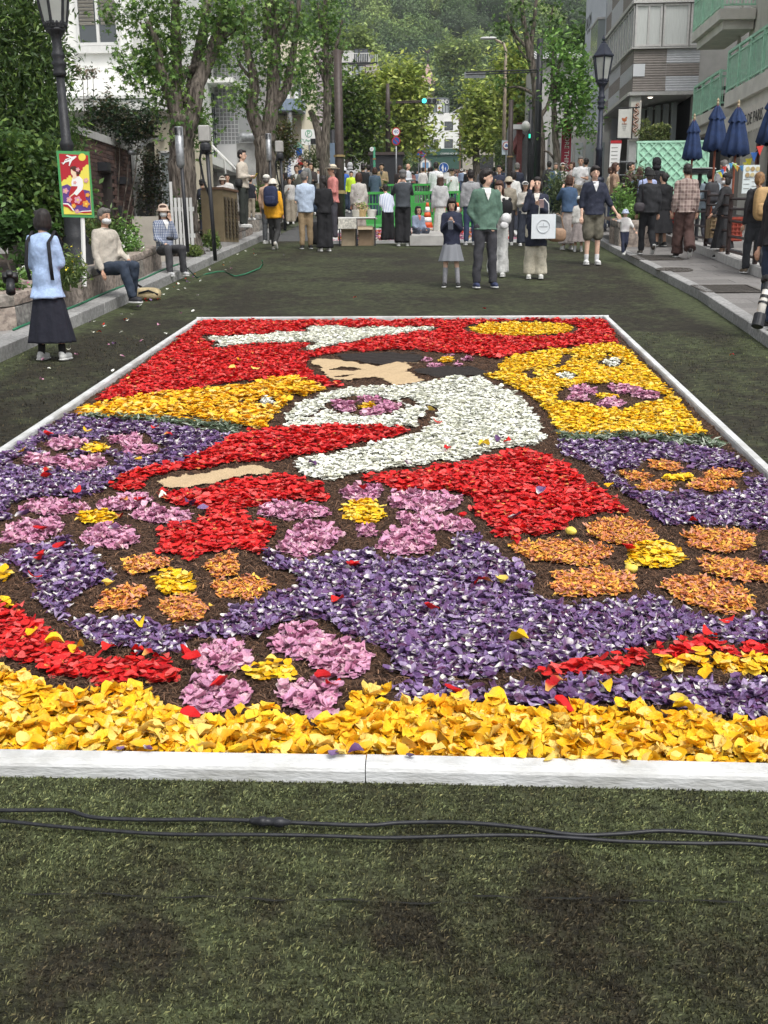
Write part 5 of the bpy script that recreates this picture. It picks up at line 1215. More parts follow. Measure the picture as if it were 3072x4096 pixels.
fp([(592,255),(612,275),(635,285),(640,325),(655,322),(612,345),(606,312),(598,305),(592,290)],sS,'face',.011)
fp([(578,490),(612,460),(620,470),(590,490)],sS,'hand',.0115)
fp([(583,250),(600,236),(630,235),(650,255),(670,270),(672,295),(655,306),(640,300),(634,280),(612,262),(596,262),(588,262)],sB,'hair',.012)
fp([(507,208),(530,205),(545,178),(580,165),(548,148),(560,142),(600,157),(632,150),(638,158),(620,175),(600,190),(580,235),(573,232),(578,196),(545,205),(525,225),(522,212)],sW,'plane',.008)
for k in range(4): fp([(546+k*12,186-k*5),(553+k*12,183-k*5),(553+k*12,190-k*5),(546+k*12,193-k*5)],sB,'plane_window',.009)
fl=lambda cx,cy,r,n=16:[(cx+r*math.cos(2*math.pi*k/n),cy+r*math.sin(2*math.pi*k/n)) for k in range(n)]
fp([p for p in fl(684,160,31,20)],sY,'sun',.004)
for (cx,cy,r,m) in ((547,441,26,sPk),(578,514,26,sPk),(651,517,33,sPk),(733,475,20,sO),(720,550,32,sO),(616,567,22,sO),(645,612,20,sPk),(719,353,21,sPk),(626,372,15,sPk),(650,263,18,sPk)):
    pl=[]
    for k in range(30): a=2*math.pi*k/30; rr=r*(.66+.34*abs(math.cos(2.5*a))); pl.append((cx+rr*math.cos(a),cy+rr*math.sin(a)))
    fp(pl,m,'flower',.013); fp(fl(cx,cy,r*.25,8),sY,'flower_centre',.015)
fp([(525,545),(570,545),(600,575),(625,612),(600,602),(570,575),(527,562)],sW,'white_wave',.0135); fp([(527,553),(565,556),(590,580),(612,612),(592,602),(565,578),(528,568)],sR,'red_wave',.0145)
fp([(640,622),(690,608),(765,604),(766,618),(700,624)],sW,'white_wave',.009); fp([(660,622),(700,614),(766,612),(766,622),(700,628)],sR,'red_wave',.0105)
fp([(529,570),(560,580),(600,612),(640,628),(767,634),(767,640),(533,637)],sY,'yellow_ground',.008)
mb=MB(); p0=np.array(sp(.62,.98,-.012)); mb.tube([tuple(p0+np.array([0,.012,0])),(0,.012,-.05)],.028,4,.6); mb.build('stake',m_white,t)
# brown utility cabinet
YU=23
p=AY(930,1000,YU)
g0=G(833,1002); t=thing('utility_cabinet','brown steel utility cabinet with louvred vents beside the big street tree','utility cabinet',(-5.15,23.0,gz(23.0)+.10))
ux=lambda u,Y:AY(u,900,Y)[0]+5.15
m_cb=M_('cabinet_brown',(.185,.145,.085),.6,.12,3,.1,30)
x0=ux(812,23.2); x1=ux(895,23.0); z1=AY(870,758,23)[2]-gz(23)-.1
Pz=[(x0,.12),(x1,0),(x1+.10,1.15),(x0+.05,1.3)]
s=MB(); s.prism(Pz,.16,z1); s.build('body',m_cb,t)
s=MB(); s.prism([(x*1.0+(.03 if x>0 else -.03),y+( -.03 if y<.3 else .03)) for x,y in Pz],z1+.002,z1+.05); s.build('lid',M_('lid_brown',(.14,.08,.05),.6),t)
s=MB(); s.prism([(x,y) for x,y in Pz],-.1,.155); s.build('plinth',m_conc,t)
q0=Vector((x1,0,0)); q1=Vector((x1+.10,1.15,0)); tt=(q1-q0); nn=Vector((tt.y,-tt.x,0)).normalized()
for zz_ in (.25,z1-.55):
    for k in range(4):
        s=MB(); a=q0+tt*(.08+k*.24); b=q0+tt*(.22+k*.24)
        for lou in range(5):
            zc=zz_+.03+lou*.08; s.add([tuple(a+nn*.004+Vector((0,0,zc))),tuple(b+nn*.004+Vector((0,0,zc))),tuple(b+nn*.03+Vector((0,0,zc-.03))),tuple(a+nn*.03+Vector((0,0,zc-.03))),tuple(a+nn*.004+Vector((0,0,zc+.06))),tuple(b+nn*.004+Vector((0,0,zc+.06)))],[(0,1,2,3),(3,2,5,4)])
        s.build('vent',M_('vent_dark',(.07,.055,.035),.6),t)
# slotted steel cylinders, speaker posts
def post_with_can(u,v_base,yy_,label,zt,grp):
    x=AY(u,900,yy_)[0]; t=thing('uplight_post',label,'light post',(x,yy_,gz(yy_)+.3),group=grp)
    s=MB(); s.tube([(.05,0,0),(.02,0,zt)],.035,8); s.build('pole',m_black,t,True)
    s=MB(); s.lathe([(.05,zt-.10),(.078,zt-.04),(.078,zt+.62)],14); s.build('canister',m_steel,t,True)
    s=MB()
    for k in range(6):
        a=-math.pi/2+(k-2.5)*.3; s.box((.080*math.cos(a),.080*math.sin(a),zt+.54),(.018,.012,.13),rz=a)
    s.build('slots',m_dark,t,kind='stuff')
zt=AY(705,650,20.1)[2]-gz(20.1)-.3
post_with_can(735,0,19.9,'slim black post topped by a galvanised slotted canister in front of the nearest street tree',zt,'canister light posts')
post_with_can(1085,0,29.2,'slim post topped by a dark slotted canister in front of the second street tree',AY(1075,632,29.2)[2]-gz(29.2)-.3,'canister light posts')
def speaker_post(u,yy_,vtop,label):
    x=AY(u,900,yy_)[0]; t=thing('speaker_post',label,'loudspeaker post',(x,yy_,gz(yy_)+.1),group='loudspeaker posts')
    zt=AY(u,vtop,yy_)[2]-gz(yy_)-.1
    s=MB(); s.tube([(.0,0,0),(-.06,0,zt)],.038,8); s.build('pole',m_black,t,True)
    s=MB(); s.sup((-.08,-.02,zt+.10),(.10,.10,.10),.7); s.box((-.08,0,zt+.0),(.2,.04,.04)); s.build('bracket',m_black,t)
    s=MB(); s.box((-.09,-.02,zt+.34),(.21,.18,.29)); s.build('speaker_box',M_('box_grey',(.36,.35,.33),.6,.08),t,bev=.02)
    s=MB(); s.tube([(-.16,.02,zt+.1),(-.22,.05,zt-.1),(-.16,.04,zt-.5),(-.02,.04,zt-.9)],.022,6); s.build('cable',m_cab,t,True)
speaker_post(855,20.3,612,'black post carrying a grey loudspeaker box beside the brown cabinet')
speaker_post(1140,29.3,640,'black post carrying a loudspeaker box by the second street tree')
# ================================================================ junction: signals, signs, barriers
def poleat(u,yy_): return AY(u,650,yy_)[0]
mblue=M_('sign_blue',(.02,.09,.32),.4); mred=M_('sign_red',(.50,.03,.03),.4); mwht=M_('sign_white',(.78,.78,.78),.4); mgrn=M_('barrier_green',(.05,.30,.06),.5,.15,6)
def disc(par,c,r,m,name,d=0,n=22):
    s=MB(); s.tube([(c[0],c[1]-d,c[2]),(c[0],c[1]-d-.006,c[2])],r,n); return s.build(name,m,par)
# signal with arm
Y1=62.
t=thing('traffic_signal','brown pole with a long arm holding a traffic signal showing green','traffic signal',(poleat(1553,Y1),Y1,gz(Y1)))
z=lambda v:AY(1553,v,Y1)[2]-gz(Y1); x=lambda u:AY(u,400,Y1)[0]-t.location[0]
s=MB(); s.tube([(0,0,0),(0,0,z(425)),(0,0,z(335))],[.16,.14,.09],10); s.build('pole',m_brownp,t,True)
s=MB(); s.tube([(0,0,z(413)),(x(1690),0,z(410))],.045,6); s.tube([(0,0,z(408)),(x(1690),0,z(404))],.03,6); s.build('arm',m_brownp,t)
s=MB(); s.sup(((x(1687)+x(1748))/2,-.05,z(407)),((x(1748)-x(1687))/2,.12,(z(395)-z(419))/2),.35,16,8); s.build('signal_head',M_('signal_grey',(.14,.15,.14),.5),t)
for u,m in ((1697,M_('signal_green_lit',(.05,.9,.7),emit=1.6)),(1717,m_dark),(1738,m_dark)):
    disc(t,(x(u),-.17,z(407)),(x(1708)-x(1687))/2*.82,m,'lens')
# speed and no-parking signs
Y2=52.
t=thing('road_sign_post','grey post with a round 40 speed sign above a blue no parking sign','road sign',(poleat(1585,Y2),Y2,gz(Y2)))
z=lambda v:AY(1585,v,Y2)[2]-gz(Y2)
s=MB(); s.tube([(0,0,0),(0,0,z(515))],.035,8); s.build('pole',m_steel,t,True)
r=(z(510)-z(546))/2
disc(t,(0,-.05,z(528)),r,mred,'speed_disc'); disc(t,(0,-.05,z(528)),r*.78,mwht,'speed_face',.007); text('40',r*1.15,mblue,(0,-.065,z(528)),parent=t,name='speed_number')
disc(t,(0,-.05,z(564)),r,mred,'parking_disc'); disc(t,(0,-.05,z(564)),r*.78,mblue,'parking_face',.007)
s=MB(); s.box((0,-.064,z(564)),(r*1.6,.004,r*.22),ry=R(45)); s.build('parking_bar',mred,t)
# smaller far signs
def post_sign(u,v,yy_,r,top,face,label,kind='bar',postv=None):
    t=thing('round_road_sign',label,'road sign',(poleat(u,yy_),yy_,gz(yy_))); z=AY(u,v,yy_)[2]-gz(yy_)
    s=MB(); s.tube([(0,0,0),(0,0,z)],.035,6); s.build('pole',m_steel,t)
    disc(t,(0,-.05,z),r,top,'sign_disc'); disc(t,(0,-.05,z),r*.8,face,'sign_face',.007)
    if kind=='bar': s=MB(); s.box((0,-.062,z),(r*1.6,.004,r*.2),ry=R(45)); s.build('sign_bar',mred,t)
    if kind=='cross':
        s=MB(); s.box((0,-.062,z),(r*1.6,.004,r*.2),ry=R(45)); s.box((0,-.067,z),(r*1.6,.004,r*.2),ry=R(-45)); s.build('sign_cross',mred,t)
    return t,z
post_sign(1674,607,95,.42,mred,mblue,'red and blue no stopping sign left of the turret building','cross')
post_sign(1690,614,95,.32,mred,mblue,'smaller no parking sign beside the no stopping sign')
t,z=post_sign(2024,583,50,.17,mred,mwht,'round white sign with a blue vehicle on a blue-white board at the right',None)
s=MB(); s.box((0,-.0,z-.08),(.40,.02,.62)); s.build('backing_board',M_('pale_blue_board',(.50,.58,.62),.5),t)
s=MB(); s.box((0,-.064,z-.02),(.14,.004,.06)); s.box((0,-.064,z+.04),(.08,.004,.05)); s.build('vehicle_symbol',mblue,t)
# back of round sign + pedestrian sign among the crowd
Y3=60.
t,z=post_sign(1702,660,Y3,.33,m_steel,mwht,'round grey sign seen from behind with a blue sheet, on an orange rusty pole','x')
s=MB(); s.box((0,-.066,z-.02),(.34,.01,.30)); s.build('blue_sheet',M_('sheet_blue',(.20,.36,.55)),t); s=MB(); s.tube([(0,-.09,0),(0,-.09,z+.36)],.03,6); s.build('rusty_pole',M_('rust',(.30,.12,.05),.8,.3,12),t)
s=MB(); s.box((0,-.1,z-.6),(.42,.02,.42)); s.build('notice',m_white,t)
t=thing('pedestrian_sign','round blue pedestrians-only sign with a white adult and child','road sign',(poleat(1775,Y3),Y3,gz(Y3))); z=AY(1775,671,Y3)[2]-gz(Y3)
s=MB(); s.tube([(0,0,0),(0,0,z)],.03,6); s.build('pole',m_steel,t)
disc(t,(0,-.05,z),.27,mwht,'sign_rim'); disc(t,(0,-.05,z),.25,mblue,'sign_face',.007)
s=MB()
for cx,k in ((-.05,1),(.10,.55)):
    zz_=z-.02-(1-k)*.10; s.sup((cx,-.066,zz_+.14*k),(.032*k,.004,.036*k),1,8,5); s.box((cx,-.066,zz_+.035*k),(.085*k,.006,.13*k)); s.box((cx-.022*k,-.066,zz_-.10*k),(.032*k,.006,.15*k),ry=.1); s.box((cx+.022*k,-.066,zz_-.10*k),(.032*k,.006,.15*k),ry=-.1); s.box((cx-.06*k,-.066,zz_+.03*k),(.022*k,.006,.13*k),ry=.3)
s.build('walkers_symbol',mwht,t)
s=MB(); s.box((.12,-.02,z-.42),(.36,.02,.34)); s.build('notice',m_white,t)
# parking sign and liquor sign
Y4=48.
t=thing('parking_sign','white parking sign with a green ringed P and a small map panel','parking sign',(poleat(1230,Y4),Y4,gz(Y4)))
z=lambda v:AY(1230,v,Y4)[2]-gz(Y4); x=lambda u:AY(u,500,Y4)[0]-t.location[0]
s=MB(); s.bx(x(1204),x(1264),0,.12,z(580),z(517)); s.build('box',mwht,t)
disc(t,(x(1234),-.003,z(535)),x(1248)-x(1234),M_('sign_green_p',(.02,.28,.12)),'ring'); disc(t,(x(1234),-.003,z(535)),(x(1248)-x(1234))*.84,mwht,'ring_face',.008)
text('P',.30,M_('sign_green_p',(.0,.3,.1)),(x(1234),-.02,z(535)),parent=t,name='letter'); text('KT-Park',.16,M_('sign_green_p',(.0,.3,.1)),(x(1222),-.008,z(563)),parent=t)
s=MB(); s.bx(x(1241),x(1262),-.02,-.002,z(577),z(555)); s.build('map_panel',m_dark,t)
s=MB(); s.tube([(x(1235),.06,0),(x(1235),.06,z(580))],.05,6); s.build('pole',m_steel,t)
Y5=46.
t=thing('liquor_shop_sign','tall white shop sign with a blue jar emblem and red and blue lettering','shop sign',(poleat(1190,Y5),Y5,gz(Y5)))
z=lambda v:AY(1190,v,Y5)[2]-gz(Y5); x=lambda u:AY(u,500,Y5)[0]-t.location[0]
s=MB(); s.bx(x(1172),x(1210),0,.3,z(705),z(590)); s.build('box',mwht,t)
s=MB(); s.add([(x(1168),-.05,z(592)),(x(1212),-.05,z(592)),(x(1190),-.05,z(565)),(x(1168),.35,z(592)),(x(1212),.35,z(592)),(x(1190),.35,z(565))],[(0,1,2),(3,5,4),(0,2,5,3),(1,4,5,2)]); s.build('green_cap',M_('verdigris',(.20,.38,.30)),t)
s=MB(); s.lathe([(.08,0),(.13,.05),(.13,.22),(.08,.30),(.12,.36),(.08,.40)],10,(x(1194),-.02,z(623)),1,.15); s.build('jar_emblem',mblue,t)
text('酒',.30,mred,(x(1194),-.015,z(641)),parent=t,name='letter'); text('NEWSON',.24,mblue,(x(1177)-.25,-.05,z(670)),parent=t,ry=-math.pi/2); 
s=MB(); s.bx(x(1177)-.42,x(1177)-.06,-.03,.1,z(705),z(632)); s.build('side_banner',mwht,t)
# sign gantry back (grey) with double arm
Y6=40.
t=thing('sign_gantry','dark double-bar arm holding the back of a long grey road sign over the right trees','sign gantry',(poleat(2148,Y6),Y6,gz(Y6)))
z=lambda v:AY(2148,v,Y6)[2]-gz(Y6); x=lambda u:AY(u,300,Y6)[0]-t.location[0]
s=MB(); s.tube([(0,0,0),(0,0,z(155))],[.13,.11],8); s.build('pole',m_black,t,True)
s=MB(); s.tube([(x(1862),-.1,z(286)),(x(2150),-.1,z(281))],.026,6); s.tube([(x(1862),-.1,z(296)),(x(2150),-.1,z(290))],.02,6); s.build('arms',m_black,t)
s=MB(); s.bx(x(1858),x(1942),.0,.04,z(308),z(283)); s.build('sign_back',m_steel,t)
# globe lamp
t=thing('globe_lamp','white globe lamp on a dark pole with a green pedestrian signal','lamp',(poleat(2118,44),44,gz(44)))
z=lambda v:AY(2118,v,44)[2]-gz(44); x=lambda u:AY(u,500,44)[0]-t.location[0]
s=MB(); s.tube([(0,0,0),(0,0,z(400))],.09,8); s.build('pole',m_black,t,True)
s=MB(); s.sup((x(2101),-.25,z(508)),((x(2119)-x(2084))/2,.19,(z(487)-z(530))/2),1,18,12); s.build('globe',M_('globe_glass',(.62,.62,.58),.3),t,True)
s=MB(); s.bx(x(2110),x(2124),-.35,-.1,z(560),z(534)); s.build('signal_box',m_dark,t)
s=MB(); s.bx(x(2113),x(2120),-.36,-.352,z(556),z(540)); s.build('walk_light',M_('walk_green',(.05,.8,.5),emit=.8),t)
s=MB(); s.bx(x(2128),x(2143),-.3,-.1,z(565),z(540)); s.build('control_box',m_frame,t)
# poles
def pole(u,yy_,vt,r,label,m,name='utility_pole',cat='pole',band=True):
    t=thing(name,label,cat,(poleat(u,yy_),yy_,gz(yy_))); zt=AY(u,vt,yy_)[2]-gz(yy_)
    s=MB(); s.tube([(0,0,0),(0,0,zt*.4),(0,0,zt)],[r,r*.95,r*.8],10); s.build('shaft',m,t,True)
    s=MB(); s.lathe([(r*1.25,.9),(r*1.25,1.0)],10); s.lathe([(r*1.2,2.0),(r*1.2,2.06)],10); s.build('collar',M_('collar_tan',(.30,.22,.10)) if band else m,t)
    return t
pole(1358,34,200,.15,'thick brown steel pole beside the third street tree on the left',m_brownp)
t=pole(1332,35,520,.09,'thin black pole with a small blue banner on a stone base',m_black); 
s=MB(); s.box((0,0,.55),(.35,.35,1.1)); s.build('stone_base',m_granite,t); s=MB(); s.box((0,-.12,2.0),(.16,.02,.85)); s.build('name_banner',M_('banner_navy',(.20,.26,.36)),t)
pole(2040,47,400,.12,'brown steel pole right of the white turret building',m_brownp)
pole(2128,43,300,.085,'black double pole beside the right street tree',m_black,band=False)
t=pole(1497,48,588,.06,'green pole with a round clock-like tag numbered 01',M_('pole_green',(.05,.22,.13))); zt=AY(1497,597,48)[2]-gz(48)
disc(t,(-.1,-.08,zt),.09,mwht,'number_disc'); text('01',.1,mblue,(-.1,-.095,zt),parent=t)
t=thing('vending_kiosk','dark kiosk box on the left pavement at the junction','kiosk',(poleat(1545,58),58,gz(58)))
s=MB(); s.bx(-.85,.85,0,1.2,0,2.35); s.build('body',m_black,t); s=MB(); s.bx(-.95,.95,-.1,1.3,2.352,2.5); s.build('roof',m_brownp,t)
# green fence barriers
YBAR=31.5
def barrier(x0,w,yy_,label,h=1.02):
    t=thing('fence_barrier',label,'barrier',(x0,yy_,gz(yy_)),group='green temporary barriers across the street')
    s=MB(); s.bx(0,w,-.03,.03,h-.07,h); s.bx(0,.07,-.03,.03,.05,h-.07); s.bx(w-.07,w,-.03,.03,.05,h-.07); s.bx(.07,w-.07,-.025,.025,.12,.36); s.bx(.07,w-.07,-.02,.02,.66,.70); s.build('frame',mgrn,t)
    for k in range(12):
        pass
    b=MB(); n=int(w/.09)
    for k in range(n): a=.08+k*.09; b.bx(a,a+.016,-.008,.008,.36,h-.07)
    b.build('mesh_bars',mgrn,t,kind='stuff')
    for a in (.2,w-.3): q=MB(); q.bx(a,a+.1,-.28,.28,0,.05); q.build('foot',mgrn,t)
    return t
names=['leftmost green barrier, mostly hidden by the hooded woman','green barrier behind the man photographing in the grey cap','green barrier behind the orange cones','green barrier between the woman in grey and the man in the green jacket','green barrier at the right behind the tall man in green']
for k in range(5):
    x0=AY(1440+k*100,700,YBAR)[0]; barrier(x0,.74,YBAR,names[k])
for k,(u,lb_) in enumerate(((1512,'green barrier in the rear row above the planter leaves'),(1650,'green barrier in the rear row below the round grey sign'),(1740,'green barrier in the rear row beside the steward in white'))):
    barrier(AY(u,700,40)[0],.9,40,lb_,1.05)
s=MB(); a=AY(1440,700,36)[0]; b=AY(2000,700,36)[0]
for i in range(1): s.add([(a,32,gz(32)+.006),(b,32,gz(32)+.006),(b,41,gz(41)+.006),(a,41,gz(41)+.006)],[(0,1,2,3)])
s.build('green_floor_matting',mgrn,kind='structure')
# cones
mor=M_('cone_orange',(.62,.10,.03),.5)
def cone(x,yy_,label):
    t=thing('traffic_cone',label,'traffic cone',(x,yy_,gz(yy_)),group='orange and white traffic cones')
    s=MB(); s.box((0,0,.02),(.38,.38,.04)); s.build('foot',mor,t)
    pr=[(.16,.04),(.135,.17),(.11,.31),(.085,.45),(.06,.60),(.035,.72)]
    for k in range(5): s=MB(); s.lathe([pr[k],pr[k+1]],14); s.build('band',(mor,mwht)[k%2],t,True)
for u,v,lb_ in ((1710,750,'orange and white cone with yellow netting beside it, left of the woman in grey'),(1809,782,'orange and white cone left of the green barrier joint, nearer of the close pair'),(1830,782,'orange and white cone touching its twin, right of the pair')):
    cone(AY(u,v,30.8 if u>1750 else 31.1)[0],30.8 if u>1750 else 31.1,lb_)
# second flower carpet behind, its frame and white slabs
yc0,yc1=25.6,30.2
xa=G(1300,970)[0]; xb=G(2098,968)[0]
t=thing('far_flower_carpet','second smaller flower carpet of pink and white petals in a white frame beyond the visitors','flower carpet',(xa,yc0,gz(yc0)))
W2=xb-xa
def brd(x0,x1,y0,y1): s=MB(); s.add([(x0,y0,SL*y0+.0),(x1,y0,SL*y0),(x1,y1,SL*y1),(x0,y1,SL*y1),(x0,y0,SL*y0+.07),(x1,y0,SL*y0+.07),(x1,y1,SL*y1+.07),(x0,y1,SL*y1+.07)],[(4,5,6,7),(0,1,5,4),(1,2,6,5),(2,3,7,6),(3,0,4,7)]); s.build('board',m_wh,t)
brd(0,W2,0,.09); brd(0,.09,.09,yc1-yc0); brd(W2-.09,W2,.09,yc1-yc0); brd(0,W2,yc1-yc0+.002,yc1-yc0+.09)
n=7000; x=rng.uniform(.12,W2-.12,n); y=rng.uniform(.12,yc1-yc0-.05,n); zc=np.zeros(n)
pal={PNK:0,WHT:1,RED:2,YE2:3,PUR:4}
sel=(np.sin(x*4+1)*np.sin(y*3.3)+.4*np.sin(x*9-y*5)); kds=np.where(sel>.35,PNK,np.where(sel>-.05,WHT,np.where(sel>-.5,RED,np.where(sel>-.8,YE2,PUR))))
for kd in (PNK,WHT,RED,YE2,PUR):
    m=kds==kd
    V,F,c=make_petals(kd,x[m],y[m],SL*y[m]+.02+rng.uniform(0,.03,m.sum()),1,1.3)
    link(NMP[kd],npmesh(NMP[kd],V,F,m_pet,c),t,kind='stuff')
s=MB(); s.add([(.05,.05,.02),(W2-.05,.05,.02),(W2-.05,yc1-yc0,SL*(yc1-yc0)+.02),(.05,yc1-yc0,SL*(yc1-yc0)+.02)],[(0,1,2,3)]); s.build('bed',m_bark,t)
# grey-white slab left of it (fibre board laid on the turf) and display table
p0=G(1640,985); p1=G(1790,985)
t=thing('pale_board','pale grey boards lying on the turf beside the crouching girl','board',(p0[0],p0[1]-.1,gz(p0[1]-.1)+.02))
s=MB(); s.add([(0,0,0),(p1[0]-p0[0],0,0),(p1[0]-p0[0]-.05,2.0,.17),(.1,2.2,.19),(0,0,.22),(p1[0]-p0[0],0,.22),(p1[0]-p0[0]-.05,2.0,.39),(.1,2.2,.41)],[(4,5,6,7),(0,1,5,4),(1,2,6,5),(3,0,4,7)]); s.build('board',M_('fibre_board',(.34,.33,.31),.9,.15,3),t)
g=G(1400,985)
t=thing('display_table','low stall table with a white patterned cloth and open beige boxes beneath','table',(g[0],g[1],gz(g[1])))
x=lambda u:AY(u,900,g[1])[0]-g[0]; zz_=lambda v:AY(1400,v,g[1])[2]-gz(g[1])
s=MB(); s.bx(x(1352),x(1500),0,.9,zz_(868)-.03,zz_(868)); s.build('tabletop',m_white,t)
s=MB(); s.bx(x(1354),x(1422),-.02,-.002,zz_(915),zz_(868)-.035); 
for k in range(9): s.bx(x(1354)+k*.05,x(1354)+k*.05+.02,-.03,-.022,zz_(915),zz_(868)-.04)
s.build('cloth_front',M_('lace_cloth',(.55,.53,.47),.9,.35,22),t)
for k,u in enumerate((1355,1424,1497)): q=MB(); q.bx(x(u),x(u)+.03,.0,.03,0,zz_(868)-.03); q.build('leg',m_black,t)
for k,(a,b) in enumerate(((1362,1418),(1430,1490))):
    bx_t=thing('cardboard_box',('open beige cardboard box under the stall table, left one','open brown cardboard box under the stall table, right one')[k],'box',(g[0]+x(a),g[1]+.15,gz(g[1]+.15)),group='boxes under the stall table')
    w_=x(b)-x(a); q=MB(); q.bx(0,w_,0,.02,0,.42); q.bx(0,.02,.02,.5,0,.42); q.bx(w_-.02,w_,.02,.5,0,.42); q.bx(0,w_,.5,.52,0,.42); q.bx(.02,w_-.02,.02,.5,0,.02); q.build('body',M_('cardboard_%d'%k,((.36,.29,.20),(.24,.17,.11))[k],.9,.12,5),bx_t)
    q=MB(); q.box((w_/2,-.07,.40),(w_,.16,.012),rx=.6); q.build('flap',M_('cardboard_0',(.3,.3,.2)),bx_t)
for k,(u,c,lb_) in enumerate(((1425,(.5,.48,.42),'white cup tray on the stall table'),(1445,(.42,.30,.14),'tan wicker basket of flowers on the stall table'),(1485,(.62,.6,.55),'white rounded pot on the stall table'))):
    o=thing('stall_pot',lb_,'pot',(g[0]+x(u),g[1]+.3,gz(g[1])+zz_(868)))
    q=MB(); q.lathe([(.06,0),(.10,.03),(.11,.14),(.12,.16),(.10,.17),(.03,.14)],12); q.build('body',M_('pot_%d'%k,c,.7,.1),o,True)
    if k==1:
        V,F=scatter(tv,tf,rng.normal(0,.07,(160,3))+np.array([0,0,.24]),rotmats(160,rng.uniform(0,1.5,160)),np.full(160,.09)); q=npmesh('foliage',V,F,m_pet,np.repeat(np.array([(.6,.4,.3),(.2,.35,.08),(.7,.6,.3)])[rng.integers(0,3,160)],4 if len(tv)==4 else len(tv),0)); link('foliage',q,o,kind='stuff')
# ================================================================ vegetation
m_leaf=M_('leaf',(.1,.1,.1),.45,attr=True,trans=.28,spec=.35)
m_leaf_far=M_('leaf_far',(.1,.1,.1),.8,attr=True,trans=.12,spec=.1)
m_barkt=M_('tree_bark',(.075,.060,.048),.95,.45,9,1.0,14,stretch=(2.2,2.2,.35),col2=(.21,.18,.15))
LF_DIA=(np.array([[-.5,0,0],[-.05,.26,.06],[.5,0,-.04],[-.05,-.26,.06]]),np.array([[0,3,2,1]]))
LF_LONG=(np.array([[-.5,0,0],[-.1,.13,.04],[.5,0,-.12],[-.1,-.13,.04]]),np.array([[0,3,2,1]]))
_st=[(0.5*math.cos(a)*(1 if k%2==0 else .42),0.5*math.sin(a)*(1 if k%2==0 else .42),(-.08 if k%2==0 else .02)) for k,a in [(k,(k-4)*math.pi/5.) for k in range(9)]]
LF_STAR=(np.array([(-.12,0,.03)]+_st),np.array([[0,k,k+1] for k in range(1,9)]))
def cols(n,base,var=.35,tip=None):
    b=np.array(base); b=b[rng.integers(0,len(b),n)] if b.ndim==2 else np.broadcast_to(b,(n,3)); return b*rng.uniform(1-var,1+var,n)[:,None]
def leaf_cloud(blobs,size,leaf,base,var=.35,droop=.5,shell=.55,clump=0,sparse=26):
    """blobs: (cx,cy,cz,rx,ry,rz,n)"""
    V=[];F=[];K=[];off=0
    for b in blobs:
        n=int(b[6]); 
        if n<1: continue
        d=rng.normal(0,1,(n,3)); d/=np.linalg.norm(d,axis=1)[:,None]+1e-9
        r=rng.uniform(shell,1.0,n)**.8*(1+.22*np.sin(d[:,0]*5+b[0]*7)*np.sin(d[:,2]*6+b[2]*3)+.15*np.sin(d[:,1]*9+b[1]))
        P=np.array(b[:3])+d*r[:,None]*np.array(b[3:6])
        if clump:
            c=P[rng.integers(0,max(4,n//sparse),n)]; P=np.where((rng.random(n)<.86)[:,None],c+rng.normal(0,clump,(n,3)),P)
        S=size*rng.uniform(.65,1.3,n); Rm=rotmats(n,np.abs(rng.normal(droop,.5,n)))
        v,f=scatter(leaf[0],leaf[1],P,Rm,S); V.append(v);F.append(f+off);off+=len(v)
        # some leaves in the upper half of each blob are lighter and yellower
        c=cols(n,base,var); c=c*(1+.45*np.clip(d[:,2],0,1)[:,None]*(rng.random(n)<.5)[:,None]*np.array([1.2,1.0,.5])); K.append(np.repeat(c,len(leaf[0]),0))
    return np.concatenate(V),np.concatenate(F),np.concatenate(K)
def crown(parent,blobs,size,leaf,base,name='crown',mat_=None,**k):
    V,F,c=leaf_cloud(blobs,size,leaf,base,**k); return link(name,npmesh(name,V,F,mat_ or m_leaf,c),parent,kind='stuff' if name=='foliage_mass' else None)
def limb(mb,pts,rads,n=10,wob=.03):
    P=[Vector(p) for p in pts]; o=[];rr=[]
    for i in range(len(P)-1):
        p0,p1,p2,p3=[P[max(0,min(len(P)-1,q))] for q in (i-1,i,i+1,i+2)]
        for j in range(4):
            t=j/4; q=.5*((2*p1)+(-p0+p2)*t+(2*p0-5*p1+4*p2-p3)*t*t+(-p0+3*p1-3*p2+p3)*t**3); o.append(q+Vector((random.gauss(0,wob),random.gauss(0,wob),0))*rads[i]*2); rr.append((rads[i]*(1-t)+rads[i+1]*t)*random.uniform(.93,1.09))
    o.append(P[-1]); rr.append(rads[-1]); mb.tube(o,rr,n)
G_MAPLE=[(.10,.19,.045),(.14,.24,.055),(.07,.145,.035),(.20,.31,.08)]
G_DARK=[(.040,.085,.025),(.06,.115,.03),(.045,.095,.03),(.08,.14,.035)]
G_CAMPHOR=[(.38,.45,.11),(.31,.39,.09),(.47,.53,.15),(.22,.30,.07)]
G_FRESH=[(.16,.30,.08),(.21,.36,.09),(.12,.24,.06)]
def PP(u,v,yy_,o): p=AY(u,v,yy_); return (p[0]-o[0],p[1]-o[1],p[2]-o[2])
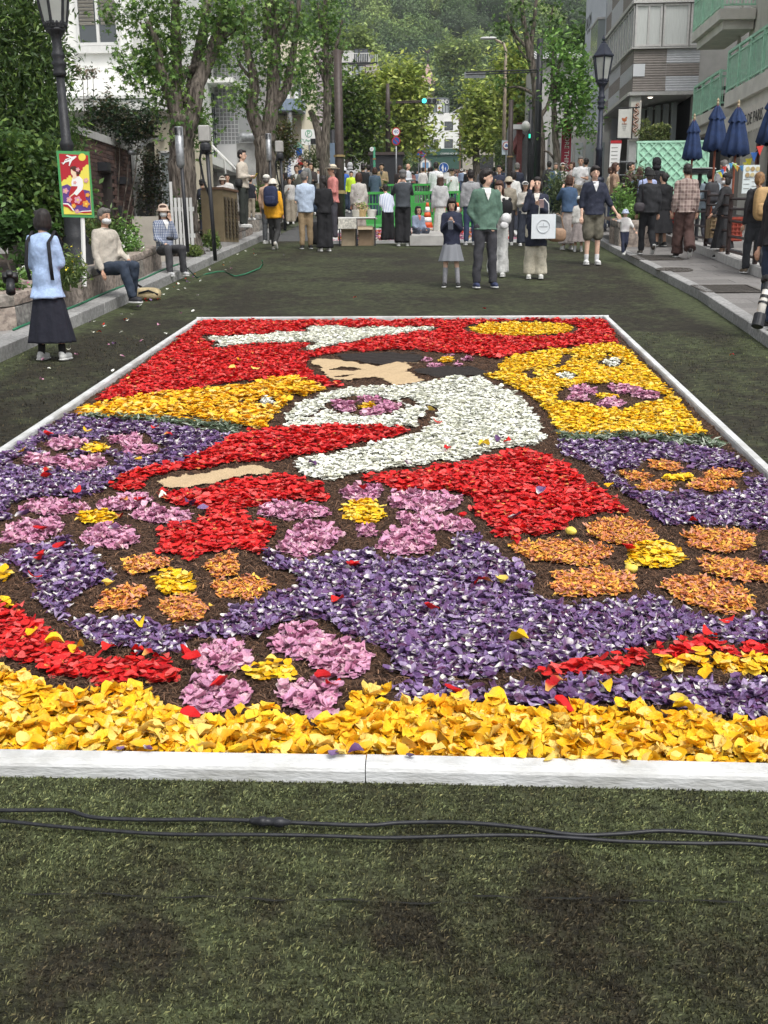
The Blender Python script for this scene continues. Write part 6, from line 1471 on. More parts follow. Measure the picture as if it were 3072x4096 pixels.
def tree(label,ubase,yy_,r0,limbs,blobs,size,leaf,base,h0=.15,extra=None,lod=.42,group=None,name='street_tree',**k):
    """limbs: list of [(u,v,dy)...],radii ; blobs in pixels (u,v,dy,ru,rv,n)"""
    x=AY(ubase,900,yy_)[0]; o=(x,yy_,gz(yy_)+h0); t=thing(name,label,'tree',o,group=group)
    s=MB(); s.tube([(0,0,-.1),(0,0,.12),(.0,0,.4)],[r0*1.55,r0*1.25,r0*1.02],12)
    for i,(pts,rad) in enumerate(limbs):
        P=[(0,0,.3) if p is None else tuple(np.array(PP(p[0],p[1],yy_,o))+np.array([0,p[2],0])) for p in pts]
        limb(s,P,rad,12 if rad[0]>.1 else 8)
    tr=s.build('trunk',m_barkt,t,True)
    B=[]
    for u,v,dy,ru,rv,n in blobs:
        c=np.array(PP(u,v,yy_+dy,o)); sc_=(yy_+dy)/FPX; B.append((c[0],c[1],c[2],ru*sc_*.86,(ru+rv)/2*sc_*.8,rv*sc_*.86,n*lod))
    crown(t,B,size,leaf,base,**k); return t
# big plane/maple street tree, nearest on the left
tree('nearest street tree on the left, thick forked trunk with ivy-like leaves, beside the brown cabinet',742,21.2,.27,
 [([None,(735,900,0),(730,700,0),(725,560,.0),(735,470,0)],[.29,.27,.26,.25,.22]),
  ([(730,560,0),(768,470,0),(790,330,.1),(840,180,.3),(880,20,.5),(900,-150,.6)],[.18,.16,.14,.125,.105,.07]),
  ([(722,520,0),(690,400,-.1),(655,290,-.2),(640,180,-.2),(600,90,-.3)],[.15,.12,.09,.07,.03]),
  ([(700,450,0),(700,360,.1),(695,200,.2),(690,60,.2),(700,-100,.2)],[.15,.13,.11,.09,.06]),
  ([(740,420,.2),(760,250,.5),(780,100,.7),(790,-100,.9)],[.13,.12,.11,.08]),
  ([(715,330,.1),(745,270,.2),(790,250,.2)],[.06,.05,.05]),([(850,140,.3),(900,110,.4),(940,60,.5),(960,0,.5)],[.08,.07,.05,.03]),([(640,180,0),(600,140,0),(560,90,0)],[.05,.04,.02])],
 [(690,90,0,150,80,1500),(560,40,0,100,50,750),(470,60,-.2,60,40,350),(620,190,-.1,80,110,1300),(560,275,-.2,90,55,900),(480,220,-.2,35,40,200),(650,370,-.1,60,100,1000),(900,120,.3,110,90,1300),(860,230,.3,60,60,450),(940,30,.3,90,50,700),(700,260,0,60,120,700),(760,380,.1,40,50,180),(790,480,.2,70,45,450),(720,500,-.2,60,25,300),(650,-80,0,280,70,1300),(820,560,.2,30,40,160),(700,240,.4,110,110,400)],
 .115,LF_STAR,G_MAPLE,clump=.16,droop=.9)
tree('second street tree on the left, forked into three upright trunks behind the orange jacket',1070,30.5,.28,
 [([None,(1068,800,0),(1062,640,0),(1050,560,0)],[.29,.27,.27,.27]),([(1070,580,0),(1085,430,0),(1095,260,.1),(1095,100,.2),(1080,-60,.3)],[.22,.19,.165,.14,.11]),
  ([(1050,560,0),(1010,440,-.1),(1020,330,-.1),(990,200,-.1),(960,100,0)],[.19,.17,.14,.10,.05]),([(1085,440,0),(1140,350,.2),(1160,230,.3),(1180,100,.4),(1190,-40,.4)],[.15,.13,.10,.07,.05]),
  ([(1110,150,.1),(1150,80,.1),(1165,0,.2)],[.10,.08,.06]),([(1070,160,0),(1075,30,0),(1110,-60,0)],[.12,.12,.08]),([(1020,330,0),(960,260,0),(950,200,0)],[.06,.04,.03])],
 [(1030,130,0,110,90,1200),(950,180,0,80,80,700),(1000,40,0,130,60,900),(1090,230,-.2,50,60,350),(1140,80,.2,80,90,800),(1190,200,.3,60,80,500),(980,380,-.1,50,60,500),(1040,330,-.1,60,80,500),(960,430,-.2,40,30,200),(1050,450,.0,25,60,250),(1140,290,.3,60,50,350),(1200,300,.4,60,40,300),(1090,-60,0,220,60,700),(1130,430,.3,30,30,80)],
 .15,LF_STAR,G_MAPLE,clump=.22,droop=.9)
tree('third street tree on the left, slim upright pruned trunk beside the brown steel pole',1300,37.5,.22,
 [([None,(1300,800,0),(1298,640,0),(1302,560,0),(1310,400,0),(1305,220,0),(1300,60,0),(1310,-60,0)],[.22,.20,.18,.16,.14,.12,.09,.06]),
  ([(1285,640,0),(1270,520,.1),(1240,440,.2)],[.16,.13,.10]),([(1305,330,0),(1280,270,0),(1245,200,0)],[.10,.08,.05]),([(1310,280,0),(1340,200,0),(1370,80,0)],[.09,.06,.03]),([(1310,340,0),(1350,270,0),(1372,200,0)],[.07,.05,.03]),([(1300,180,0),(1280,90,0),(1270,10,0)],[.06,.05,.03])],
 [(1250,350,0,45,45,600),(1240,420,0,50,40,350),(1265,190,0,60,70,700),(1315,130,0,45,60,400),(1290,60,0,90,60,700),(1350,280,0,28,50,200),(1230,260,.2,60,60,500),(1330,30,0,45,60,300),(1210,80,0,60,60,400),(1365,210,0,18,30,90),(1320,300,0,40,40,250)],
 .17,LF_STAR,G_MAPLE,clump=.25,droop=.8)
tree('bare-branched street tree on the right of the junction, small dark leaf tufts along its limbs',2160,41.5,.22,
 [([None,(2160,800,0),(2160,640,0),(2155,500,0),(2140,330,0),(2110,170,0),(2090,40,0),(2085,-60,0)],[.24,.22,.21,.19,.15,.12,.08,.05]),
  ([(2140,330,0),(2125,200,.1),(2140,60,.1),(2150,-60,0)],[.11,.10,.07,.04]),([(2150,480,0),(2200,400,.2),(2215,260,.2),(2200,120,.2),(2215,20,.2)],[.09,.07,.05,.04,.03]),([(2110,190,0),(2060,140,0),(2030,60,0)],[.08,.06,.03]),([(2140,380,0),(2080,350,0),(2030,350,0)],[.06,.05,.03]),([(2130,260,0),(2080,200,0),(2040,110,0)],[.05,.04,.02])],
 [(2020,130,0,45,40,300),(2055,60,0,55,45,250),(2015,335,0,30,28,220),(2080,300,0,35,50,200),(2100,100,0,60,60,160),(2180,110,0,50,60,220),(2160,200,0,60,60,160),(2120,20,0,80,35,180),(2110,400,0,30,40,120),(2220,60,0,40,60,180),(2070,210,0,30,30,150)],
 .17,LF_STAR,G_DARK+G_MAPLE,clump=.2,droop=.8)
tree('leafy young maple in fresh green in front of the white-blue building on the right',2228,39,.14,
 [([None,(2228,640,0),(2222,560,0),(2215,430,0),(2230,300,0),(2250,200,0)],[.15,.13,.12,.09,.06,.03]),([(2222,540,0),(2260,470,0),(2290,400,0)],[.07,.05,.03]),([(2228,650,0),(2195,610,0),(2175,605,0)],[.05,.04,.03]),([(2215,430,0),(2210,250,0),(2215,160,0)],[.07,.05,.03])],
 [(2270,280,0,80,90,1500),(2300,400,0,75,90,1500),(2240,200,0,40,50,500),(2300,500,0,80,50,800),(2330,330,.2,50,80,700),(2230,350,0,50,70,500),(2350,540,.2,40,30,200),(2240,480,0,50,50,250),(2205,180,0,30,40,250)],
 .19,LF_DIA,G_FRESH,clump=.25,droop=.7)
def avenue(label,u,yy_,blobs,size=.38,base=G_CAMPHOR,vb=690,lod=.75,r=.3,name='avenue_tree',leaf=LF_DIA):
    L0=[([None,(u,vb-90,0),(u+random.uniform(-6,6),vb-200,0)],[r,r*.8,r*.5])]
    for b in blobs[:8]: L0.append(([(u,vb-110,0),((u+b[0])/2,(vb-120+b[1])/2+10,0),(b[0],b[1],b[2])],[r*.45,r*.3,r*.1]))
    return tree(label,u,yy_,r,L0,blobs,size,leaf,base,h0=0,lod=lod,name=name,clump=size*1.3,droop=.5,shell=.45)
avenue('large yellow-green camphor tree left of the traffic signal',1600,75,
 [(1540,370,0,70,60,1300),(1600,320,0,80,55,1400),(1655,350,0,32,50,600),(1500,430,0,60,60,900),(1600,430,0,100,60,1500),(1680,450,0,30,45,500),(1560,520,0,80,50,900),(1640,560,0,60,45,900),(1705,545,0,28,35,300),(1480,340,0,40,40,400)],.42)
avenue('yellow-green camphor tree on the right of the street, left of the right steel pole',1905,80,
 [(1900,370,0,35,40,400),(1940,430,0,80,60,1100),(1890,480,0,30,40,500),(1990,370,0,50,50,700),(1910,540,0,70,50,1000),(2000,480,0,60,70,900),(1980,580,0,50,45,600),(1880,600,0,30,30,300)],.42)
avenue('tall yellow-green tree behind the tan street light',2060,70,
 [(2060,230,0,45,50,700),(2030,300,0,50,50,800),(2090,330,0,50,60,800),(2040,410,0,60,60,900),(2110,450,0,50,70,800),(2050,520,0,70,60,900),(2000,270,0,20,25,200)],.38)
avenue('dark green layered maple left of the junction, behind the brown steel pole',1400,62,
 [(1380,340,0,60,60,900),(1350,420,0,60,60,900),(1440,400,0,60,60,1000),(1400,490,0,90,50,1300),(1480,500,0,50,60,700),(1350,560,0,60,50,700),(1430,580,0,80,50,1000),(1500,610,0,40,40,300)],.32,base=[(.09,.15,.035),(.12,.19,.045),(.07,.12,.03),(.17,.23,.05)])
avenue('dark tree behind the dark layered maple, low beside the vending kiosk',1480,92,
 [(1470,580,0,60,50,600),(1540,600,0,50,40,500),(1600,620,0,50,30,300),(1420,630,0,60,30,300)],.45,base=G_DARK)
avenue('rounded light green oak crown standing out at the foot of the wooded hill',1830,300,
 [(1810,230,0,60,45,1400),(1870,220,0,50,45,1100),(1800,300,0,55,45,1100),(1865,310,0,60,45,1200),(1900,270,0,30,50,500),(1840,350,0,60,30,600)],1.3,base=[(.20,.27,.08),(.15,.22,.065),(.26,.33,.10)],r=.9,name='hillside_tree')
avenue('small light green rounded tree above the mauve apartment block',1425,200,[(1430,165,0,45,35,900),(1405,190,0,30,20,400),(1470,185,0,25,20,300)],.9,base=[(.20,.28,.08),(.26,.34,.10)],r=.6,name='hillside_tree')
avenue('bluish green broad tree right behind the turret building',1800,255,[(1790,400,0,55,45,900),(1850,390,0,60,45,900),(1890,350,0,50,40,700),(1850,440,0,50,30,500),(1950,430,0,50,50,600),(1750,360,0,40,60,500)],1.0,base=[(.12,.18,.08),(.09,.15,.065),(.16,.22,.09)],r=.8,name='hillside_tree')
# light shrub left of dark pole, conical conifer, reddish hedge
def bush(label,u,v,yy_,blobs,size,leaf,base,name='bush',cat='bush',h0=.0,stems=True,**k):
    x=AY(u,900,yy_)[0]; o=(x,yy_,gz(yy_)+h0); t=thing(name,label,cat,o)
    s=MB(); B=[]
    for uu,vv,dy,ru,rv,n in blobs:
        c=np.array(PP(uu,vv,yy_+dy,o)); sc_=(yy_+dy)/FPX; B.append((c[0],c[1],c[2],ru*sc_,(ru+rv)/2*sc_*.9,rv*sc_,n))
        s.tube([(c[0]*.3,c[1]*.3,-.05),(c[0]*.8,c[1]*.8,c[2]*.6),tuple(c)],[.02,.014,.006],5)
    if stems: s.build('stem',m_barkt,t)
    crown(t,B,size,leaf,base,'foliage',**k); return t
bush('olive and rust coloured tall shrub behind the speaker post, below the cream building',1130,600,33,[(1125,545,0,45,45,700),(1150,590,0,40,50,700),(1120,640,0,40,50,600),(1150,500,0,30,25,250)],.10,LF_DIA,[(.10,.12,.03),(.16,.10,.05),(.06,.08,.03),(.13,.16,.05)],clump=.12)
bush('narrow dark conifer beside the olive shrub',1100,560,35,[(1098,500,0,10,30,200),(1100,540,0,15,40,350),(1100,600,0,20,50,400)],.08,LF_LONG,G_DARK)
bush('soft pale green grassy shrub under the parking sign',1245,640,40,[(1235,640,0,35,35,500),(1270,650,0,25,25,300),(1255,610,0,15,30,150)],.12,LF_LONG,[(.16,.20,.08),(.10,.14,.05)],droop=1.2)
bush('light willow-like shrub in front of the brown pole at the right of the junction',2010,640,52,[(2010,640,0,35,40,500),(2000,590,0,25,35,300),(2030,610,0,25,40,300)],.16,LF_LONG,[(.13,.19,.07),(.09,.14,.05)],droop=1.2)
# dark dense trees on the far left
x0=AX(60,500,-7.5)
def bigleft(label,o,blobs,size,leaf,base,limbs,**k):
    t=thing('garden_tree',label,'tree',o); s=MB()
    for pts,rad in limbs: limb(s,[(p[0]-o[0],p[1]-o[1],p[2]-o[2]) for p in pts],rad,8)
    s.build('trunk',m_barkt,t,True); crown(t,[(b[0]-o[0],b[1]-o[1],b[2]-o[2])+tuple(b[3:]) for b in blobs],size,leaf,base,**k); return t
def A(u,v,yy_): p=AY(u,v,yy_); return (float(p[0]),float(p[1]),float(p[2]))
Y8=17.2
bb=[]
for (u,v,dy,ru,rv,n) in ((40,60,0,120,70,1500),(150,40,.2,60,60,800),(60,160,0,140,60,1500),(30,270,0,120,70,1400),(170,220,.2,50,60,600),(190,300,.3,50,80,900),(60,370,0,120,60,1300),(200,420,.3,40,70,700),(120,460,0,110,55,1300),(40,520,0,90,70,900),(220,520,.3,50,50,700),(-60,300,0,100,200,1500),(280,560,.5,40,30,250),(-20,-60,0,200,60,900)):
    c=A(u,v,Y8+dy); q=(Y8)/FPX; bb.append((*c,ru*q,.7,rv*q,n))
b0=A(120,960,Y8+.4)
bigleft('tall dark oak with drooping narrow leaves filling the upper left corner',(b0[0],Y8+.4,gz(Y8)+.4),bb,.125,LF_LONG,[(.06,.115,.03),(.085,.15,.04),(.045,.085,.025),(.14,.22,.05)],
 [([(b0[0],Y8+.4,gz(Y8)+.3),A(110,600,Y8+.4),A(150,400,Y8+.4),A(110,200,Y8+.4),A(90,0,Y8+.4)],[.12,.11,.09,.06,.03]),([A(150,400,Y8+.4),A(60,300,Y8+.3),A(-20,120,Y8+.2)],[.05,.04,.02]),([A(120,520,Y8+.4),A(200,350,Y8+.5),A(190,200,Y8+.5)],[.06,.05,.02]),([A(110,450,Y8+.3),A(20,380,Y8),A(-80,300,Y8)],[.04,.03,.02])],clump=.17,droop=1.15)
bb=[]
Y9=15.6
for (u,v,dy,ru,rv,n) in ((30,600,0,80,70,1300),(60,700,0,90,80,1500),(150,680,.3,70,90,1200),(180,780,.3,70,80,1100),(40,820,0,90,70,1300),(200,620,.5,50,50,500),(250,860,.5,60,50,500),(120,880,0,80,50,800),(-80,750,0,90,160,1200),(300,720,1.0,50,60,350)):
    c=A(u,v,Y9+dy); q=Y9/FPX; bb.append((*c,ru*q,.55,rv*q,n))
b0=A(90,980,Y9)
bigleft('dark camellia and hydrangea thicket below the oak, left of the picture sign',(b0[0],Y9,gz(Y9)+.4),bb,.105,LF_DIA,[(.075,.14,.035),(.10,.18,.045),(.05,.10,.028),(.15,.23,.05)],[([(b0[0],Y9,gz(Y9)+.3),A(90,800,Y9),A(80,650,Y9)],[.05,.04,.02]),([(b0[0]+.3,Y9,gz(Y9)+.3),A(180,800,Y9+.3),A(190,650,Y9+.3)],[.04,.03,.02])],clump=.12,droop=.8)
bush('broad-leaved hydrangea bush low at the left edge',80,920,14.6,[(60,900,0,80,50,420),(130,940,.2,70,40,330),(10,950,0,60,40,260),(190,930,.3,50,40,220)],.15,LF_DIA,[(.05,.105,.03),(.07,.14,.035)],droop=.5)
# smoke bush and shrubs over the brick wall, vines on the steel frame
bush('smoke bush and blue-green shrub behind the brick wall coping',430,480,25.3,[(400,440,0,50,40,500),(460,470,0,70,60,1100),(560,490,0,60,55,900),(350,500,0,40,40,350),(520,540,.0,50,35,600),(600,480,0,40,30,300),(480,420,0,60,20,250)],.10,LF_DIA,[(.035,.07,.035),(.05,.08,.03),(.03,.055,.03),(.10,.09,.05)],clump=.12)
t=bush('wispy smoke tree plume rising against the white wall',348,300,25.6,[(348,285,0,32,22,170),(330,300,0,25,15,60),(372,300,0,22,15,60),(425,370,0,10,30,60)],.075,LF_DIA,[(.05,.08,.035),(.20,.15,.10),(.25,.19,.14)],clump=.06)
bush('climbing vines over the dark screen beside the brick wall',610,700,23.3,[(600,640,0,50,40,600),(610,720,0,50,60,800),(600,800,0,45,50,500),(640,760,0,30,60,300)],.08,LF_DIA,[(.05,.07,.03),(.035,.055,.025),(.09,.07,.045)],clump=.1)
bush('ivy trailing over the white house canopy',790,540,25.5,[(800,520,0,50,40,300),(770,470,0,40,30,200)],.12,LF_STAR,G_MAPLE)
# planter plants (each clump its own thing)
def ground_bush(x,yy_,rx,rz_,n,size,leaf,base,label,name='garden_plant',h0=.40,flowers=None,droop=.6,ry=None,cat='plant',**k):
    t=thing(name,label,cat,(x,yy_,gz(yy_)+h0)); ry=ry or rx*.8
    crown(t,[(0,0,rz_*.55,rx,ry,rz_*.6,n),(rx*.4,0,rz_*.4,rx*.6,ry*.8,rz_*.45,n*.5)],size,leaf,base,'foliage',droop=droop,shell=.2,**k)
    s=MB()
    for j in range(9): a=random.uniform(0,6.28); q=random.uniform(.1,.6)*rx; s.tube([(q*.3*math.cos(a),q*.3*math.sin(a),-.03),(q*math.cos(a),q*math.sin(a),rz_*.8)],[.008,.004],4)
    s.build('stem',M_('stem_green',(.08,.12,.03),.8),t)
    if flowers:
        fc,fn,fs=flowers; s=MB()
        d=rng.normal(0,1,(fn,3)); d[:,2]=np.abs(d[:,2]); d/=np.linalg.norm(d,axis=1)[:,None]; P=d*np.array([rx,ry,rz_*.75])*rng.uniform(.85,1.12,fn)[:,None]+np.array([0,0,rz_*.4])
        V,F=scatter(PENT[0],PENT[1],P,rotmats(fn,rng.uniform(0,1.2,fn)),np.full(fn,fs)*rng.uniform(.7,1.2,fn)); link('blossoms',npmesh('blossoms',V,F,M_('blossom_%02x%02x%02x'%tuple(int(c*255) for c in fc),fc,.6)),t)
    return t
PENT=(np.array([(0,0,0)]+[(.5*(1 if k%2 else .55)*math.cos(k*math.pi/5),.5*(1 if k%2 else .55)*math.sin(k*math.pi/5),.06) for k in range(10)]),np.array([[0,k+1,(k+1)%10+1] for k in range(10)]))
WF=(.75,.74,.70); YF_=(.75,.62,.05); PF=(.45,.06,.22)
xp=lambda u,yy_:AY(u,900,yy_)[0]
ground_bush(-5.6,12.0,.55,.38,900,.10,LF_DIA,[(.11,.20,.035),(.08,.16,.03),(.14,.24,.05)],'bright green low leafy plants at the left edge, above the short planter wall',flowers=(PF,26,.04))
ground_bush(-5.15,12.1,.40,.30,600,.08,LF_DIA,[(.10,.19,.035),(.07,.14,.03)],'bright green leafy plant with magenta flowers behind the woman in the blue shirt',flowers=(PF,34,.045))
ground_bush(-6.5,12.4,.6,.40,800,.10,LF_DIA,[(.11,.20,.035),(.08,.16,.03)],'light green leafy plants farther left on the short planter')
ground_bush(xp(235,13.2),13.3,.30,.45,300,.10,LF_LONG,[(.09,.15,.04),(.13,.18,.05)],'yellow-flowering weedy plant behind the woman in the blue shirt',flowers=(YF_,40,.03),droop=1.2)
ground_bush(-5.2,13.4,.30,.25,500,.06,LF_DIA,G_FRESH,'white daisies spilling over the planter edge near the sign stake',flowers=(WF,90,.028))
ground_bush(-4.98,13.6,.18,.20,300,.05,LF_DIA,[(.2,.24,.16),(.12,.16,.08)],'silvery trailing plant with white flowers beside the old man',flowers=(WF,50,.026))
ground_bush(-5.5,14.3,.34,.50,500,.10,LF_DIA,[(.06,.12,.03),(.045,.09,.025)],'dark green bushy plant behind the sign stake')
ground_bush(-5.5,16.0,.38,.85,700,.11,LF_LONG,[(.10,.15,.05),(.07,.12,.03),(.16,.18,.06)],'tall feathery green plant with yellow tips behind the old man',flowers=(YF_,30,.03),droop=1.2)
ground_bush(-5.4,17.0,.40,.75,700,.11,LF_LONG,[(.09,.15,.04),(.06,.11,.03)],'tall leafy plant between the old man and the woman in the sun hat',droop=1.1)
ground_bush(-5.05,16.3,.26,.36,500,.055,LF_DIA,G_FRESH,'low white daisies right of the old man',flowers=(WF,110,.028))
ground_bush(-5.10,17.3,.28,.40,500,.055,LF_DIA,G_FRESH,'low white daisies left of the woman in the sun hat',flowers=(WF,120,.028))
ground_bush(-5.35,18.1,.30,.60,400,.08,LF_DIA,G_FRESH,'small leafy plant behind the woman in the sun hat')
ground_bush(-5.1,21.0,.25,.95,600,.10,LF_DIA,[(.07,.15,.03),(.05,.11,.025)],'green creeper growing up against the nearest street tree trunk',h0=.3,ry=.2)
ground_bush(-4.78,20.7,.18,.22,260,.09,LF_LONG,[(.16,.22,.05),(.11,.16,.04)],'tuft of light green weeds at the foot of the nearest street tree',h0=.14,droop=1.3)
ground_bush(-4.70,22.0,.20,.40,350,.10,LF_LONG,[(.14,.20,.05),(.09,.15,.04)],'weeds growing at the front corner of the brown cabinet',h0=.14,droop=1.3)
ground_bush(-5.0,23.6,.35,.55,500,.14,LF_LONG,[(.07,.12,.035),(.12,.17,.06)],'grassy clump with white daisies on the wall behind the standing man',h0=.62,droop=1.2,flowers=(WF,50,.03))
ground_bush(-4.95,29.5,.35,.75,700,.13,LF_LONG,[(.08,.15,.03),(.12,.20,.05)],'long bright grass clump right of the orange jacket',h0=.45,droop=1.3)
ground_bush(-4.95,31.5,.35,.70,600,.13,LF_LONG,[(.09,.16,.035),(.12,.2,.05)],'long bright grass clump behind the man in the light blue shirt',h0=.45,droop=1.3)
ground_bush(xp(270,25.0),25,.3,.9,200,.08,LF_DIA,[(.06,.10,.03)],'thin potted olive sapling by the white porch') if False else None
# hill forest: one mass, crowns instanced over the slope by geometry nodes
m_wood=M_('forest_leaf',(.1,.1,.1),.85,attr=True,spec=.1)
t_=m_wood.node_tree; oi=t_.nodes.new('ShaderNodeObjectInfo'); cr_=t_.nodes.new('ShaderNodeValToRGB'); t_.links.new(oi.outputs['Random'],cr_.inputs[0])
e=cr_.color_ramp.elements; e[0].color=(.085,.125,.065,1); e[1].color=(.15,.20,.10,1); e[1].position=1
for p_,c_ in ((.3,(.07,.125,.045)),(.5,(.14,.21,.07)),(.7,(.10,.15,.07)),(.85,(.26,.34,.10)),(.93,(.12,.19,.07))):
    q=e.new(p_); q.color=(*c_,1)
mm_=t_.nodes.new('ShaderNodeMix'); mm_.data_type='RGBA'; mm_.blend_type='MULTIPLY'; mm_.inputs['Factor'].default_value=1
bs_=t_.nodes['Principled BSDF']; at_=[l.from_socket for l in t_.links if l.to_socket==bs_.inputs['Base Color']][0]
t_.links.new(cr_.outputs[0],mm_.inputs['A']); t_.links.new(at_,mm_.inputs['B']); t_.links.new(mm_.outputs['Result'],bs_.inputs['Base Color'])
protos=[]
for k in range(5):
    n=1100; d=rng.normal(0,1,(n,3)); d[:,2]=np.abs(d[:,2])-.25; d/=np.linalg.norm(d,axis=1)[:,None]
    lump=1+.16*np.sin(d[:,0]*7+k)*np.sin(d[:,2]*6+k*2)+.14*np.sin(d[:,1]*8-k*3)*np.sin(d[:,0]*5+k)+.06*np.sin(d[:,0]*17+d[:,2]*15)
    P=d*lump[:,None]*rng.uniform(.86,1.02,n)[:,None]*np.array([1,1,.95])
    v,f=scatter(LF_DIA[0],LF_DIA[1],P,rotmats(n,rng.uniform(.2,1.5,n)),rng.uniform(.10,.19,n))
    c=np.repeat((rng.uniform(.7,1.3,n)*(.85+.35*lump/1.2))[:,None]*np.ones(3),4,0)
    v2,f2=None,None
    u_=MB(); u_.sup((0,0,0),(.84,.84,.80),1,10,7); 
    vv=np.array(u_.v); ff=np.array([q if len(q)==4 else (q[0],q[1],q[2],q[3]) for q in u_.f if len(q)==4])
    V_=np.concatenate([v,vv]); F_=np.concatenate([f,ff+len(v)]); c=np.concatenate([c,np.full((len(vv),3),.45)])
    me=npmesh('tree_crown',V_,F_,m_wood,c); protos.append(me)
nC=2600; ry_=292+(800-292)*rng.random(nC)**1.2; rx_=(rng.uniform(-.45,.36,nC))*ry_; zt=terr(rx_,ry_); rr_=rng.uniform(4.0,8.0,nC)
pi_=rng.integers(0,5,nC)
for k in range(5):
    m=pi_==k; pm_=bpy.data.meshes.new('slope_points'); pm_.from_pydata(np.stack([rx_[m],ry_[m],zt[m]+rr_[m]*.7],-1).tolist(),[],[])
    at2=pm_.attributes.new('size','FLOAT','POINT'); at2.data.foreach_set('value',rr_[m].astype(np.float32)); at3=pm_.attributes.new('turn','FLOAT_VECTOR','POINT'); at3.data.foreach_set('vector',np.stack([np.zeros(m.sum()),np.zeros(m.sum()),rng.uniform(0,6.28,m.sum())],-1).astype(np.float32).ravel())
    if k==0: base_pm=[pm_]
    else: base_pm.append(pm_)
ng=bpy.data.node_groups.new('forest','GeometryNodeTree'); ng.interface.new_socket('Geometry',in_out='INPUT',socket_type='NodeSocketGeometry'); ng.interface.new_socket('Geometry',in_out='OUTPUT',socket_type='NodeSocketGeometry')
gi=ng.nodes.new('NodeGroupInput'); go=ng.nodes.new('NodeGroupOutput'); jg=ng.nodes.new('GeometryNodeJoinGeometry')
allp=np.stack([rx_,ry_,zt+rr_*.7],-1); pm_=bpy.data.meshes.new('slope_points'); pm_.from_pydata(allp.tolist(),[],[])
for nm_,ty,vals in (('size','FLOAT',rr_),('kindid','INT',pi_),('turnz','FLOAT',rng.uniform(0,6.28,nC))):
    a_=pm_.attributes.new(nm_,ty,'POINT'); a_.data.foreach_set('value',np.asarray(vals,np.int32 if ty=='INT' else np.float32))
for q in base_pm: bpy.data.meshes.remove(q)
for k in range(5):
    po=bpy.data.objects.new('tree_crown',protos[k]); ob=ng.nodes.new('GeometryNodeObjectInfo'); ob.inputs['Object'].default_value=po
    na=ng.nodes.new('GeometryNodeInputNamedAttribute'); na.data_type='INT'; na.inputs['Name'].default_value='kindid'
    cm=ng.nodes.new('FunctionNodeCompare'); cm.data_type='INT'; cm.operation='EQUAL'; ng.links.new(na.outputs[0],cm.inputs[2]); cm.inputs[3].default_value=k
    ip=ng.nodes.new('GeometryNodeInstanceOnPoints'); ng.links.new(gi.outputs[0],ip.inputs['Points']); ng.links.new(cm.outputs[0],ip.inputs['Selection']); ng.links.new(ob.outputs['Geometry'],ip.inputs['Instance'])
    sa=ng.nodes.new('GeometryNodeInputNamedAttribute'); sa.data_type='FLOAT'; sa.inputs['Name'].default_value='size'; ng.links.new(sa.outputs[0],ip.inputs['Scale'])
    ta=ng.nodes.new('GeometryNodeInputNamedAttribute'); ta.data_type='FLOAT'; ta.inputs['Name'].default_value='turnz'; cx=ng.nodes.new('ShaderNodeCombineXYZ'); ng.links.new(ta.outputs[0],cx.inputs[2]); ng.links.new(cx.outputs[0],ip.inputs['Rotation'])
    ng.links.new(ip.outputs[0],jg.inputs[0])
ng.links.new(jg.outputs[0],go.inputs[0])
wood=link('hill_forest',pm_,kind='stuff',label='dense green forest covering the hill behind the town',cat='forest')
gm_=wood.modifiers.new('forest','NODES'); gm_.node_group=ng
# filler trees behind the houses on both sides
for i,(u,yy_,v0,lb_) in enumerate(((640,85,330,'dark tree behind the white house roof on the left'),(880,110,260,'dark tree behind the tiled tower'),(1180,120,330,'dark tree behind the cream building'),(2290,90,200,'green tree behind the fresh maple on the right'),(2450,110,250,'dark tree behind the white-blue building'))):
    avenue(lb_,u,yy_,[(u-40,v0+60,0,90,90,500),(u+50,v0+40,0,90,90,500),(u,v0-20,0,80,70,400),(u+10,v0+180,0,120,100,500)],.7,base=G_DARK+G_MAPLE[:2],name='background_tree',r=.4)
# right-hand planter by the toddler
# ================================================================ right side: planter, terrace, cafe things
t=planter('stone planter wall behind the toddler on the right pavement',[(3.72,23.6),(3.76,22.6),(4.55,22.5),(4.75,22.9),(4.75,25)],.50,.14,.3,group='stone planter walls')
s=MB(); s.add([(3.8,22.7,gz(22.7)+.55),(4.7,22.7,gz(22.7)+.55),(4.7,26,gz(26)+.55),(3.8,26,gz(26)+.55)],[(0,1,2,3)]); s.build('planter_soil',m_soil,kind='structure')
ground_bush(3.95,23.6,.33,.70,600,.10,LF_LONG,G_FRESH,'bright green shrub behind the man in shorts',h0=.6,droop=1.0)
ground_bush(4.35,24.2,.42,1.0,800,.13,LF_LONG,[(.06,.07,.03),(.05,.09,.03),(.10,.06,.05)],'tall reddish-green plant on the right planter behind the man in shorts',h0=.6,droop=1.2)
ground_bush(4.2,23.0,.35,.35,500,.07,LF_DIA,G_FRESH,'low green plant above the planter wall beside the toddler',h0=.6)
ground_bush(xp(2232,35.5),35.5,.6,1.2,900,.16,LF_LONG,[(.09,.13,.06),(.13,.17,.08)],'arching grass clump in front of the beige box on the right',h0=.2,droop=1.5)
t=planter('low stone planter with arching grass left of the denim jacket woman',[(3.85,34.4),(3.95,34.0),(4.9,34.0)],.35,.12,.3,group='stone planter walls')
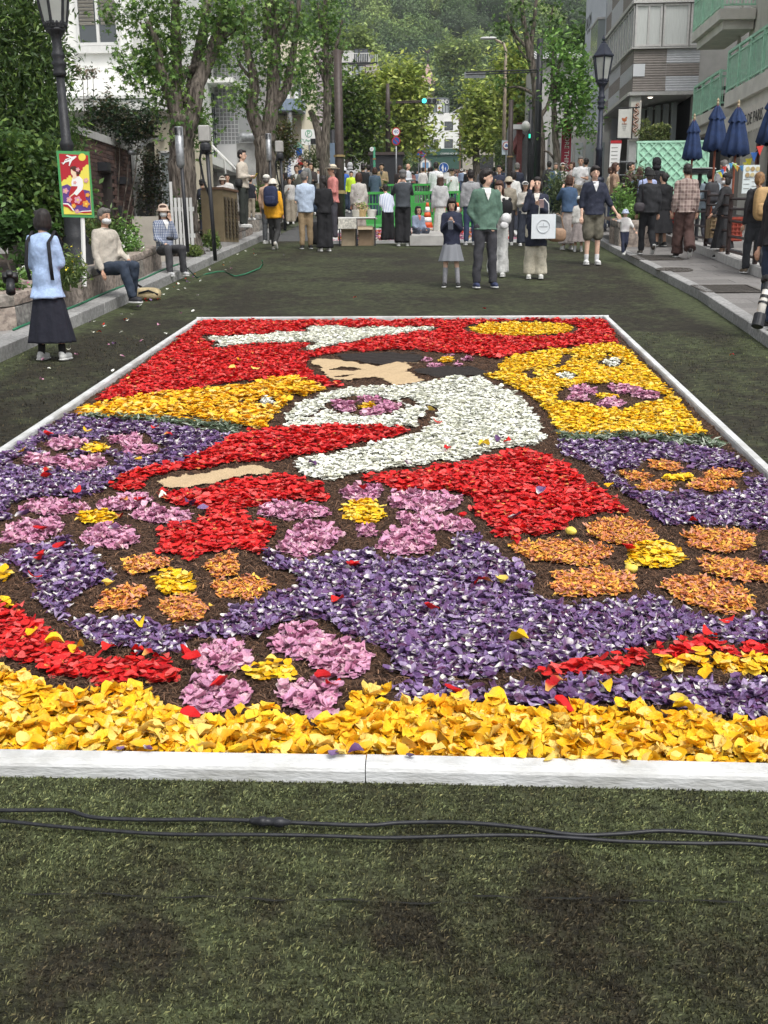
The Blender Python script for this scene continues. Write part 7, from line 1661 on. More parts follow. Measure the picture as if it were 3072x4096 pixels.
# beige utility box
x=xp(2200,37); t=thing('beige_cabinet','long beige utility box behind the arching grass on the right','utility cabinet',(x,37,gz(37)+.12))
zt_=AY(2200,725,37)[2]-gz(37)-.12; x1=xp(2270,37)-x
s=MB(); s.bx(-.15,x1,0,.7,0,zt_); s.build('body',M_('beige_box',(.33,.30,.23),.7,.08),t,bev=.01); s=MB(); s.bx(-.17,x1+.02,-.02,.72,zt_+.002,zt_+.04); s.build('lid',M_('beige_box',(.3,.3,.2)),t)
for k in range(2): s=MB(); s.bx(.0+k*.25,.03+k*.25,-.012,-.002,zt_-.45,zt_-.2); s.build('handle',m_dark,t)
# red sign panel near tree and white shop
YR=39.5; x=xp(2256,YR)
t=thing('red_sign_panel','tall red sign panel with white vertical lettering beside the fresh green maple','sign',(x,YR,gz(YR)))
s=MB(); z0=0;z1=AY(2256,480,YR)[2]-gz(YR); s.bx(-.18,.16,0,.1,0,z1); s.build('panel',M_('crimson',(.38,.03,.06),.5),t); text('MORE THINGS',.22,mwht,(0,-.01,z1-1.1),parent=t,ry=math.pi/2)
# white ground floor behind it with railings
YR=44.5; x=xp(2190,YR)
t=thing('white_shopfront','pale shop wall with large panes behind the red sign panel','shop',(x,YR,gz(YR)))
x1=xp(2420,YR)-x; s=MB(); s.bx(0,x1,0,1,0,2.9); s.build('wall',m_grey,t)
for k in range(5): s=MB(); a=.1+k*(x1-.2)/5; s.bx(a+.05,a+(x1-.2)/5-.05,-.05,-.002,.3,2.5); s.build('pane',m_glass2,t)
# banner flag with bird
YR=AX(2440,500,6.6)[1]; x=6.6
a=AX(2475,440,6.2);b=AX(2521,440,6.2); YV=33.
p=AY(2475,437,YV); p2=AY(2519,551,YV)
t=thing('shop_banner','hanging cream shop banner with an orange bird emblem, left of the wavy orange sign','banner',(p[0],YV,gz(YV)))
z0=p2[2]-gz(YV); z1=p[2]-gz(YV); w_=p2[0]-p[0]
s=MB(); s.bx(0,w_,-.01,.01,z0,z1); s.build('cloth',M_('banner_cream',(.62,.62,.57),.8,.05),t)
s=MB(); s.tube([(-.03,.0,z1+.02),(w_+.25,.0,z1+.05)],.018,6); s.tube([(-.03,0,z0-.02),(w_+.25,0,z0-.04)],.018,6); s.tube([(w_+.06,.02,z1+.05),(w_+.06,.02,z0-.04)],.02,6); s.build('bracket',m_black,t)
s=MB(); o_=M_('orange_paint',(.4,.12,.04)); c=w_/2; zc=(z0+z1)/2+.1
s.sup((c,-.014,zc),(.07,.004,.05),1,10,5); s.sup((c+.05,-.014,zc+.06),(.028,.004,.03),1,8,5); s.box((c-.06,-.014,zc+.04),(.05,.006,.03),ry=-.7); s.box((c,-.014,zc-.06),(.01,.006,.05)); s.build('bird_emblem',o_,t)
s=MB(); [s.box((c,-.014,zc-.13-k*.05),(.16-.03*k,.006,.012)) for k in range(4)]; s.build('lettering_lines',M_('grey_print',(.3,.3,.28)),t)
t.children[0]; text('Buffet',.06,o_,(c,-.016,zc-.105),parent=t)
# wavy sign on white column is part of the banded building; standing signboard and steps
YV=31; p=AY(2443,562,YV); t=thing('tilted_signboard','white information board with a red header leaning beside the steps','sign',(p[0],YV,gz(YV)+.12)); z1=p[2]-gz(YV)-.12
x1=AY(2487,562,YV)[0]-p[0]; s=MB(); s.add([(0,0,z1),(x1,0,z1),(x1-.1,0,.8),(-.02,0,.9),(0,.03,z1),(x1,.03,z1),(x1-.1,.03,.8),(-.02,.03,.9)],[(0,3,2,1),(4,5,6,7),(0,1,5,4),(1,2,6,5),(2,3,7,6),(3,0,4,7)]); s.build('board',mwht,t)
s=MB(); s.bx(.0,x1,-.008,-.002,z1-.08,z1); s.build('header',mred,t); s=MB(); [s.bx(.03,x1-.1,-.006,-.002,z1-.2-k*.1,z1-.18-k*.1) for k in range(7)]; s.build('print_lines',M_('grey_print',(.3,.3,.28)),t); s=MB(); s.tube([(x1/2,.05,0),(x1/2,.05,1.2)],.02,6); s.build('post',m_steel,t)
YV=30; t=thing('entrance_steps','stone entrance steps with grey handrails below the banner','steps',(xp(2440,YV),YV,gz(YV)+.12)); x1=xp(2560,YV)-t.location[0]
for k in range(5): s=MB(); s.bx(.1+k*.10,x1,.3*k,.3*k+.32,0,.17*(k+1)); s.build('step',m_granite,t)
for q in (0,.55):
    s=MB(); s.tube([(-.05+q,-.1,.95),(.35+q,1.3,1.75),(x1,1.35,1.75)],.03,6); s.tube([(-.05+q,-.1,.65),(.35+q,1.3,1.4),(x1,1.35,1.4)],.02,6); s.tube([(-.05+q,-.1,0),(-.05+q,-.1,.95)],.03,6); s.tube([(.35+q,1.3,.6),(.35+q,1.3,1.75)],.03,6); s.build('handrail',m_steel,t)
s=MB(); s.bx(x1-.6,x1,-.1,.28,0,1.1); s.build('pedestal',m_granite,t,bev=.02)
# mint lattice panel (terrace wall)
YV=27.8; p0=AY(2550,573,YV); p1=AY(2832,700,YV)
t=thing('mint_lattice_panel','mint green terrace panel with a raised diamond lattice behind the navy parasols','panel',(p0[0],YV,gz(YV)+.12))
w_=p1[0]-p0[0]; h_=p0[2]-gz(YV)-.12
s=MB(); s.bx(0,w_,0,.12,0.25,h_); s.build('panel',m_mint,t); s=MB(); s.bx(-.02,w_+.02,-.035,.14,h_+.001,h_+.05); s.bx(0,.05,-.03,-.001,.25,h_); s.bx(w_-.05,w_,-.03,-.001,.25,h_); s.build('frame',m_mint,t)
s=MB(); s.bx(0,w_,0,.3,0,.245); s.build('plinth',m_granite,t)
st=.16; hh=h_-.27
for sg in (1,-1):
    k=-hh
    while k<w_:
        # line x = k + sg*z within the panel
        if sg==1: a=(max(k,.05),.27+max(0,.05-k)); b=(min(k+hh,w_-.05),.27+min(hh,w_-.05-k))
        else: a=(max(k,.05),.27+hh-max(0,.05-k)); b=(min(k+hh,w_-.05),.27+hh-min(hh,w_-.05-k))
        if b[0]-a[0]>.05:
            L_=math.hypot(b[0]-a[0],b[1]-a[1]); q=MB(); q.box(((a[0]+b[0])/2,-.012-(.006 if sg>0 else 0),(a[1]+b[1])/2),(L_,.034,.028),ry=-math.atan2(b[1]-a[1],b[0]-a[0])); q.build('lattice_slat',m_mint,t)
        k+=st*1.5
# potted bamboo over it
bush('pale green potted bamboo above the mint lattice panel',2615,520,28.6,[(2600,530,0,50,25,350),(2640,520,0,35,25,250),(2580,500,0,20,25,80),(2650,550,0,30,20,160),(2600,560,0,50,15,250)],.14,LF_LONG,[(.16,.20,.07),(.11,.15,.05),(.22,.25,.10)],droop=.9)
# side fence right of it (mint), cafe railing, dark posts
t=thing('mint_side_fence','short mint green picket fence behind the round cafe table','fence',(AY(2840,650,26.5)[0],26.5,gz(26.5)+.12))
s=MB(); 
for k in range(7): s.bx(k*.07,k*.07+.03,k*.12,k*.12+.03,.5,1.35+.02*k)
s.build('pickets',m_mint,t); s=MB(); s.tube([(0,0,1.36),(.47,.8,1.5)],.025,5); s.build('top_rail',m_mint,t)
# parasols
m_nav=M_('navy_canvas',(.016,.034,.095),.85,.25,5,.35,16); m_pole=M_('teak_pole',(.22,.06,.03),.5,.2)
def parasol(u,vt,vb,yy_,label,wd):
    x=xp(u,yy_); t=thing('parasol',label,'parasol',(x,yy_,gz(yy_)+.12),group='closed navy parasols outside the cafe')
    zt_=AY(u,vt,yy_)[2]-gz(yy_)-.12; zb=AY(u,vb,yy_)[2]-gz(yy_)-.12; n=32; H=zt_-zb
    def ring(r,z_,am,ph): return [(r*(1+am*math.cos(8*a+ph))*math.cos(a),r*(1+am*math.cos(8*a+ph))*math.sin(a),z_+.02*math.cos(8*a+ph)) for a in [2*math.pi*k/n for k in range(n)]]
    s=MB(); s.loft([ring(wd*f,zb+H*q,am,.3) for q,f,am in ((0.0,.80,.16),(.03,1.0,.16),(.25,.86,.15),(.5,.68,.13),(.70,.50,.10),(.80,.40,.08),(.9,.24,.05))],cap=False); s.build('canopy',m_nav,t,True)
    s=MB(); s.loft([ring(wd*f,zb+H*q,am,1.2) for q,f,am in ((.68,.64,.16),(.72,.60,.14),(.84,.42,.10),(.93,.24,.06),(.985,.07,.0))],cap=False); s.build('top_flounce',m_nav,t,True)
    s=MB(); s.tube([(0,0,0),(0,0,zt_)],.022,8); s.build('pole',m_pole,t); s=MB(); s.lathe([(.02,zt_),(.03,zt_+.03),(.018,zt_+.06),(.026,zt_+.09),(.004,zt_+.13)],8); s.build('finial',M_('brass_cap',(.35,.28,.18),.4),t)
    s=MB(); s.lathe([(.25,0),(.25,.06),(.05,.10),(.04,.3)],16); s.build('base',m_black,t)
parasol(2752,480,640,23.2,'smallest closed navy parasol, left of the four, in front of the mint lattice',.19)
parasol(2840,420,605,21.8,'second closed navy parasol from the left, against the mint railing',.225)
parasol(2921,428,625,20.6,'third closed navy parasol, left of the awning lettering',.235)
parasol(3070,370,578,18.0,'closed navy parasol cut by the right edge of the photo',.26)
# cafe table, rail with posts, bunting, menu
t=thing('cafe_table','round white-rimmed cafe table behind the plaid-shirt man','table',(AY(2800,700,22.5)[0],22.5,gz(22.5)+.12))
zt_=AY(2800,675,22.5)[2]-gz(22.5)-.12
s=MB(); s.lathe([(.30,zt_-.02),(.31,zt_-.01),(.31,zt_)],24); s.build('tabletop',m_white,t); s=MB(); s.lathe([(.31,zt_-.10),(.31,zt_-.04)],24); s.tube([(0,0,0),(0,0,zt_-.1)],.04,8); s.lathe([(.22,0),(.22,.03),(.05,.06)],16); s.build('stand',m_black,t)
m_rail=M_('rail_dark',(.030,.016,.014),.5,.3)
t=thing('cafe_railing','dark iron terrace railing with leaning slats outside the cafe','railing',(6.0,21.5,gz(21.5)+.12))
ox,oy=6.0,21.5
P=[(2690,690,24.0),(2740,672,22.8),(2840,690,20.8),(2935,660,19.0),(3050,640,17.2),(3110,650,16.4)]
Q=[(AY(u,v,yy_)) for u,v,yy_ in P]
for k,(q,(u,v,yy_)) in enumerate(zip(Q,P)):
    s=MB(); s.bx(q[0]-ox-.03,q[0]-ox+.03,q[1]-oy-.03,q[1]-oy+.03,gz(q[1])-gz(oy),gz(q[1])-gz(oy)+1.15); s.build('post',m_rail,t)
for k in range(len(Q)-1):
    a,b=Q[k],Q[k+1]
    for h in (.25,.5,.75,.95,1.12):
        s=MB(); s.tube([(a[0]-ox,a[1]-oy,gz(a[1])-gz(oy)+h-.05),(b[0]-ox,b[1]-oy,gz(b[1])-gz(oy)+h+random.uniform(-.03,.04))],.022,4); s.build('slat',m_rail,t)
t=thing('cafe_plinth','low white-topped curb wall under the terrace railing','low wall',(6.0,21.5,gz(21.5)+.1))
s=MB(); pl=[(q[0]-ox,q[1]-oy) for q in Q]
for a,b in zip(pl[:-1],pl[1:]): s.add([(a[0]-.08,a[1],gz(a[1]+oy)-gz(oy)-.05),(b[0]-.08,b[1],gz(b[1]+oy)-gz(oy)-.05),(b[0]-.08,b[1],gz(b[1]+oy)-gz(oy)+.16),(a[0]-.08,a[1],gz(a[1]+oy)-gz(oy)+.16),(b[0]+.2,b[1],gz(b[1]+oy)-gz(oy)+.16),(a[0]+.2,a[1],gz(a[1]+oy)-gz(oy)+.16)],[(0,1,2,3),(3,2,4,5)])
s.build('wall',M_('kerb_white',(.45,.44,.42),.85,.15),t)
# wicker basket like goods behind rail
for k,(u,v,yy_,c,lb_) in enumerate(((2925,715,19.4,(.28,.05,.03),'red lattice basket crate behind the terrace railing'),(2712,725,23.6,(.30,.03,.03),'red box on the terrace behind the man in the plaid shirt'),(2880,745,20.2,(.25,.18,.10),'wooden crate behind the terrace railing near the masked woman'))):
    q=AY(u,v,yy_); t=thing('terrace_crate',lb_,'crate',(q[0]+.1,yy_+.15,gz(yy_)+.45))
    s=MB(); s.bx(-.2,.2,0,.02,0,.42)
    for j in range(6): s.box((-.17+j*.068,-.01,.21),(.02,.02,.42)); s.box((0,-.02,.03+j*.072),(.4,.015,.02))
    s.build('lattice',M_('crate_%d'%k,c,.7,.2),t); s=MB(); s.bx(-.2,.2,.021,.3,0,.35); s.build('body',M_('crate_%d'%k,c),t)
t=thing('bunting','string of small coloured flags hanging along the cafe terrace','bunting',(AY(2960,640,18.6)[0],18.6,gz(18.6)))
ox,oy,oz=t.location
pts=[AY(u,v,yy_)-np.array([ox,oy,oz]) for u,v,yy_ in ((2880,690,19.6),(2900,665,19.3),(2930,650,18.9),(2960,668,18.6),(2990,640,18.3),(3040,585,17.8))]
s=MB(); s.tube([tuple(p) for p in pts],.006,4); s.build('string',m_white,t)
fc=[(.55,.50,.05),(.05,.15,.45),(.5,.05,.04),(.6,.6,.6),(.08,.30,.55),(.35,.5,.1),(.6,.3,.05),(.1,.3,.6),(.65,.6,.1)]
for k in range(12):
    q=k/11*(len(pts)-1); i=min(int(q),len(pts)-2); p=pts[i]*(1-(q-i))+pts[i+1]*(q-i); s=MB(); w_=.035+.02*(k>8)
    s.add([(p[0]-w_,p[1]-.01,p[2]),(p[0]+w_,p[1]-.01,p[2]+.01),(p[0]+w_*.3+random.uniform(-.03,.03),p[1]-.03,p[2]-.10-.05*(k>8)),(p[0]-w_,p[1]+.01,p[2]),(p[0]+w_,p[1]+.01,p[2]+.01)],[(0,1,2),(4,3,2)]); s.build('flag',M_('flag_%d'%(k%9),fc[k%9],.8),t)
YM=17.6; p=AY(2975,655,YM); q=AY(3032,768,YM); t=thing('menu_board','white menu board with food pictures tied to the terrace railing','menu board',(p[0],YM,q[2]-.02))
w_=q[0]-p[0]; h_=p[2]-q[2]; s=MB(); s.bx(0,w_,0,.02,0,h_); s.build('board',M_('menu_white',(.60,.66,.66),.6,.05),t)
for k in range(6): a=.05+(k%3)*w_*.3; b=h_-.06-(k//3)*.09; s=MB(); s.tube([(a+.02,-.004,b),(a+.02,-.008,b)],.035,10); s.build('dish_picture',M_('dish_%d'%(k%2),((.5,.42,.22),(.35,.25,.12))[k%2]),t)
s=MB(); [s.box((w_*.5*(j%2)+w_*.25,-.004,h_*.5-.035*j),(w_*.35,.004,.008)) for j in range(6)]; s.build('print_lines',M_('grey_print',(.3,.3,.28)),t); text('LUNCH',.05,M_('grey_print',(.3,.3,.28)),(w_/2,-.006,h_*.58),parent=t)
# ================================================================ people
def fuse(mb,voxel,mats,name,parent,sm=2,fold=0,seed=0,extra=None,fz=(9,9,3.5)):
    me=mb.mesh('t',[]); o=bpy.data.objects.new('t',me); C.objects.link(o)
    m=o.modifiers.new('r','REMESH'); m.mode='VOXEL'; m.voxel_size=voxel; m.use_smooth_shade=True
    if sm: q=o.modifiers.new('s','SMOOTH'); q.iterations=sm; q.factor=.5
    dg=bpy.context.evaluated_depsgraph_get(); r=bpy.data.meshes.new_from_object(o.evaluated_get(dg)); bpy.data.objects.remove(o); bpy.data.meshes.remove(me)
    n=len(r.vertices); co=np.empty(n*3,np.float32); r.vertices.foreach_get('co',co); co=co.reshape(-1,3)
    if fold:
        no=np.empty(n*3,np.float32); r.vertices.foreach_get('normal',no); no=no.reshape(-1,3); x,y,z=co.T; sd=seed*1.7
        f=np.sin(x*31+np.sin(z*11+sd)*2.2+y*17+sd)*.45+np.sin(z*23+x*19*np.sin(sd)+np.sin(x*13+y*21)*1.8)*.6+np.sin(z*47-x*29+y*33+sd)*.3
        co=co+no*(f*fold)[:,None]; r.vertices.foreach_set('co',co.astype(np.float32).ravel())
    if extra:       # fingers etc. rooted inside the fused surface
        mv=[tuple(v.co) for v in r.vertices]; mf=[tuple(p.vertices) for p in r.polygons]; k=len(mv)
        mv+=extra.v; mf+=[tuple(i+k for i in f) for f in extra.f]; bpy.data.meshes.remove(r); r=bpy.data.meshes.new(name); r.from_pydata(mv,[],mf)
    r.name=name; r.materials.clear()
    for q in (mats if isinstance(mats,list) else [mats]): r.materials.append(q)
    r.polygons.foreach_set('use_smooth',[True]*len(r.polygons)); r.update()
    return link(name,r,parent)
def cl(c,rough=.85,tex=.12):
    k='cloth_%d_%d_%d'%tuple(int(a*1000) for a in c); return M_(k,c,rough,tex,30,.35,9)
def pattern(name,c1,c2,sx,sz,w=.25,mode='plaid',c3=None):
    if name in MATS: return MATS[name]
    m=bpy.data.materials.new(name); m.use_nodes=True; N=m.node_tree.nodes; L_=m.node_tree.links; b=N['Principled BSDF']; b.inputs['Roughness'].default_value=.9
    tc=N.new('ShaderNodeTexCoord'); sp_=N.new('ShaderNodeSeparateXYZ'); L_.new(tc.outputs['Object'],sp_.inputs[0])
    def band(out,s,w):
        a=N.new('ShaderNodeMath'); a.operation='MULTIPLY'; a.inputs[1].default_value=s; L_.new(out,a.inputs[0]); f=N.new('ShaderNodeMath'); f.operation='FRACT'; L_.new(a.outputs[0],f.inputs[0])
        g=N.new('ShaderNodeMath'); g.operation='LESS_THAN'; g.inputs[1].default_value=w; L_.new(f.outputs[0],g.inputs[0]); return g.outputs[0]
    def mixc(fac,a,bc,k=1):
        x=N.new('ShaderNodeMix'); x.data_type='RGBA'; q=N.new('ShaderNodeMath'); q.operation='MULTIPLY'; q.inputs[1].default_value=k; L_.new(fac,q.inputs[0]); L_.new(q.outputs[0],x.inputs['Factor'])
        if isinstance(a,tuple): x.inputs['A'].default_value=(*a,1)
        else: L_.new(a,x.inputs['A'])
        x.inputs['B'].default_value=(*bc,1); return x.outputs['Result']
    o=mixc(band(sp_.outputs['X'],sx,w),c1,c2,.75)
    if mode!='stripe': o=mixc(band(sp_.outputs['Z'],sz,w),o,c2,.75)
    if mode=='plaid' and c3: o=mixc(band(sp_.outputs['X'],sx*2,.12),o,c3,.7); o=mixc(band(sp_.outputs['Z'],sz*2,.12),o,c3,.7)
    L_.new(o,b.inputs['Base Color']); MATS[name]=m; return m
SKIN=[M_('skin_%d'%i,c,.55,.08,20,spec=.3) for i,c in enumerate(((.56,.34,.24),(.66,.43,.32),(.48,.28,.19)))]
m_hairb=M_('hair_black',(.018,.014,.013),.5,.4,60,.4,80,stretch=(1,1,.2)); m_hairbr=M_('hair_brown',(.06,.028,.018),.5,.4,60,.4,80,stretch=(1,1,.2)); m_hairg=M_('hair_grey',(.14,.13,.12),.6,.3,60,.4,80); m_hairbl=M_('hair_blond',(.22,.12,.05),.5,.4,60,.4,80)
m_lens=M_('eye_dark',(.02,.015,.012),.3); m_lip=M_('lips',(.38,.12,.10),.5); m_mask=M_('mask_white',(.72,.72,.72),.8,.05); m_sole=M_('sole',(.60,.60,.58),.7,.1)
ARM={'down':((.05,.02,-.28),(.06,-.05,-.52)),'pocket':((.07,.05,-.27),(-.03,-.04,-.44)),'phone':((.03,-.05,-.27),(-.10,-.27,-.13)),'hold':((.04,-.02,-.27),(-.08,-.25,-.25)),
 'camera':((.07,-.16,-.18),(-.08,-.30,.08)),'point':((.05,-.14,-.20),(-.04,-.16,.14)),'back':((.08,.10,-.26),(-.06,.16,-.42)),'lap':((.04,-.06,-.27),(-.03,-.30,-.36)),'out':((.12,-.05,-.26),(.22,-.16,-.46)),'drink':((.05,-.14,-.20),(-.10,-.22,.10)),'seat':((.07,-.04,-.27),(.07,-.16,-.50)),'chin':((.02,-.12,-.24),(-.06,-.13,.06)),'swingf':((.05,-.06,-.27),(.04,-.24,-.44)),'swingb':((.06,.09,-.26),(.07,.10,-.52))}
LEG={'stand':(((.09,-.005,.48),(.095,.02,.08)),((.09,-.005,.48),(.095,.02,.08))),'wide':(((.11,-.01,.48),(.13,.01,.08)),((.10,-.005,.48),(.13,.02,.08))),
 'walk':(((.09,-.10,.50),(.07,-.16,.09)),((.09,-.02,.47),(.08,.26,.17))),'walk2':(((.09,-.02,.47),(.08,.24,.16)),((.09,-.10,.50),(.07,-.16,.09))),
 'sit':(((.13,-.43,.50),(.12,-.44,.08)),((.14,-.43,.50),(.18,-.36,.08))),'sit2':(((.10,-.43,.50),(.02,-.50,.08)),((.10,-.44,.50),(.14,-.30,.08))),'crouch':(((.16,-.34,.42),(.14,-.10,.08)),((.16,-.34,.42),(.14,-.10,.08)))}
pcount=0
def person(label,loc,H,face,top=((.1,.1,.1),'jacket'),bottom=((.05,.05,.06),'trousers'),arms=('down','down'),legs='stand',hair=('short',None),hat=None,skin=0,shoes=(.6,.6,.58),lod=0,female=False,mask=False,bare=None,sleeve='long',hem=.86,collar=None,glasses=False,head_turn=0,head_tilt=0,fat=1.0,kid=False,sock=None,inner=None,group=None,tm=None,bm=None,lean=0):
    global pcount; pcount+=1; sd=pcount
    if not lod: lod=1 if loc[1]<23 else 2
    t=thing('person',label,'person',loc,R(face),group=group); s=H/1.70; t.scale=(1,1,1)
    fw=.90 if female else 1.0; hd=1.0 if not kid else min(1.35,1.0+.45*(1-H/1.6))
    vox=[0,.0175,.027,.032][lod]
    sit=legs.startswith('sit') or legs=='crouch'; drop=-.42 if legs.startswith('sit') else (-.58 if legs=='crouch' else 0)
    S=lambda p:(p[0]*s,p[1]*s,p[2]*s)
    up=lambda x,y,z:S((x,y+lean*max(0,z-.9),z+drop))     # upper body
    n=10 if lod<3 else 7
    hipz=.89; ms=SKIN[skin]
    hb=Vector(up(0,-.01,1.572)); 
    if kid: hb.z-=.02*s
    Mh=Euler((head_tilt,0,R(head_turn))).to_matrix()
    def hp(x,y,z): return tuple(hb+Mh@Vector((x*s*hd,y*s*hd,z*s*hd)))
    # ---- body
    b=MB(); x2=MB()
    Sx=lambda c,r,M=None,mb=b,nn=12:mb.sup(c,[k*s*hd for k in r],1,nn,8,Mh)
    Sx(hp(0,.005,.02),(.074,.092,.098)); Sx(hp(0,-.018,-.045),(.056,.066,.066)); Sx(hp(0,-.092,-.012),(.012,.016,.022)); Sx(hp(-.076,.01,-.01),(.010,.018,.030)); Sx(hp(.076,.01,-.01),(.010,.018,.030))
    b.capsule(up(0,.015,1.38),hp(0,.01,-.07),.052*s,.048*s,n)
    prof=[(.84,.13,.09),(.93,.140,.098),(1.05,.122,.088),(1.15,.126,.092),(1.28,.152,.10),(1.36,.152,.085),(1.41,.10,.065),(1.44,.05,.05)]
    def torso(mb,infl,z0=None,z1=1.44,open_=0,bulk=1.0):
        rings=[]
        for z,rx,ry in prof:
            if z0 is not None and z<z0-.001 : 
                continue
            if z>z1: continue
            rings.append([up((max(rx,(.148 if infl>.025 and z<1.3 else 0))*fw*bulk+infl)*math.cos(a),(ry*bulk*fat+infl)*math.sin(a)+.005,z) for a in [2*math.pi*k/16 for k in range(16)]])
        if z0 is not None:
            z,rx,ry=z0,(.162 if z0>.75 else .205)*fw*bulk,(.122 if z0>.75 else .165)*bulk*fat; rings.insert(0,[up((rx+infl)*math.cos(a),(ry+infl)*math.sin(a)+.005,z) for a in [2*math.pi*k/16 for k in range(16)]])
        mb.loft(rings)
    torso(b,-.01)
    J=[]
    for i,(sd_,k) in enumerate(((-1,arms[0]),(1,arms[1]))):
        e,wv=ARM[k] if isinstance(k,str) else k; sh=(sd_*(.158 if not female else .145),.01,1.362)
        el=(sh[0]+sd_*e[0],sh[1]+e[1],sh[2]+e[2]); wr=(sh[0]+sd_*wv[0],sh[1]+wv[1],sh[2]+wv[2]); J.append((sd_,Vector(up(*sh)),Vector(up(*el)),Vector(up(*wr))))
    for sd_,sh,el,wr in J:
        b.capsule(sh,el,.045*s,.038*s,n); b.capsule(el,wr,.036*s,.024*s,n)
        d=(wr-el).normalized(); side=d.cross(Vector((0,-1,0)) if abs(d.y)<.8 else Vector((0,0,1))).normalized(); pm_=wr+d*.045*s; nr=d.cross(side).normalized()
        b.capsule(wr,pm_+d*.02*s,.026*s,.030*s,n,flat=.55,ax=tuple(side))
        for f in range(4):
            r0=pm_+d*.02*s+side*(f-1.5)*.016*s; L_=(.062,.072,.068,.052)[f]*s; m1=r0+d*L_*.5-nr*.006*s*sd_; m2=r0+d*L_-nr*.022*s*sd_
            x2.tube([r0-d*.02*s,m1,m2],[.0095*s,.0085*s,.0065*s],6)
        r0=pm_+side*(.026)*s*sd_*-1; x2.tube([wr+d*.02*s,r0,r0+d*.035*s+side*-.012*s*sd_],[.011*s,.011*s,.008*s],6)
    lk_=LEG[legs]; LJ=[]
    for i,sd_ in enumerate((-1,1)):
        kn,an=lk_[i]; hj=(sd_*.085*fw,0,hipz+drop); LJ.append((sd_,Vector(S(hj)),Vector(S((sd_*kn[0],kn[1],kn[2]))),Vector(S((sd_*an[0],an[1],an[2])))))
    for sd_,hj,kn,an in LJ:
        b.capsule(hj,kn,.075*s,.050*s,n); b.capsule(kn,an,.050*s,.036*s,n)
    if lod==1: body=fuse(b,vox*.9,ms,'body',t,1,extra=x2)
    else: body=b.build('body',ms,t,True)
    # ---- face
    if lod<3 and abs((face+head_turn+180)%360-180)<115 :
        q=MB()
        for e in (-1,1): Sx(hp(e*.030,-.083,.012),(.012,.008,.006),mb=q,nn=8)
        q.build('eyes',m_lens,t,True)
        q=MB()
        for e in (-1,1): Sx(hp(e*.031,-.086,.036),(.018,.006,.004),mb=q,nn=8)
        q.build('eyebrows',m_hairb,t,True)
        if not mask: q=MB(); Sx(hp(0,-.080,-.055),(.022,.008,.007),mb=q,nn=8); q.build('mouth',m_lip,t,True)
    if mask: q=MB(); Sx(hp(0,-.030,-.045),(.066,.070,.052),mb=q,nn=12); q.build('face_mask',m_mask,t,True)
    if glasses:
        q=MB()
        for e in (-1,1):
            q.tube([hp(e*.032+.022*math.cos(a),-.095,.012+.018*math.sin(a)) for a in [k*math.pi/5 for k in range(11)]],.0025*s,4)
            q.tube([hp(e*.054,-.09,.015),hp(e*.078,.0,.012)],.0025*s,4)
        q.build('glasses',m_black,t)
    # ---- hair
    hs_,hc=hair; hm={None:m_hairb,'brown':m_hairbr,'grey':m_hairg,'blond':m_hairbl}[hc]
    if hs_!='none':
        h=MB(); Sx(hp(0,.022,.045),(.086,.092,.092),mb=h)
        if hs_=='short': Sx(hp(0,.045,.0),(.080,.068,.075),mb=h)
        else: Sx(hp(0,.035,.0),(.090,.078,.10),mb=h)
        if hs_!='balding': Sx(hp(0,-.045,.085),(.070,.045,.038),mb=h)
        else: h=MB(); Sx(hp(0,.042,.0),(.086,.066,.062),mb=h); Sx(hp(0,.055,.05),(.066,.050,.05),mb=h)
        if hs_ in('bob',): 
            Sx(hp(0,.035,-.045),(.092,.074,.075),mb=h)
            for e in(-1,1): Sx(hp(e*.072,-.01,-.03),(.026,.05,.085),mb=h)
        if hs_=='fluffy': Sx(hp(0,.01,.055),(.090,.094,.082),mb=h); Sx(hp(.01,-.055,.078),(.070,.042,.034),mb=h)
        if hs_=='long': h.capsule(hp(0,.06,.0),hp(0,.09,-.28),.078*s,.055*s,n,.5); [h.capsule(hp(e*.07,.0,0),hp(e*.08,.0,-.2),.025*s,.02*s,8) for e in(-1,1)]
        if hs_=='pony': h.capsule(hp(0,.095,.03),hp(0,.12,-.17),.032*s,.018*s,8)
        if hs_=='braid':
            for k in range(7): Sx(hp(.01*(-1)**k,.10+.004*k,-.02-.04*k),(.024-.001*k,.024,.028),mb=h,nn=8)
        if hs_=='bun': Sx(hp(0,.11,.03),(.04,.04,.04),mb=h)
        fuse(h,vox*.8,hm,'hair',t,1,fold=.0015,seed=sd) if lod==1 else h.build('hair',hm,t,True)
    if hat:
        k,c=hat; h=MB(); hm2=cl(c) if not isinstance(c,bpy.types.Material) else c
        Sx(hp(0,.018,.075),(.094,.102,.072),mb=h)
        if k=='cap': Sx(hp(0,-.115,.052),(.06,.065,.010),mb=h)
        if k=='bucket':
            h.loft([[hp(r*math.cos(a),.018+r*1.1*math.sin(a),z) for a in [2*math.pi*q/18 for q in range(18)]] for r,z in ((.088,.10),(.096,.05),(.135,.012),(.130,.005),(.092,.04))])
        if k=='straw':
            h.loft([[hp(r*math.cos(a),.018+r*1.1*math.sin(a),z) for a in [2*math.pi*q/18 for q in range(18)]] for r,z in ((.088,.10),(.096,.06),(.155,.05),(.155,.042),(.09,.05))])
        if k=='beanie': Sx(hp(0,.03,.06),(.10,.108,.09),mb=h)
        if k=='hood': Sx(hp(0,.03,.02),(.108,.105,.125),mb=h); Sx(hp(0,.05,-.09),(.11,.09,.06),mb=h)
        h.build('hat' if k!='hood' else 'hood',hm2,t,True)
        if k=='straw': h=MB(); h.loft([[hp(r*math.cos(a),.018+r*1.1*math.sin(a),z) for a in [2*math.pi*q/18 for q in range(18)]] for r,z in ((.100,.058),(.097,.085))],cap=False); h.build('hat_band',m_black,t,True)
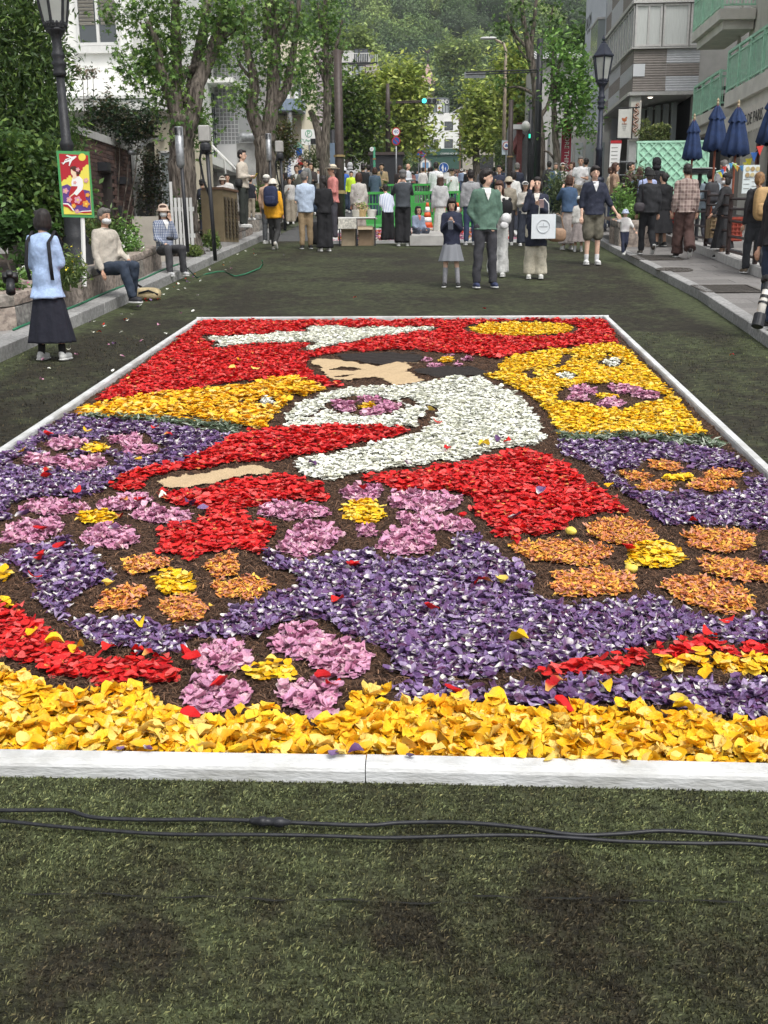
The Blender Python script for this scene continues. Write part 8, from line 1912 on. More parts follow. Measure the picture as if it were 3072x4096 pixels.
    # ---- top
    tc,tk=top; tmat=tm or cl(tc); g=MB(); infl={'tee':.012,'shirt':.02,'jacket':.028,'puffer':.045,'coat':.035,'loose':.032}[tk]
    torso(g,infl,z0=hem,z1=1.42,bulk=1.0)
    hem_=0; rs={'tee':.054,'shirt':.056,'jacket':.057,'puffer':.070,'coat':.060,'loose':.060}[tk]*s
    for sd_,sh,el,wr in J:
        if sleeve=='long': g.capsule(sh,el,rs*1.0,rs*.92,n); g.capsule(el,wr-(wr-el)*.10,rs*.92,rs*.66,n)
        elif sleeve=='half': g.capsule(sh,el,rs*1.0,rs*1.0,n); g.capsule(el,el.lerp(wr,.30),rs,rs*.85,n)
        else: g.capsule(sh,sh.lerp(el,.62),rs*1.12,rs*1.05,n)
    for sd_,sh,el,wr in J: g.capsule(sh+Vector((-sd_*.015*s,0,-.005*s)),Vector(up(0,.01,1.415)),rs*.80,.05*s,n)
    g.lathe([(.105*s,0),(.075*s,.035*s),(.064*s,.055*s)],12,up(0,.012,1.385))
    if tk=='coat':
        g.loft([[up((.15*fw+.04+(.02 if z<.7 else 0))*math.cos(a),(.11+.04)*math.sin(a),z) for a in [2*math.pi*k/16 for k in range(16)]] for z in (.55,.75,.95,1.05)])
    nm={'tee':'shirt','shirt':'shirt','jacket':'jacket','puffer':'jacket','coat':'coat','loose':'shirt'}[tk]
    fuse(g,vox,tmat,nm,t,2,fold={1:.0075,2:.006}.get(lod,0)*s,seed=sd) if lod<3 else g.build(nm,tmat,t,True)
    if tk=='puffer' and lod<3:
        pass
    if inner:       # light shirt showing at the opening
        q=MB(); yf=-(.100*fat+infl+.004); q.add([up(-.050,-.07,1.43),up(.050,-.07,1.43),up(0,yf,1.25),up(-.040,yf+.012,1.36),up(.040,yf+.012,1.36)],[(0,1,4,3),(3,4,2)]); q.build('inner_shirt',cl(inner),t)
    if collar: q=MB(); q.lathe([(.10*s,0),(.088*s,.05*s),(.078*s,.05*s)],14,up(0,.01,1.375)); q.build('collar',cl(collar),t,True)
    # ---- bottom
    bc,bk=bottom; bmat=bm or cl(bc)
    if bk in('trousers','wide','shorts','slim'):
        g=MB(); r0,r1,r2={'trousers':(.098,.074,.064),'wide':(.105,.10,.115),'shorts':(.108,.10,.0),'slim':(.092,.064,.05)}[bk]
        g.loft([[S(((rx*fw+.012)*math.cos(a),(ry*fat+.014)*math.sin(a)+(0 if not sit else -.04),z+drop)) for a in [2*math.pi*k/14 for k in range(14)]] for z,rx,ry in ((.80,.125,.09),(.87,.145,.105),(.91,.136,.098),(.945,.12,.088))])
        for sd_,hj,kn,an in LJ:
            if bk=='shorts': g.capsule(hj,hj.lerp(kn,.92),r0*s,r1*s,n)
            else:
                g.capsule(hj,kn,r0*s,r1*s,n); g.tube([kn+(hj-kn)*.1,kn,kn.lerp(an,.5),an+(kn-an).normalized()*.0*s],[r1*s*.9,r1*s,(r1+r2)/2*s,r2*s],n)
        nmb='shorts' if bk=='shorts' else 'trousers'
        fuse(g,vox,bmat,nmb,t,2,fold={1:.0075,2:.005}.get(lod,0)*s,seed=sd+3) if lod<3 else g.build(nmb,bmat,t,True)
    else:
        z0,r0={'skirt':(.30,.33),'midi':(.21,.27),'short_skirt':(.50,.24),'narrow':(.14,.20)}[bk]; nn=40 if lod<3 else 14; g=MB(); rings=[]
        for q in (0,.03,.2,.35,.5,.6,.8,1.0):
            z=z0+(1.0-z0)*q; rr=r0*(1-q)+.135*fw*q; am=.10*(1-q)
            if z>hem: rr=.115*fw; am=0
            rings.append([S((rr*(1+am*math.sin(9*a+sd))*math.cos(a),rr*.82*(1+am*math.sin(9*a+sd))*math.sin(a),z+drop*.99)) for a in [2*math.pi*k/nn for k in range(nn)]])
        g.loft(rings); g.build('skirt',bmat,t,True)
    # ---- socks, shoes
    for sd_,hj,kn,an in LJ:
        if sock: q=MB(); q.capsule(an.lerp(kn,.72) if sock[1]=='knee' else an.lerp(kn,.25),an,(.050 if sock[1]=='knee' else .042)*s,.040*s,10); q.build('sock',cl(sock[0]),t,True)
        q=MB(); lift=an.z-.08*s; tip=0.0
        c=Vector((an.x+sd_*.01*s,an.y-.055*s,an.z-.035*s)); 
        Mr=Euler(((1.0 if (legs.startswith('walk') and an.y>.15*s) else 0),0,0)).to_matrix()
        q.sup(c,(.043*s,.125*s,.040*s),.75,*((12,8) if lod==1 else (7,4)),Mr); q.sup(an-Vector((0,-.005*s,.01*s)),(.040*s,.055*s,.045*s),.9,*((10,6) if lod==1 else (6,4)),Mr); 
        q.mi=1; q.sup(c-Mr@Vector((0,0,.030*s)),(.046*s,.130*s,.015*s),.5,*((12,4) if lod==1 else (7,3)),Mr); q.build('shoe',[cl(shoes,.6),m_sole],t,True)
    return t
def at(u,v,vh,h0=0,y=None,H=None):
    """where a person stands from the foot pixel (or a depth) and how tall they are from the head pixel"""
    if y is None: g=G(u,v,h0); y=g[1]
    g=AY(u,v,y); z0=gz(y)+h0; hh=H or AY(u,vh,y)[2]-z0; return (float(g[0]),float(y),float(z0)),float(hh)
LOG=[]
def P_(label,u,v,vh,face,h0=0,y=None,H=None,**k):
    loc,hh=at(u,v,vh,h0,y,H); LOG.append((label[:34],round(loc[0],2),round(loc[1],1),round(hh,2))); return person(label,loc,hh,face,**k)
NV=(.028,.032,.055); BK=(.013,.013,.015); CR_=(.62,.58,.50)
# --- nearest visitors
p1=P_('woman from behind in a light blue shirt and long navy skirt at the left',213,1441,835,172,top=((.33,.44,.64),'loose'),bottom=((.012,.013,.022),'midi'),hair=('bob',None),mask=True,female=True,arms=('hold','swingf'),hem=.71,shoes=(.55,.55,.53),head_turn=68,sock=((.015,.015,.015),'ankle'),skin=1,legs='wide',glasses=True)
q=MB()
for e in (-1,1): q.tube([(e*.115,-.115,1.02),(e*.125,-.135,1.15),(e*.12,-.02,1.27),(e*.115,.115,1.16),(e*.13,.135,.95),(e*.12,.10,.80)],.020,6,.4)
q.build('strap',cl(BK),p1,True)
p2=person('old man in a cream jacket and face mask sitting on the planter wall',(-4.56,14.5,gz(14.5)+.06),1.68,58,top=((.45,.41,.35),'loose'),bottom=((.030,.042,.065),'trousers'),hair=('short','grey'),mask=True,arms=('seat','lap'),legs='sit2',hem=.88,shoes=(.03,.03,.035),collar=(.05,.04,.035),head_turn=0,skin=2,fat=1.1)
p3=person('woman in a sun hat and blue gingham blouse sitting on the planter wall',(-4.62,17.9,gz(17.9)+.06),1.56,38,tm=pattern('gingham',(.5,.52,.56),(.04,.07,.16),38,38,.5,'check'),top=((.3,.35,.45),'loose'),bottom=((.05,.05,.055),'trousers'),hair=('long','brown'),hat=('bucket',(.50,.38,.30)),mask=True,female=True,arms=('lap','chin'),legs='sit',inner=(.62,.62,.6),shoes=(.5,.5,.5),head_turn=-25,skin=1)
p4=P_('young man in a cream sweatshirt standing up on the wall beside the cabinet',978,909,598,78,h0=.44,y=24.8,top=((.48,.43,.36),'loose'),bottom=((.035,.04,.035),'trousers'),hair=('short',None),arms=('hold','hold'),skin=1)
p5=P_('person from behind in an orange jacket and white bucket hat with a navy backpack',1100,1000,716,172,top=((.68,.33,.02),'loose'),bottom=((.035,.035,.035),'trousers'),hair=('short','grey'),hat=('bucket',(.62,.58,.50)),arms=('down','down'),legs='walk2',hem=.76,shoes=(.5,.46,.4))
p6=P_('man in a faded peach shirt and white flat cap, half behind the orange jacket',1075,975,700,160,top=((.50,.33,.23),'shirt'),bottom=((.07,.075,.08),'trousers'),hat=('cap',(.60,.58,.52)),hair=('short','grey'),lod=2)
p7=P_('man from behind in a pale blue shirt and khaki trousers, arms folded, grey hair',1226,997,685,195,top=((.42,.50,.62),'loose'),bottom=((.33,.24,.14),'trousers'),hair=('short','grey'),arms=('hold','hold'),hem=.80,shoes=(.03,.03,.03),head_turn=-40)
p8=P_('woman all in black with long black hair, turned away beside the pale blue shirt',1300,1006,702,205,top=(BK,'loose'),bottom=(BK,'wide'),hair=('long',None),arms=('hold','hold'),sleeve='half',female=True,shoes=(.62,.6,.56),head_turn=-35)
p9=P_('man in a straw hat and coral pink shirt seen behind the woman in black',1335,980,659,-70,y=26.5,top=((.52,.20,.18),'loose'),bottom=((.05,.05,.06),'trousers'),hat=('straw',(.55,.48,.36)),hair=('short','grey'),glasses=True,lod=2,arms=('hold','hold'))
# centre group
p10=P_('girl in a navy jacket and grey skirt with knee socks looking down at her phone',1805,1150,788,-4,top=((.022,.026,.05),'loose'),bottom=((.24,.25,.27),'short_skirt'),bm=pattern('tweed',(.33,.34,.36),(.12,.13,.15),90,90,.5,'check'),hair=('bob',None),arms=('phone','phone'),kid=True,female=True,hem=.80,sock=((.32,.32,.34),'knee'),shoes=(.03,.03,.03),head_tilt=.35,skin=1,legs='walk2' if 0 else 'wide')
p11=P_('tall man in a green windbreaker, hands in his pockets, looking to the right',1939,1153,675,12,top=((.095,.165,.125),'jacket'),bottom=((.045,.045,.052),'trousers'),hair=('fluffy',None),arms=('pocket','pocket'),inner=(.72,.72,.70),collar=(.70,.70,.68),shoes=(.035,.045,.10),head_turn=55,skin=1,hem=.84,legs='wide')
p12=P_('woman in white wide trousers reading her phone right of the green windbreaker',1990,1108,722,-14,top=((.55,.54,.50),'tee'),bottom=((.64,.64,.62),'wide'),hair=('long','brown'),arms=('phone','hold'),female=True,sleeve='half',shoes=(.6,.6,.58),head_tilt=.25,skin=1)
p13=P_('smiling woman in a navy coat and beige wide trousers pointing up with one hand',2139,1116,707,-6,top=((.022,.026,.045),'coat'),bottom=((.50,.46,.36),'wide'),hair=('bob',None),arms=('point','phone'),female=True,inner=(.6,.56,.5),collar=(.12,.12,.13),shoes=(.62,.62,.58),skin=1)
p14=P_('man from behind in a grey sweater with a dark collar, beside the green windbreaker',1880,981,678,188,top=((.27,.27,.28),'loose'),bottom=((.03,.045,.09),'trousers'),hair=('short',None),collar=(.03,.03,.03),shoes=(.4,.4,.4))
p15=P_('woman from behind in a grey sweater and tiered white skirt with a white cap',1760,930,698,178,h0=0,y=26.2,top=((.42,.42,.42),'loose'),bottom=((.50,.49,.45),'narrow'),hair=('long','brown'),hat=('cap',(.6,.57,.54)),female=True,arms=('down','down'),head_turn=10)
p16=P_('man in a grey cap and dark jacket raising a camera, seen from behind',1612,985,680,186,top=((.05,.057,.065),'jacket'),bottom=(BK,'wide'),hair=('short','grey'),hat=('cap',(.12,.12,.12)),arms=('camera','camera'),fat=1.15,collar=(.4,.4,.4))
p17=P_('child with black hair in a blue-grey jacket crouching at the edge of the turf',1672,975,0,30,y=25.4,H=1.32,top=((.20,.24,.32),'loose'),bottom=((.08,.09,.12),'trousers'),hair=('bob',None),arms=('lap','lap'),legs='crouch',kid=True,lod=2,shoes=(.4,.4,.4),inner=(.45,.12,.09))
p18=P_('person in a white and blue striped shirt and black wide trousers bending over the stall',1552,978,735,200,y=25.9,tm=pattern('stripes',(.6,.62,.66),(.08,.16,.36),26,1,.35,'stripe'),top=((.5,.5,.6),'loose'),bottom=(BK,'wide'),hair=('short',None),lean=-.35,arms=('hold','hold'),legs='wide')
p19=P_('woman in a pale hooded top with brown hair standing behind the stall table',1438,960,690,184,y=27.3,top=((.42,.40,.37),'loose'),bottom=((.30,.27,.24),'wide'),hair=('bob','brown'),female=True)
p20=P_('woman in an olive cap and jacket from behind, beyond the white trousers woman',2030,982,708,176,top=((.26,.23,.18),'loose'),bottom=((.05,.05,.06),'trousers'),hair=('short','brown'),hat=('bucket',(.38,.33,.25)),lod=2,female=True)
p21=P_('man in a navy jacket and khaki shorts holding a toddler by the hand',2366,1060,662,4,top=((.022,.026,.045),'loose'),bottom=((.13,.12,.09),'shorts'),hair=('fluffy',None),arms=('down',((.10,-.02,-.27),(.24,-.05,-.47))),sleeve='half',shoes=(.66,.66,.64),skin=1,fat=1.15,legs='stand',inner=(.6,.6,.6),sock=((.6,.6,.6),'ankle'))
p22=P_('toddler in a pale blue bucket hat and white patterned shirt',2494,1022,839,8,h0=.13,top=((.60,.60,.58),'loose'),tm=M_('toddler_print',(.70,.70,.68),.9,.0,7,col2=(.40,.38,.38),detail=0),bottom=((.02,.025,.05),'trousers'),hair=('short',None),hat=('bucket',(.42,.48,.60)),arms=(((.10,-.03,-.10),(.24,-.05,-.05)),'out'),kid=True,sleeve='half',shoes=(.64,.64,.62),skin=1,legs='walk')
p23=P_('woman from behind in a denim jacket with reddish brown bobbed hair',2268,999,701,190,top=((.05,.09,.16),'loose'),bottom=((.34,.30,.28),'narrow'),hair=('bob','brown'),female=True,shoes=(.5,.5,.48),arms=('down','camera'))
p24=P_('small girl in a white cap and white jacket holding hands with the denim jacket woman',2312,1007,785,176,top=((.58,.56,.52),'loose'),bottom=((.22,.19,.18),'skirt'),hair=('pony',None),hat=('cap',(.6,.62,.60)),kid=True,female=True,sock=((.6,.6,.58),'ankle'),shoes=(.5,.5,.5),lod=2)
# right pavement walkers
p25=P_('man from behind in a black puffer jacket and black brimmed hat walking up the pavement',2584,1019,680,184,h0=.13,top=((.022,.023,.026),'puffer'),bottom=((.016,.017,.02),'trousers'),hair=('short','grey'),hat=('bucket',(.015,.015,.015)),legs='walk2',shoes=(.06,.05,.04),fat=1.1,hem=.84)
p26=P_('woman in a long black coat close beside the man in the puffer jacket',2640,985,690,188,h0=.13,top=(BK,'coat'),bottom=(BK,'skirt'),hair=('bun',None),female=True,shoes=(.02,.02,.02),head_turn=50)
p27=P_('man from behind in a brown and pink plaid shirt and brown trousers',2729,1032,655,180,h0=.13,tm=pattern('plaid_shirt',(.30,.23,.20),(.15,.10,.09),9,8,.35,'plaid',(.52,.42,.38)),top=((.3,.2,.2),'loose'),bottom=((.075,.042,.036),'wide'),hair=('short',None),legs='walk2',shoes=(.03,.025,.025),hem=.82)
p28=P_('young man in a grey-blue shirt between the plaid shirt and the masked woman',2826,992,679,176,h0=.13,top=((.27,.33,.38),'loose'),bottom=((.04,.04,.05),'trousers'),hair=('fluffy',None),legs='walk',shoes=(.02,.02,.02),head_turn=-25,head_tilt=.3)
p29=P_('woman in black with a white mask and knit hat reaching one hand out',2884,1034,694,-118,h0=.13,top=((.026,.026,.028),'loose'),bottom=((.018,.018,.020),'midi'),hair=('bob',None),hat=('beanie',(.02,.018,.018)),mask=True,glasses=True,female=True,arms=('down','out'),shoes=(.02,.018,.015),head_turn=45,fat=1.1)
p30=P_('woman with a long braid in a black shirt walking away with a tan backpack',3010,1096,688,186,h0=.13,top=((.02,.02,.023),'loose'),bottom=((.028,.03,.035),'trousers'),hair=('braid','blond'),female=True,legs='walk2',shoes=(.12,.09,.06),mask=True,head_turn=-15)
p31=P_('person in black at the right edge, partly cut off, beside the braid woman',3085,1085,700,182,h0=.13,top=(BK,'loose'),bottom=(BK,'wide'),hair=('short',None),sleeve='half')
p32=person('photographer in a dark jacket and jeans standing at the right edge',(3.58,11.5,gz(11.5)+.12),1.72,-60,top=((.02,.02,.025),'loose'),bottom=((.022,.034,.065),'trousers'),hair=('short',None),arms=('down','down'),shoes=(.02,.02,.02),legs='stand')
p33=person('photographer at the left edge of the picture, only the hands and camera in view',(-4.22,9.0,gz(9.0)),1.66,-110,top=((.03,.035,.03),'loose'),bottom=((.03,.03,.035),'trousers'),hair=('bob',None),arms=('hold','hold'),legs='stand',female=True,shoes=(.03,.03,.035))
p34=person('person in grey shoes mostly outside the left edge beside the flower carpet',(-3.62,7.95,gz(7.95)),1.70,-95,top=((.10,.10,.11),'loose'),bottom=((.04,.04,.045),'trousers'),hair=('short',None),legs='stand',shoes=(.06,.06,.065),lod=2)
# --- mid-distance people, left
mid=[('woman in a checked bucket hat behind the brown cabinet',897,705,25.5,20,.3,((.45,.42,.40),'loose'),('bob','brown'),('bucket',(.42,.38,.32)),None),
('man with short black hair just behind the bucket hat woman at the cabinet',916,695,26.5,20,.3,((.5,.48,.45),'loose'),('short',None),None,None),
('person in a black cap and navy jacket with a red bag behind the cabinet',816,718,25.0,150,.3,((.03,.035,.05),'loose'),('short',None),('cap',(.02,.02,.02)),None),
('person in a dark navy suit jacket behind the man on the wall',1008,708,27.0,170,.5,((.016,.018,.026),'jacket'),('short',None),None,None),
('bearded man in a dark olive jacket and white shirt coming down the left pavement',1192,660,33.0,-5,.14,((.10,.10,.08),'jacket'),('short','brown'),None,(.55,.56,.52)),
('tall man in a grey jacket with a green strap beside the bearded man',1232,637,36.0,-60,.14,((.20,.21,.21),'jacket'),('short',None),None,None),
('person in a red cap and blue jacket on the left pavement',1208,650,39.0,-60,.14,((.03,.06,.16),'jacket'),('short',None),('cap',(.5,.04,.03)),None),
('woman with wavy brown hair in a dark top between the street trees',1248,652,37.0,10,.14,((.05,.04,.04),'loose'),('long','brown'),None,None),
('girl with long black hair peering from behind the white panel on the left pavement',1163,708,31.5,5,.14,((.45,.44,.42),'loose'),('long',None),None,None),
('woman with long dark hair in profile left of the peering girl',1145,690,32.5,-80,.14,((.05,.05,.05),'loose'),('long',None),None,None),
('hooded person in a light grey hoodie with a rucksack behind the green barrier',1404,650,44,178,0,((.42,.42,.43),'loose'),('none',None),('hood',(.42,.42,.43)),None),
('child in a white sun hat and bright blue coat left of the hooded person',1381,668,42,150,0,((.05,.12,.42),'loose'),('short',None),('bucket',(.6,.6,.62)),None),
('steward child in a fluorescent yellow vest at the barrier',1408,683,41,0,0,((.55,.75,.05),'loose'),('short',None),None,None),
('broad man in a black sweater from behind at the barrier',1455,655,38,182,0,(BK,'loose'),('short',None),None,None),
('person bending in black and white behind the broad man',1476,659,43,200,0,((.10,.10,.10),'loose'),('short',None),None,None),
('woman in a dark denim jacket and grey scarf from behind at the barrier',1501,669,37,178,0,((.06,.09,.13),'loose'),('bob','brown'),None,None),
('man in an open tan coat over black facing the camera beyond the barrier',1528,652,40,0,0,((.30,.22,.13),'jacket'),('fluffy',None),None,(.03,.03,.03)),
('balding man in a white shirt right of the brown signal pole',1632,654,43,60,0,((.58,.60,.64),'shirt'),('balding','grey'),None,None),
('woman with long brown hair beside the brown signal pole',1600,662,41,170,0,((.04,.03,.03),'loose'),('long','brown'),None,None),
('steward in a white shirt with orange crossed braces, seen from behind',1743,648,36,180,0,((.60,.60,.62),'loose'),('short',None),None,None),
('steward in a white top and cap with orange braces facing the camera behind the cones',1807,675,38,0,0,((.60,.60,.60),'loose'),('short',None),('cap',(.03,.03,.04)),None),
('woman in a white blouse with black hair right of the olive cap',2049,683,29,182,0,((.58,.58,.55),'loose'),('bob',None),None,None),
('woman in a navy coat looking down, behind the green windbreaker man',1993,661,33,-20,0,((.03,.035,.06),'loose'),('short',None),None,None),
('man in a dark navy jacket from behind near the brown pole on the right',2063,651,34,178,0,((.02,.024,.04),'jacket'),('short','grey'),None,None),
('woman in a white cap, glasses and jeans behind the pointing woman',2097,727,24.5,5,0,((.40,.38,.34),'loose'),('bob',None),('cap',(.62,.62,.6)),None),
('man in a dark jacket walking off behind the right street tree',2190,645,37,185,.13,((.03,.03,.03),'jacket'),('short',None),None,None),
('woman in a denim jacket with a cream scarf on the right steps',2215,651,36,10,.13,((.07,.12,.17),'loose'),('bob','grey'),None,(.6,.58,.5)),
('woman in a white knit cap with pale coat beside the scarf woman',2243,653,36.5,5,.13,((.5,.48,.45),'loose'),('bob','brown'),('beanie',(.6,.58,.55)),None),
('woman in a pale pink cardigan with long dark hair behind the denim jacket',2281,647,35,-60,.13,((.45,.38,.36),'loose'),('long','brown'),None,None),
('grey-haired man in a white T-shirt with a black cross strap on the right',2314,627,33,-10,.13,((.66,.66,.66),'tee'),('short','grey'),None,None),
('person in a grey jacket half hidden behind the white T-shirt man',2335,632,35,170,.13,((.30,.31,.32),'jacket'),('short',None),None,None),
('woman in a beige blazer with long brown hair in profile by the steps',2451,650,27.5,80,.13,((.33,.22,.15),'jacket'),('long','brown'),None,None),
('woman in a dark brown jacket drinking from a blue cup',2512,648,27,60,.13,((.07,.04,.035),'jacket'),('short',None),None,None),
('person in a cream coat left of the beige blazer, carrying a long bread-like bag',2436,668,29,80,.13,((.5,.42,.3),'loose'),('short','brown'),None,None),
('woman in a sky blue cardigan and white patterned skirt from behind',2549,669,24.5,186,.13,((.30,.40,.55),'loose'),('long','brown'),None,None),
('man in a lavender blue shirt from behind next to the sky blue cardigan',2582,668,24,180,.13,((.33,.38,.58),'loose'),('fluffy',None),None,None),
('tall person in a black hooded top in front of the mint lattice',2613,631,26,184,.13,(BK,'loose'),('none',None),('hood',BK),None),
('cafe customer in a grey jacket near the round table',2880,640,25,200,.13,((.25,.25,.26),'jacket'),('short','grey'),None,None)]
KIDS=('child in a white','steward child','girl with long black')
for lab_,u,vh,y,fc_,h0,top,hair,hat,inner in mid:
    kid=lab_.startswith(KIDS); fem='woman' in lab_ or 'girl' in lab_
    arms={'drinking':('drink','down'),'bending':('hold','hold')}.get(next((w for w in ('drinking','bending') if w in lab_),''),random.choice((('down','down'),('hold','hold'),('down','hold'),('phone','down'))))
    P_(lab_,u,900,vh,fc_,h0=h0,y=y,top=top,hair=hair,hat=hat,inner=inner,arms=arms,lod=2 if y<36 else 3,kid=kid,female=fem,bottom=(random.choice(((.03,.035,.05),(.05,.05,.055),(.04,.06,.10),(.30,.26,.20))),'trousers' if not fem else 'wide'),sleeve='short' if top[1]=='tee' else 'long',hem=.84)
# braces on the stewards
for u,y,sg in ((1743,36,1),(1807,38,-1)):
    pass
# --- far crowd in the upper street: small figures
crowd_cols=[(.03,.03,.035),(.5,.5,.5),(.05,.07,.12),(.30,.26,.2),(.12,.12,.13),(.45,.2,.18),(.2,.25,.35),(.6,.58,.55),(.02,.02,.02)]
cw=['black','white','navy','beige','charcoal','dusky red','slate blue','cream','jet black']
far=[]
where=['left of the turret building','in front of the green shopfront','right of the green shopfront','before the corner shop','by the right avenue tree','on the far left pavement','beside the kiosk']
uu=[1240,1275,1350,1560,1575,1650,1668,1692,1716,1726,1760,1774,1790,1826,1838,1846,1856,1868,1878,1890,1902,1912,1926,1936,1948,1958,1966,1974,1984,2012,2028,2080,2092,2108,2122,2134]
used_=set()
for i,u in enumerate(uu):
    y=random.uniform(52,105); ci=i%9; H=random.uniform(1.55,1.78); k=min(6,int((u-1640)/55)) if u>1640 else (5 if u<1400 else 6); k=max(0,k)
    lab_='small far-off pedestrian in %s %s'%(cw[ci],where[k])
    if lab_ in used_: lab_=lab_.replace('small far-off','second far-off')
    used_.add(lab_); loc,_=at(u,700,0,0,y,H); person(lab_,loc,H,random.choice((0,180,180,20,200,-60)),top=(crowd_cols[ci],'loose'),bottom=(random.choice(crowd_cols),'trousers'),hair=('bob' if i%3==0 else 'short',None),hat=(('bucket',(.6,.58,.55)) if i%5==0 else None),lod=3,legs='walk' if i%2 else 'stand',group='pedestrians in the upper street')
for l in LOG: print('PERSON',l)
# ---------------- carried things (things of their own)
def wp(t,x,y,z): 
    a=t.rotation_euler.z; return (t.location[0]+x*math.cos(a)-y*math.sin(a),t.location[1]+x*math.sin(a)+y*math.cos(a),t.location[2]+z)
def Hs(t): return None
def backpack(t,H,col,label,z=1.18,w=.15,h=.22,d=.09,strap=BK,y=.21):
    s=H/1.7; o=thing('backpack',label,'backpack',wp(t,0,y*s,z*s),t.rotation_euler.z); m=cl(col,.7)
    q=MB(); q.sup((0,0,0),(w*s,d*s,h*s),.55,18,12); q.build('body',m,o,True); q=MB(); q.sup((0,.07*s,-.09*s),(w*.8*s,.05*s,.10*s),.5,14,8); q.build('pocket',m,o,True)
    q=MB()
    for e in(-1,1): q.tube([(e*.09*s,-.06*s,-.16*s),(e*.15*s,-.14*s,-.1*s),(e*.135*s,-.30*s,.10*s),(e*.12*s,-.24*s,.245*s),(e*.09*s,-.06*s,.17*s)],.018*s,6,.4)
    q.tube([(-.03*s,0,.215*s),(0,.01,.25*s),(.03*s,0,.215*s)],.008*s,5); q.build('strap',cl(strap),o,True); return o
backpack(p5,1.7,(.018,.025,.065),'navy backpack with pale zips worn over the orange jacket',z=1.15,y=.20,w=.16)
backpack(p30,1.62,(.42,.27,.12),'tan backpack with dark straps worn by the woman with the braid',z=1.10,h=.26,y=.21)
backpack(p28,1.6,(.03,.03,.035),'black square backpack on the young man in the grey-blue shirt',z=1.12,y=.2)
def phone(t,x,y,z,label,c=(.03,.03,.04),rx=.6):
    o=thing('phone',label,'phone',wp(t,x,y,z),t.rotation_euler.z); q=MB(); q.box((0,0,0),(.075,.010,.15),rx=rx); q.build('case',cl(c,.4),o,bev=.003); q=MB(); q.box((0,.007*math.cos(rx),.007*math.sin(rx)),(.066,.003,.138),rx=rx); q.build('screen',m_lens,o)
phone(p10,.0,-.31,.93,'phone held up in both hands by the girl in the navy jacket',(.25,.28,.35))
phone(p12,-.06,-.32,1.22,'dark phone read by the woman in white trousers')
phone(p13,.08,-.33,1.18,'pale pink phone held by the woman in the navy coat',(.6,.42,.42))
phone(p4,-.0,-.32,1.14,'yellow-strapped phone in the hands of the man standing on the wall',(.5,.4,.05))
o=thing('shopping_bag','white paper shopping bag with a pale ring emblem on the navy coat woman','shopping bag',wp(p13,.12,-.26,.66),p13.rotation_euler.z)
q=MB(); q.bx(-.19,.19,-.06,.06,-.02,.36); q.build('body',M_('paper_white',(.68,.72,.74),.7,.04),o); q=MB(); q.bx(.191,.196,-.06,.06,-.02,.36); q.build('side',M_('paper_teal',(.35,.52,.54),.7),o)
q=MB(); q.tube([(.10*math.cos(a),-.064,.17+.10*math.sin(a)) for a in [k*math.pi/12 for k in range(25)]],.006,5); q.box((0,-.064,.17),(.13,.004,.012)); q.box((0,-.064,.20),(.01,.004,.05)); q.build('ring_emblem',M_('pale_print',(.45,.48,.50),.7),o)
q=MB(); [q.tube([(-.08,yy_,.36),(-.07,yy_,.52),(0,yy_,.60),(.07,yy_,.52),(.08,yy_,.36)],.008,6) for yy_ in(-.05,.05)]; q.build('handle',m_white,o,True)
def handbag(t,x,y,z,w,h,c,label,hl=.25,name='handbag'):
    o=thing(name,label,'bag',wp(t,x,y,z),t.rotation_euler.z); q=MB(); q.sup((0,0,0),(w/2,w*.28,h/2),.6,14,8); q.build('body',cl(c,.6),o,True)
    q=MB(); q.tube([(-w*.35,0,h*.4),(-w*.2,0,h*.4+hl*.8),(0,0,h*.4+hl),(w*.2,0,h*.4+hl*.8),(w*.35,0,h*.4)],.009,6); q.build('strap',cl(c,.6),o,True); return o
handbag(p13,.34,-.02,.70,.30,.22,(.30,.19,.12),'tan leather tote behind the white shopping bag')
o=handbag(p20,.20,-.12,.66,.30,.28,(.16,.09,.04),'brown shoulder bag with a yellow tag beside the white trousers'); q=MB(); q.box((-.02,-.10,-.02),(.12,.01,.10)); q.build('tag',M_('tag_yellow',(.7,.55,.05)),o)
handbag(p4,-.12,.02,.98,.30,.22,(.02,.02,.02),'black sling bag at the hip of the man standing on the wall',.42)
handbag(p25,.20,.1,.86,.20,.18,(.04,.035,.04),'small black crossbody bag with a gold clip on the puffer jacket',.5)
handbag(p29,-.26,.05,.55,.26,.42,(.05,.05,.055),'grey cloth bag hanging behind the masked woman in black',.4)
o=thing('cap','white baseball cap hanging from the wrist of the woman in white trousers','cap',wp(p12,.17,-.24,.93)); q=MB(); q.sup((0,0,0),(.09,.08,.10)); q.sup((-.03,-.05,-.10),(.07,.03,.06)); q.build('crown',cl((.60,.60,.60)),o,True)
o=thing('bag','black furry pouch held by the woman in white trousers','bag',wp(p12,.17,-.20,1.12)); q=MB(); q.sup((0,0,0),(.10,.06,.12),.8); q.sup((-.05,0,.12),(.03,.02,.03)); q.sup((.05,0,.12),(.03,.02,.03)); q.build('body',cl(BK),o,True)
o=thing('rucksack','cream and black rucksack on the ground beside the old man','rucksack',D(320,648,.0)); q=MB(); q.sup((0,0,.09),(.20,.13,.09),.7); q.build('body',M_('canvas_cream',(.42,.34,.20),.9,.3,10,.3,30),o,True); q=MB(); q.tube([(-.15,-.1,.10),(-.2,-.12,.2),(-.25,0,.28),(-.1,.05,.18)],.02,6,.4); q.tube([(-.1,-.12,.1),(.05,-.14,.14),(.17,-.08,.08)],.015,6); q.build('strap',cl(BK),o,True)
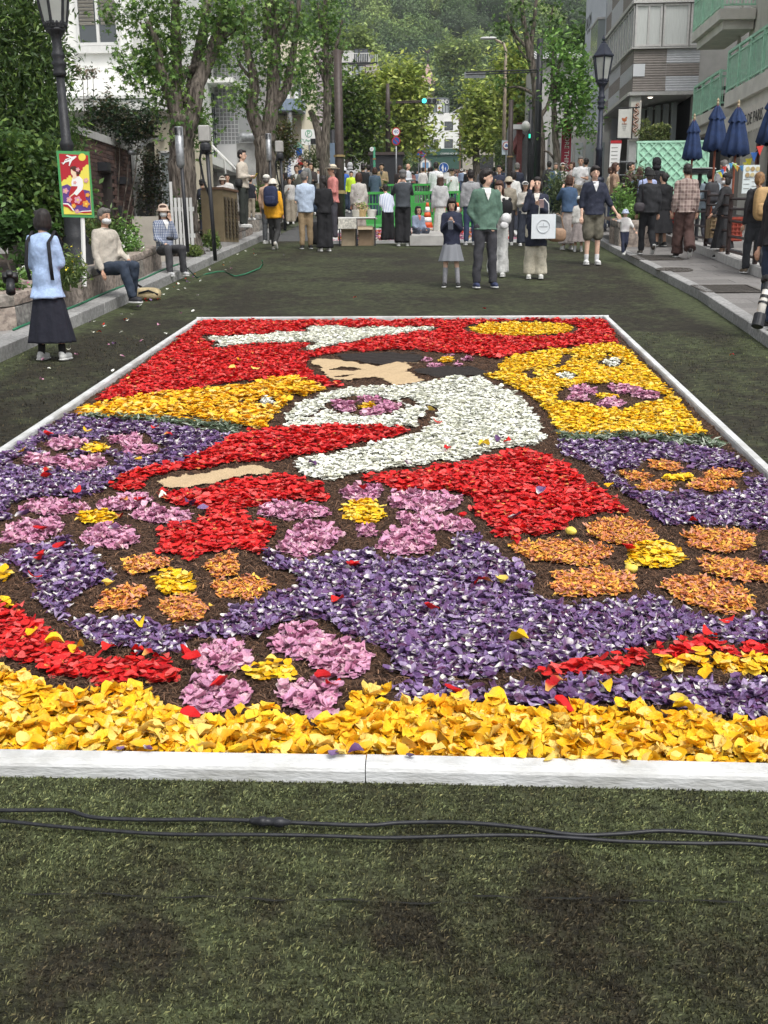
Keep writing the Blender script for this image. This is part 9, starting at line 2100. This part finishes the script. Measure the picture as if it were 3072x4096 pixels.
# old man's and others' little cameras
def dslr(loc,rz,label,lens=.10,white=False):
    o=thing('camera_body',label,'camera',loc,rz); q=MB(); q.sup((0,0,0),(.07,.035,.048),.4,14,8); q.sup((0,-.0,.05),(.03,.03,.025),.5); q.build('body',M_('camera_black',(.015,.015,.016),.45,.1,20),o,True)
    q=MB(); r=.036; q.tube([(0,-.03,0),(0,-.04-lens*.4,0),(0,-.04-lens,0)],[r,r*1.02,r*1.15],16); 
    if not white: q.build('lens',m_cab,o,True)
    else:
        q.build('lens',M_('lens_cream',(.62,.60,.55),.4),o,True); q=MB()
        for a,b,rr in ((.0,.07,.043),(.13,.16,.043),(.20,.22,.047),(lens-.03,lens+.10,.058)): q.tube([(0,-.04-a,0),(0,-.04-b,0)],rr,16)
        q.build('lens_rings',m_cab,o)
    return o
gg=AY(40,1110,9.3); o=dslr((gg[0]+.0,9.3,gg[2]),R(10),'black camera in the hands of the photographer at the left edge',.13); o.rotation_euler=(R(50),0,R(20))
gg=AY(3062,1130,10.6); o=dslr((gg[0]+.06,10.7,gg[2]+.02),R(0),'camera with a long white telephoto lens hanging down at the right edge',.36,True); o.rotation_euler=(R(62),0,R(-35))
o=thing('clutch_camera','small black device held by the woman in the sun hat','phone',wp(p3,-.05,-.34,.62),p3.rotation_euler.z); q=MB(); q.sup((0,0,0),(.06,.04,.03),.6); q.build('body',m_cab,o,True)
# wheeled bag between the pale blue shirt and the woman in black
g_=G(1265,990); o=thing('wheeled_bag','black wheeled bag standing between the pale blue shirt man and the woman in black','suitcase',(g_[0],g_[1]+.25,gz(g_[1]+.25))); q=MB(); q.sup((0,0,.30),(.17,.12,.26),.5); q.build('body',cl(BK),o,True)
for e in(-1,1): q=MB(); q.tube([(e*.2-.01,0,.04),(e*.2+.01,0,.04)],.04,10,ax=(0,1,0)); q.build('wheel',m_cab,o)
for tt_,(a,b) in ((p16,(0,0)),): 
    o=thing('small_camera','compact camera raised by the man in the grey cap','camera',wp(tt_,0,-.34,1.50),tt_.rotation_euler.z); q=MB(); q.sup((0,0,0),(.06,.03,.04),.5); q.build('body',m_cab,o,True)
# ================================================================ haze
hz=bpy.data.materials.new('haze'); hz.use_nodes=True; hz.node_tree.nodes.clear(); vo=hz.node_tree.nodes.new('ShaderNodeVolumePrincipled'); ho=hz.node_tree.nodes.new('ShaderNodeOutputMaterial')
vo.inputs['Color'].default_value=(.80,.84,.88,1); vo.inputs['Density'].default_value=.00022; vo.inputs['Anisotropy'].default_value=0
hz.node_tree.links.new(vo.outputs[0],ho.inputs['Volume'])
s=MB(); s.box((0,430,140),(1420,1200,400)); ho_=s.build('haze',hz,kind='stuff')
sc.cycles.volume_bounces=0
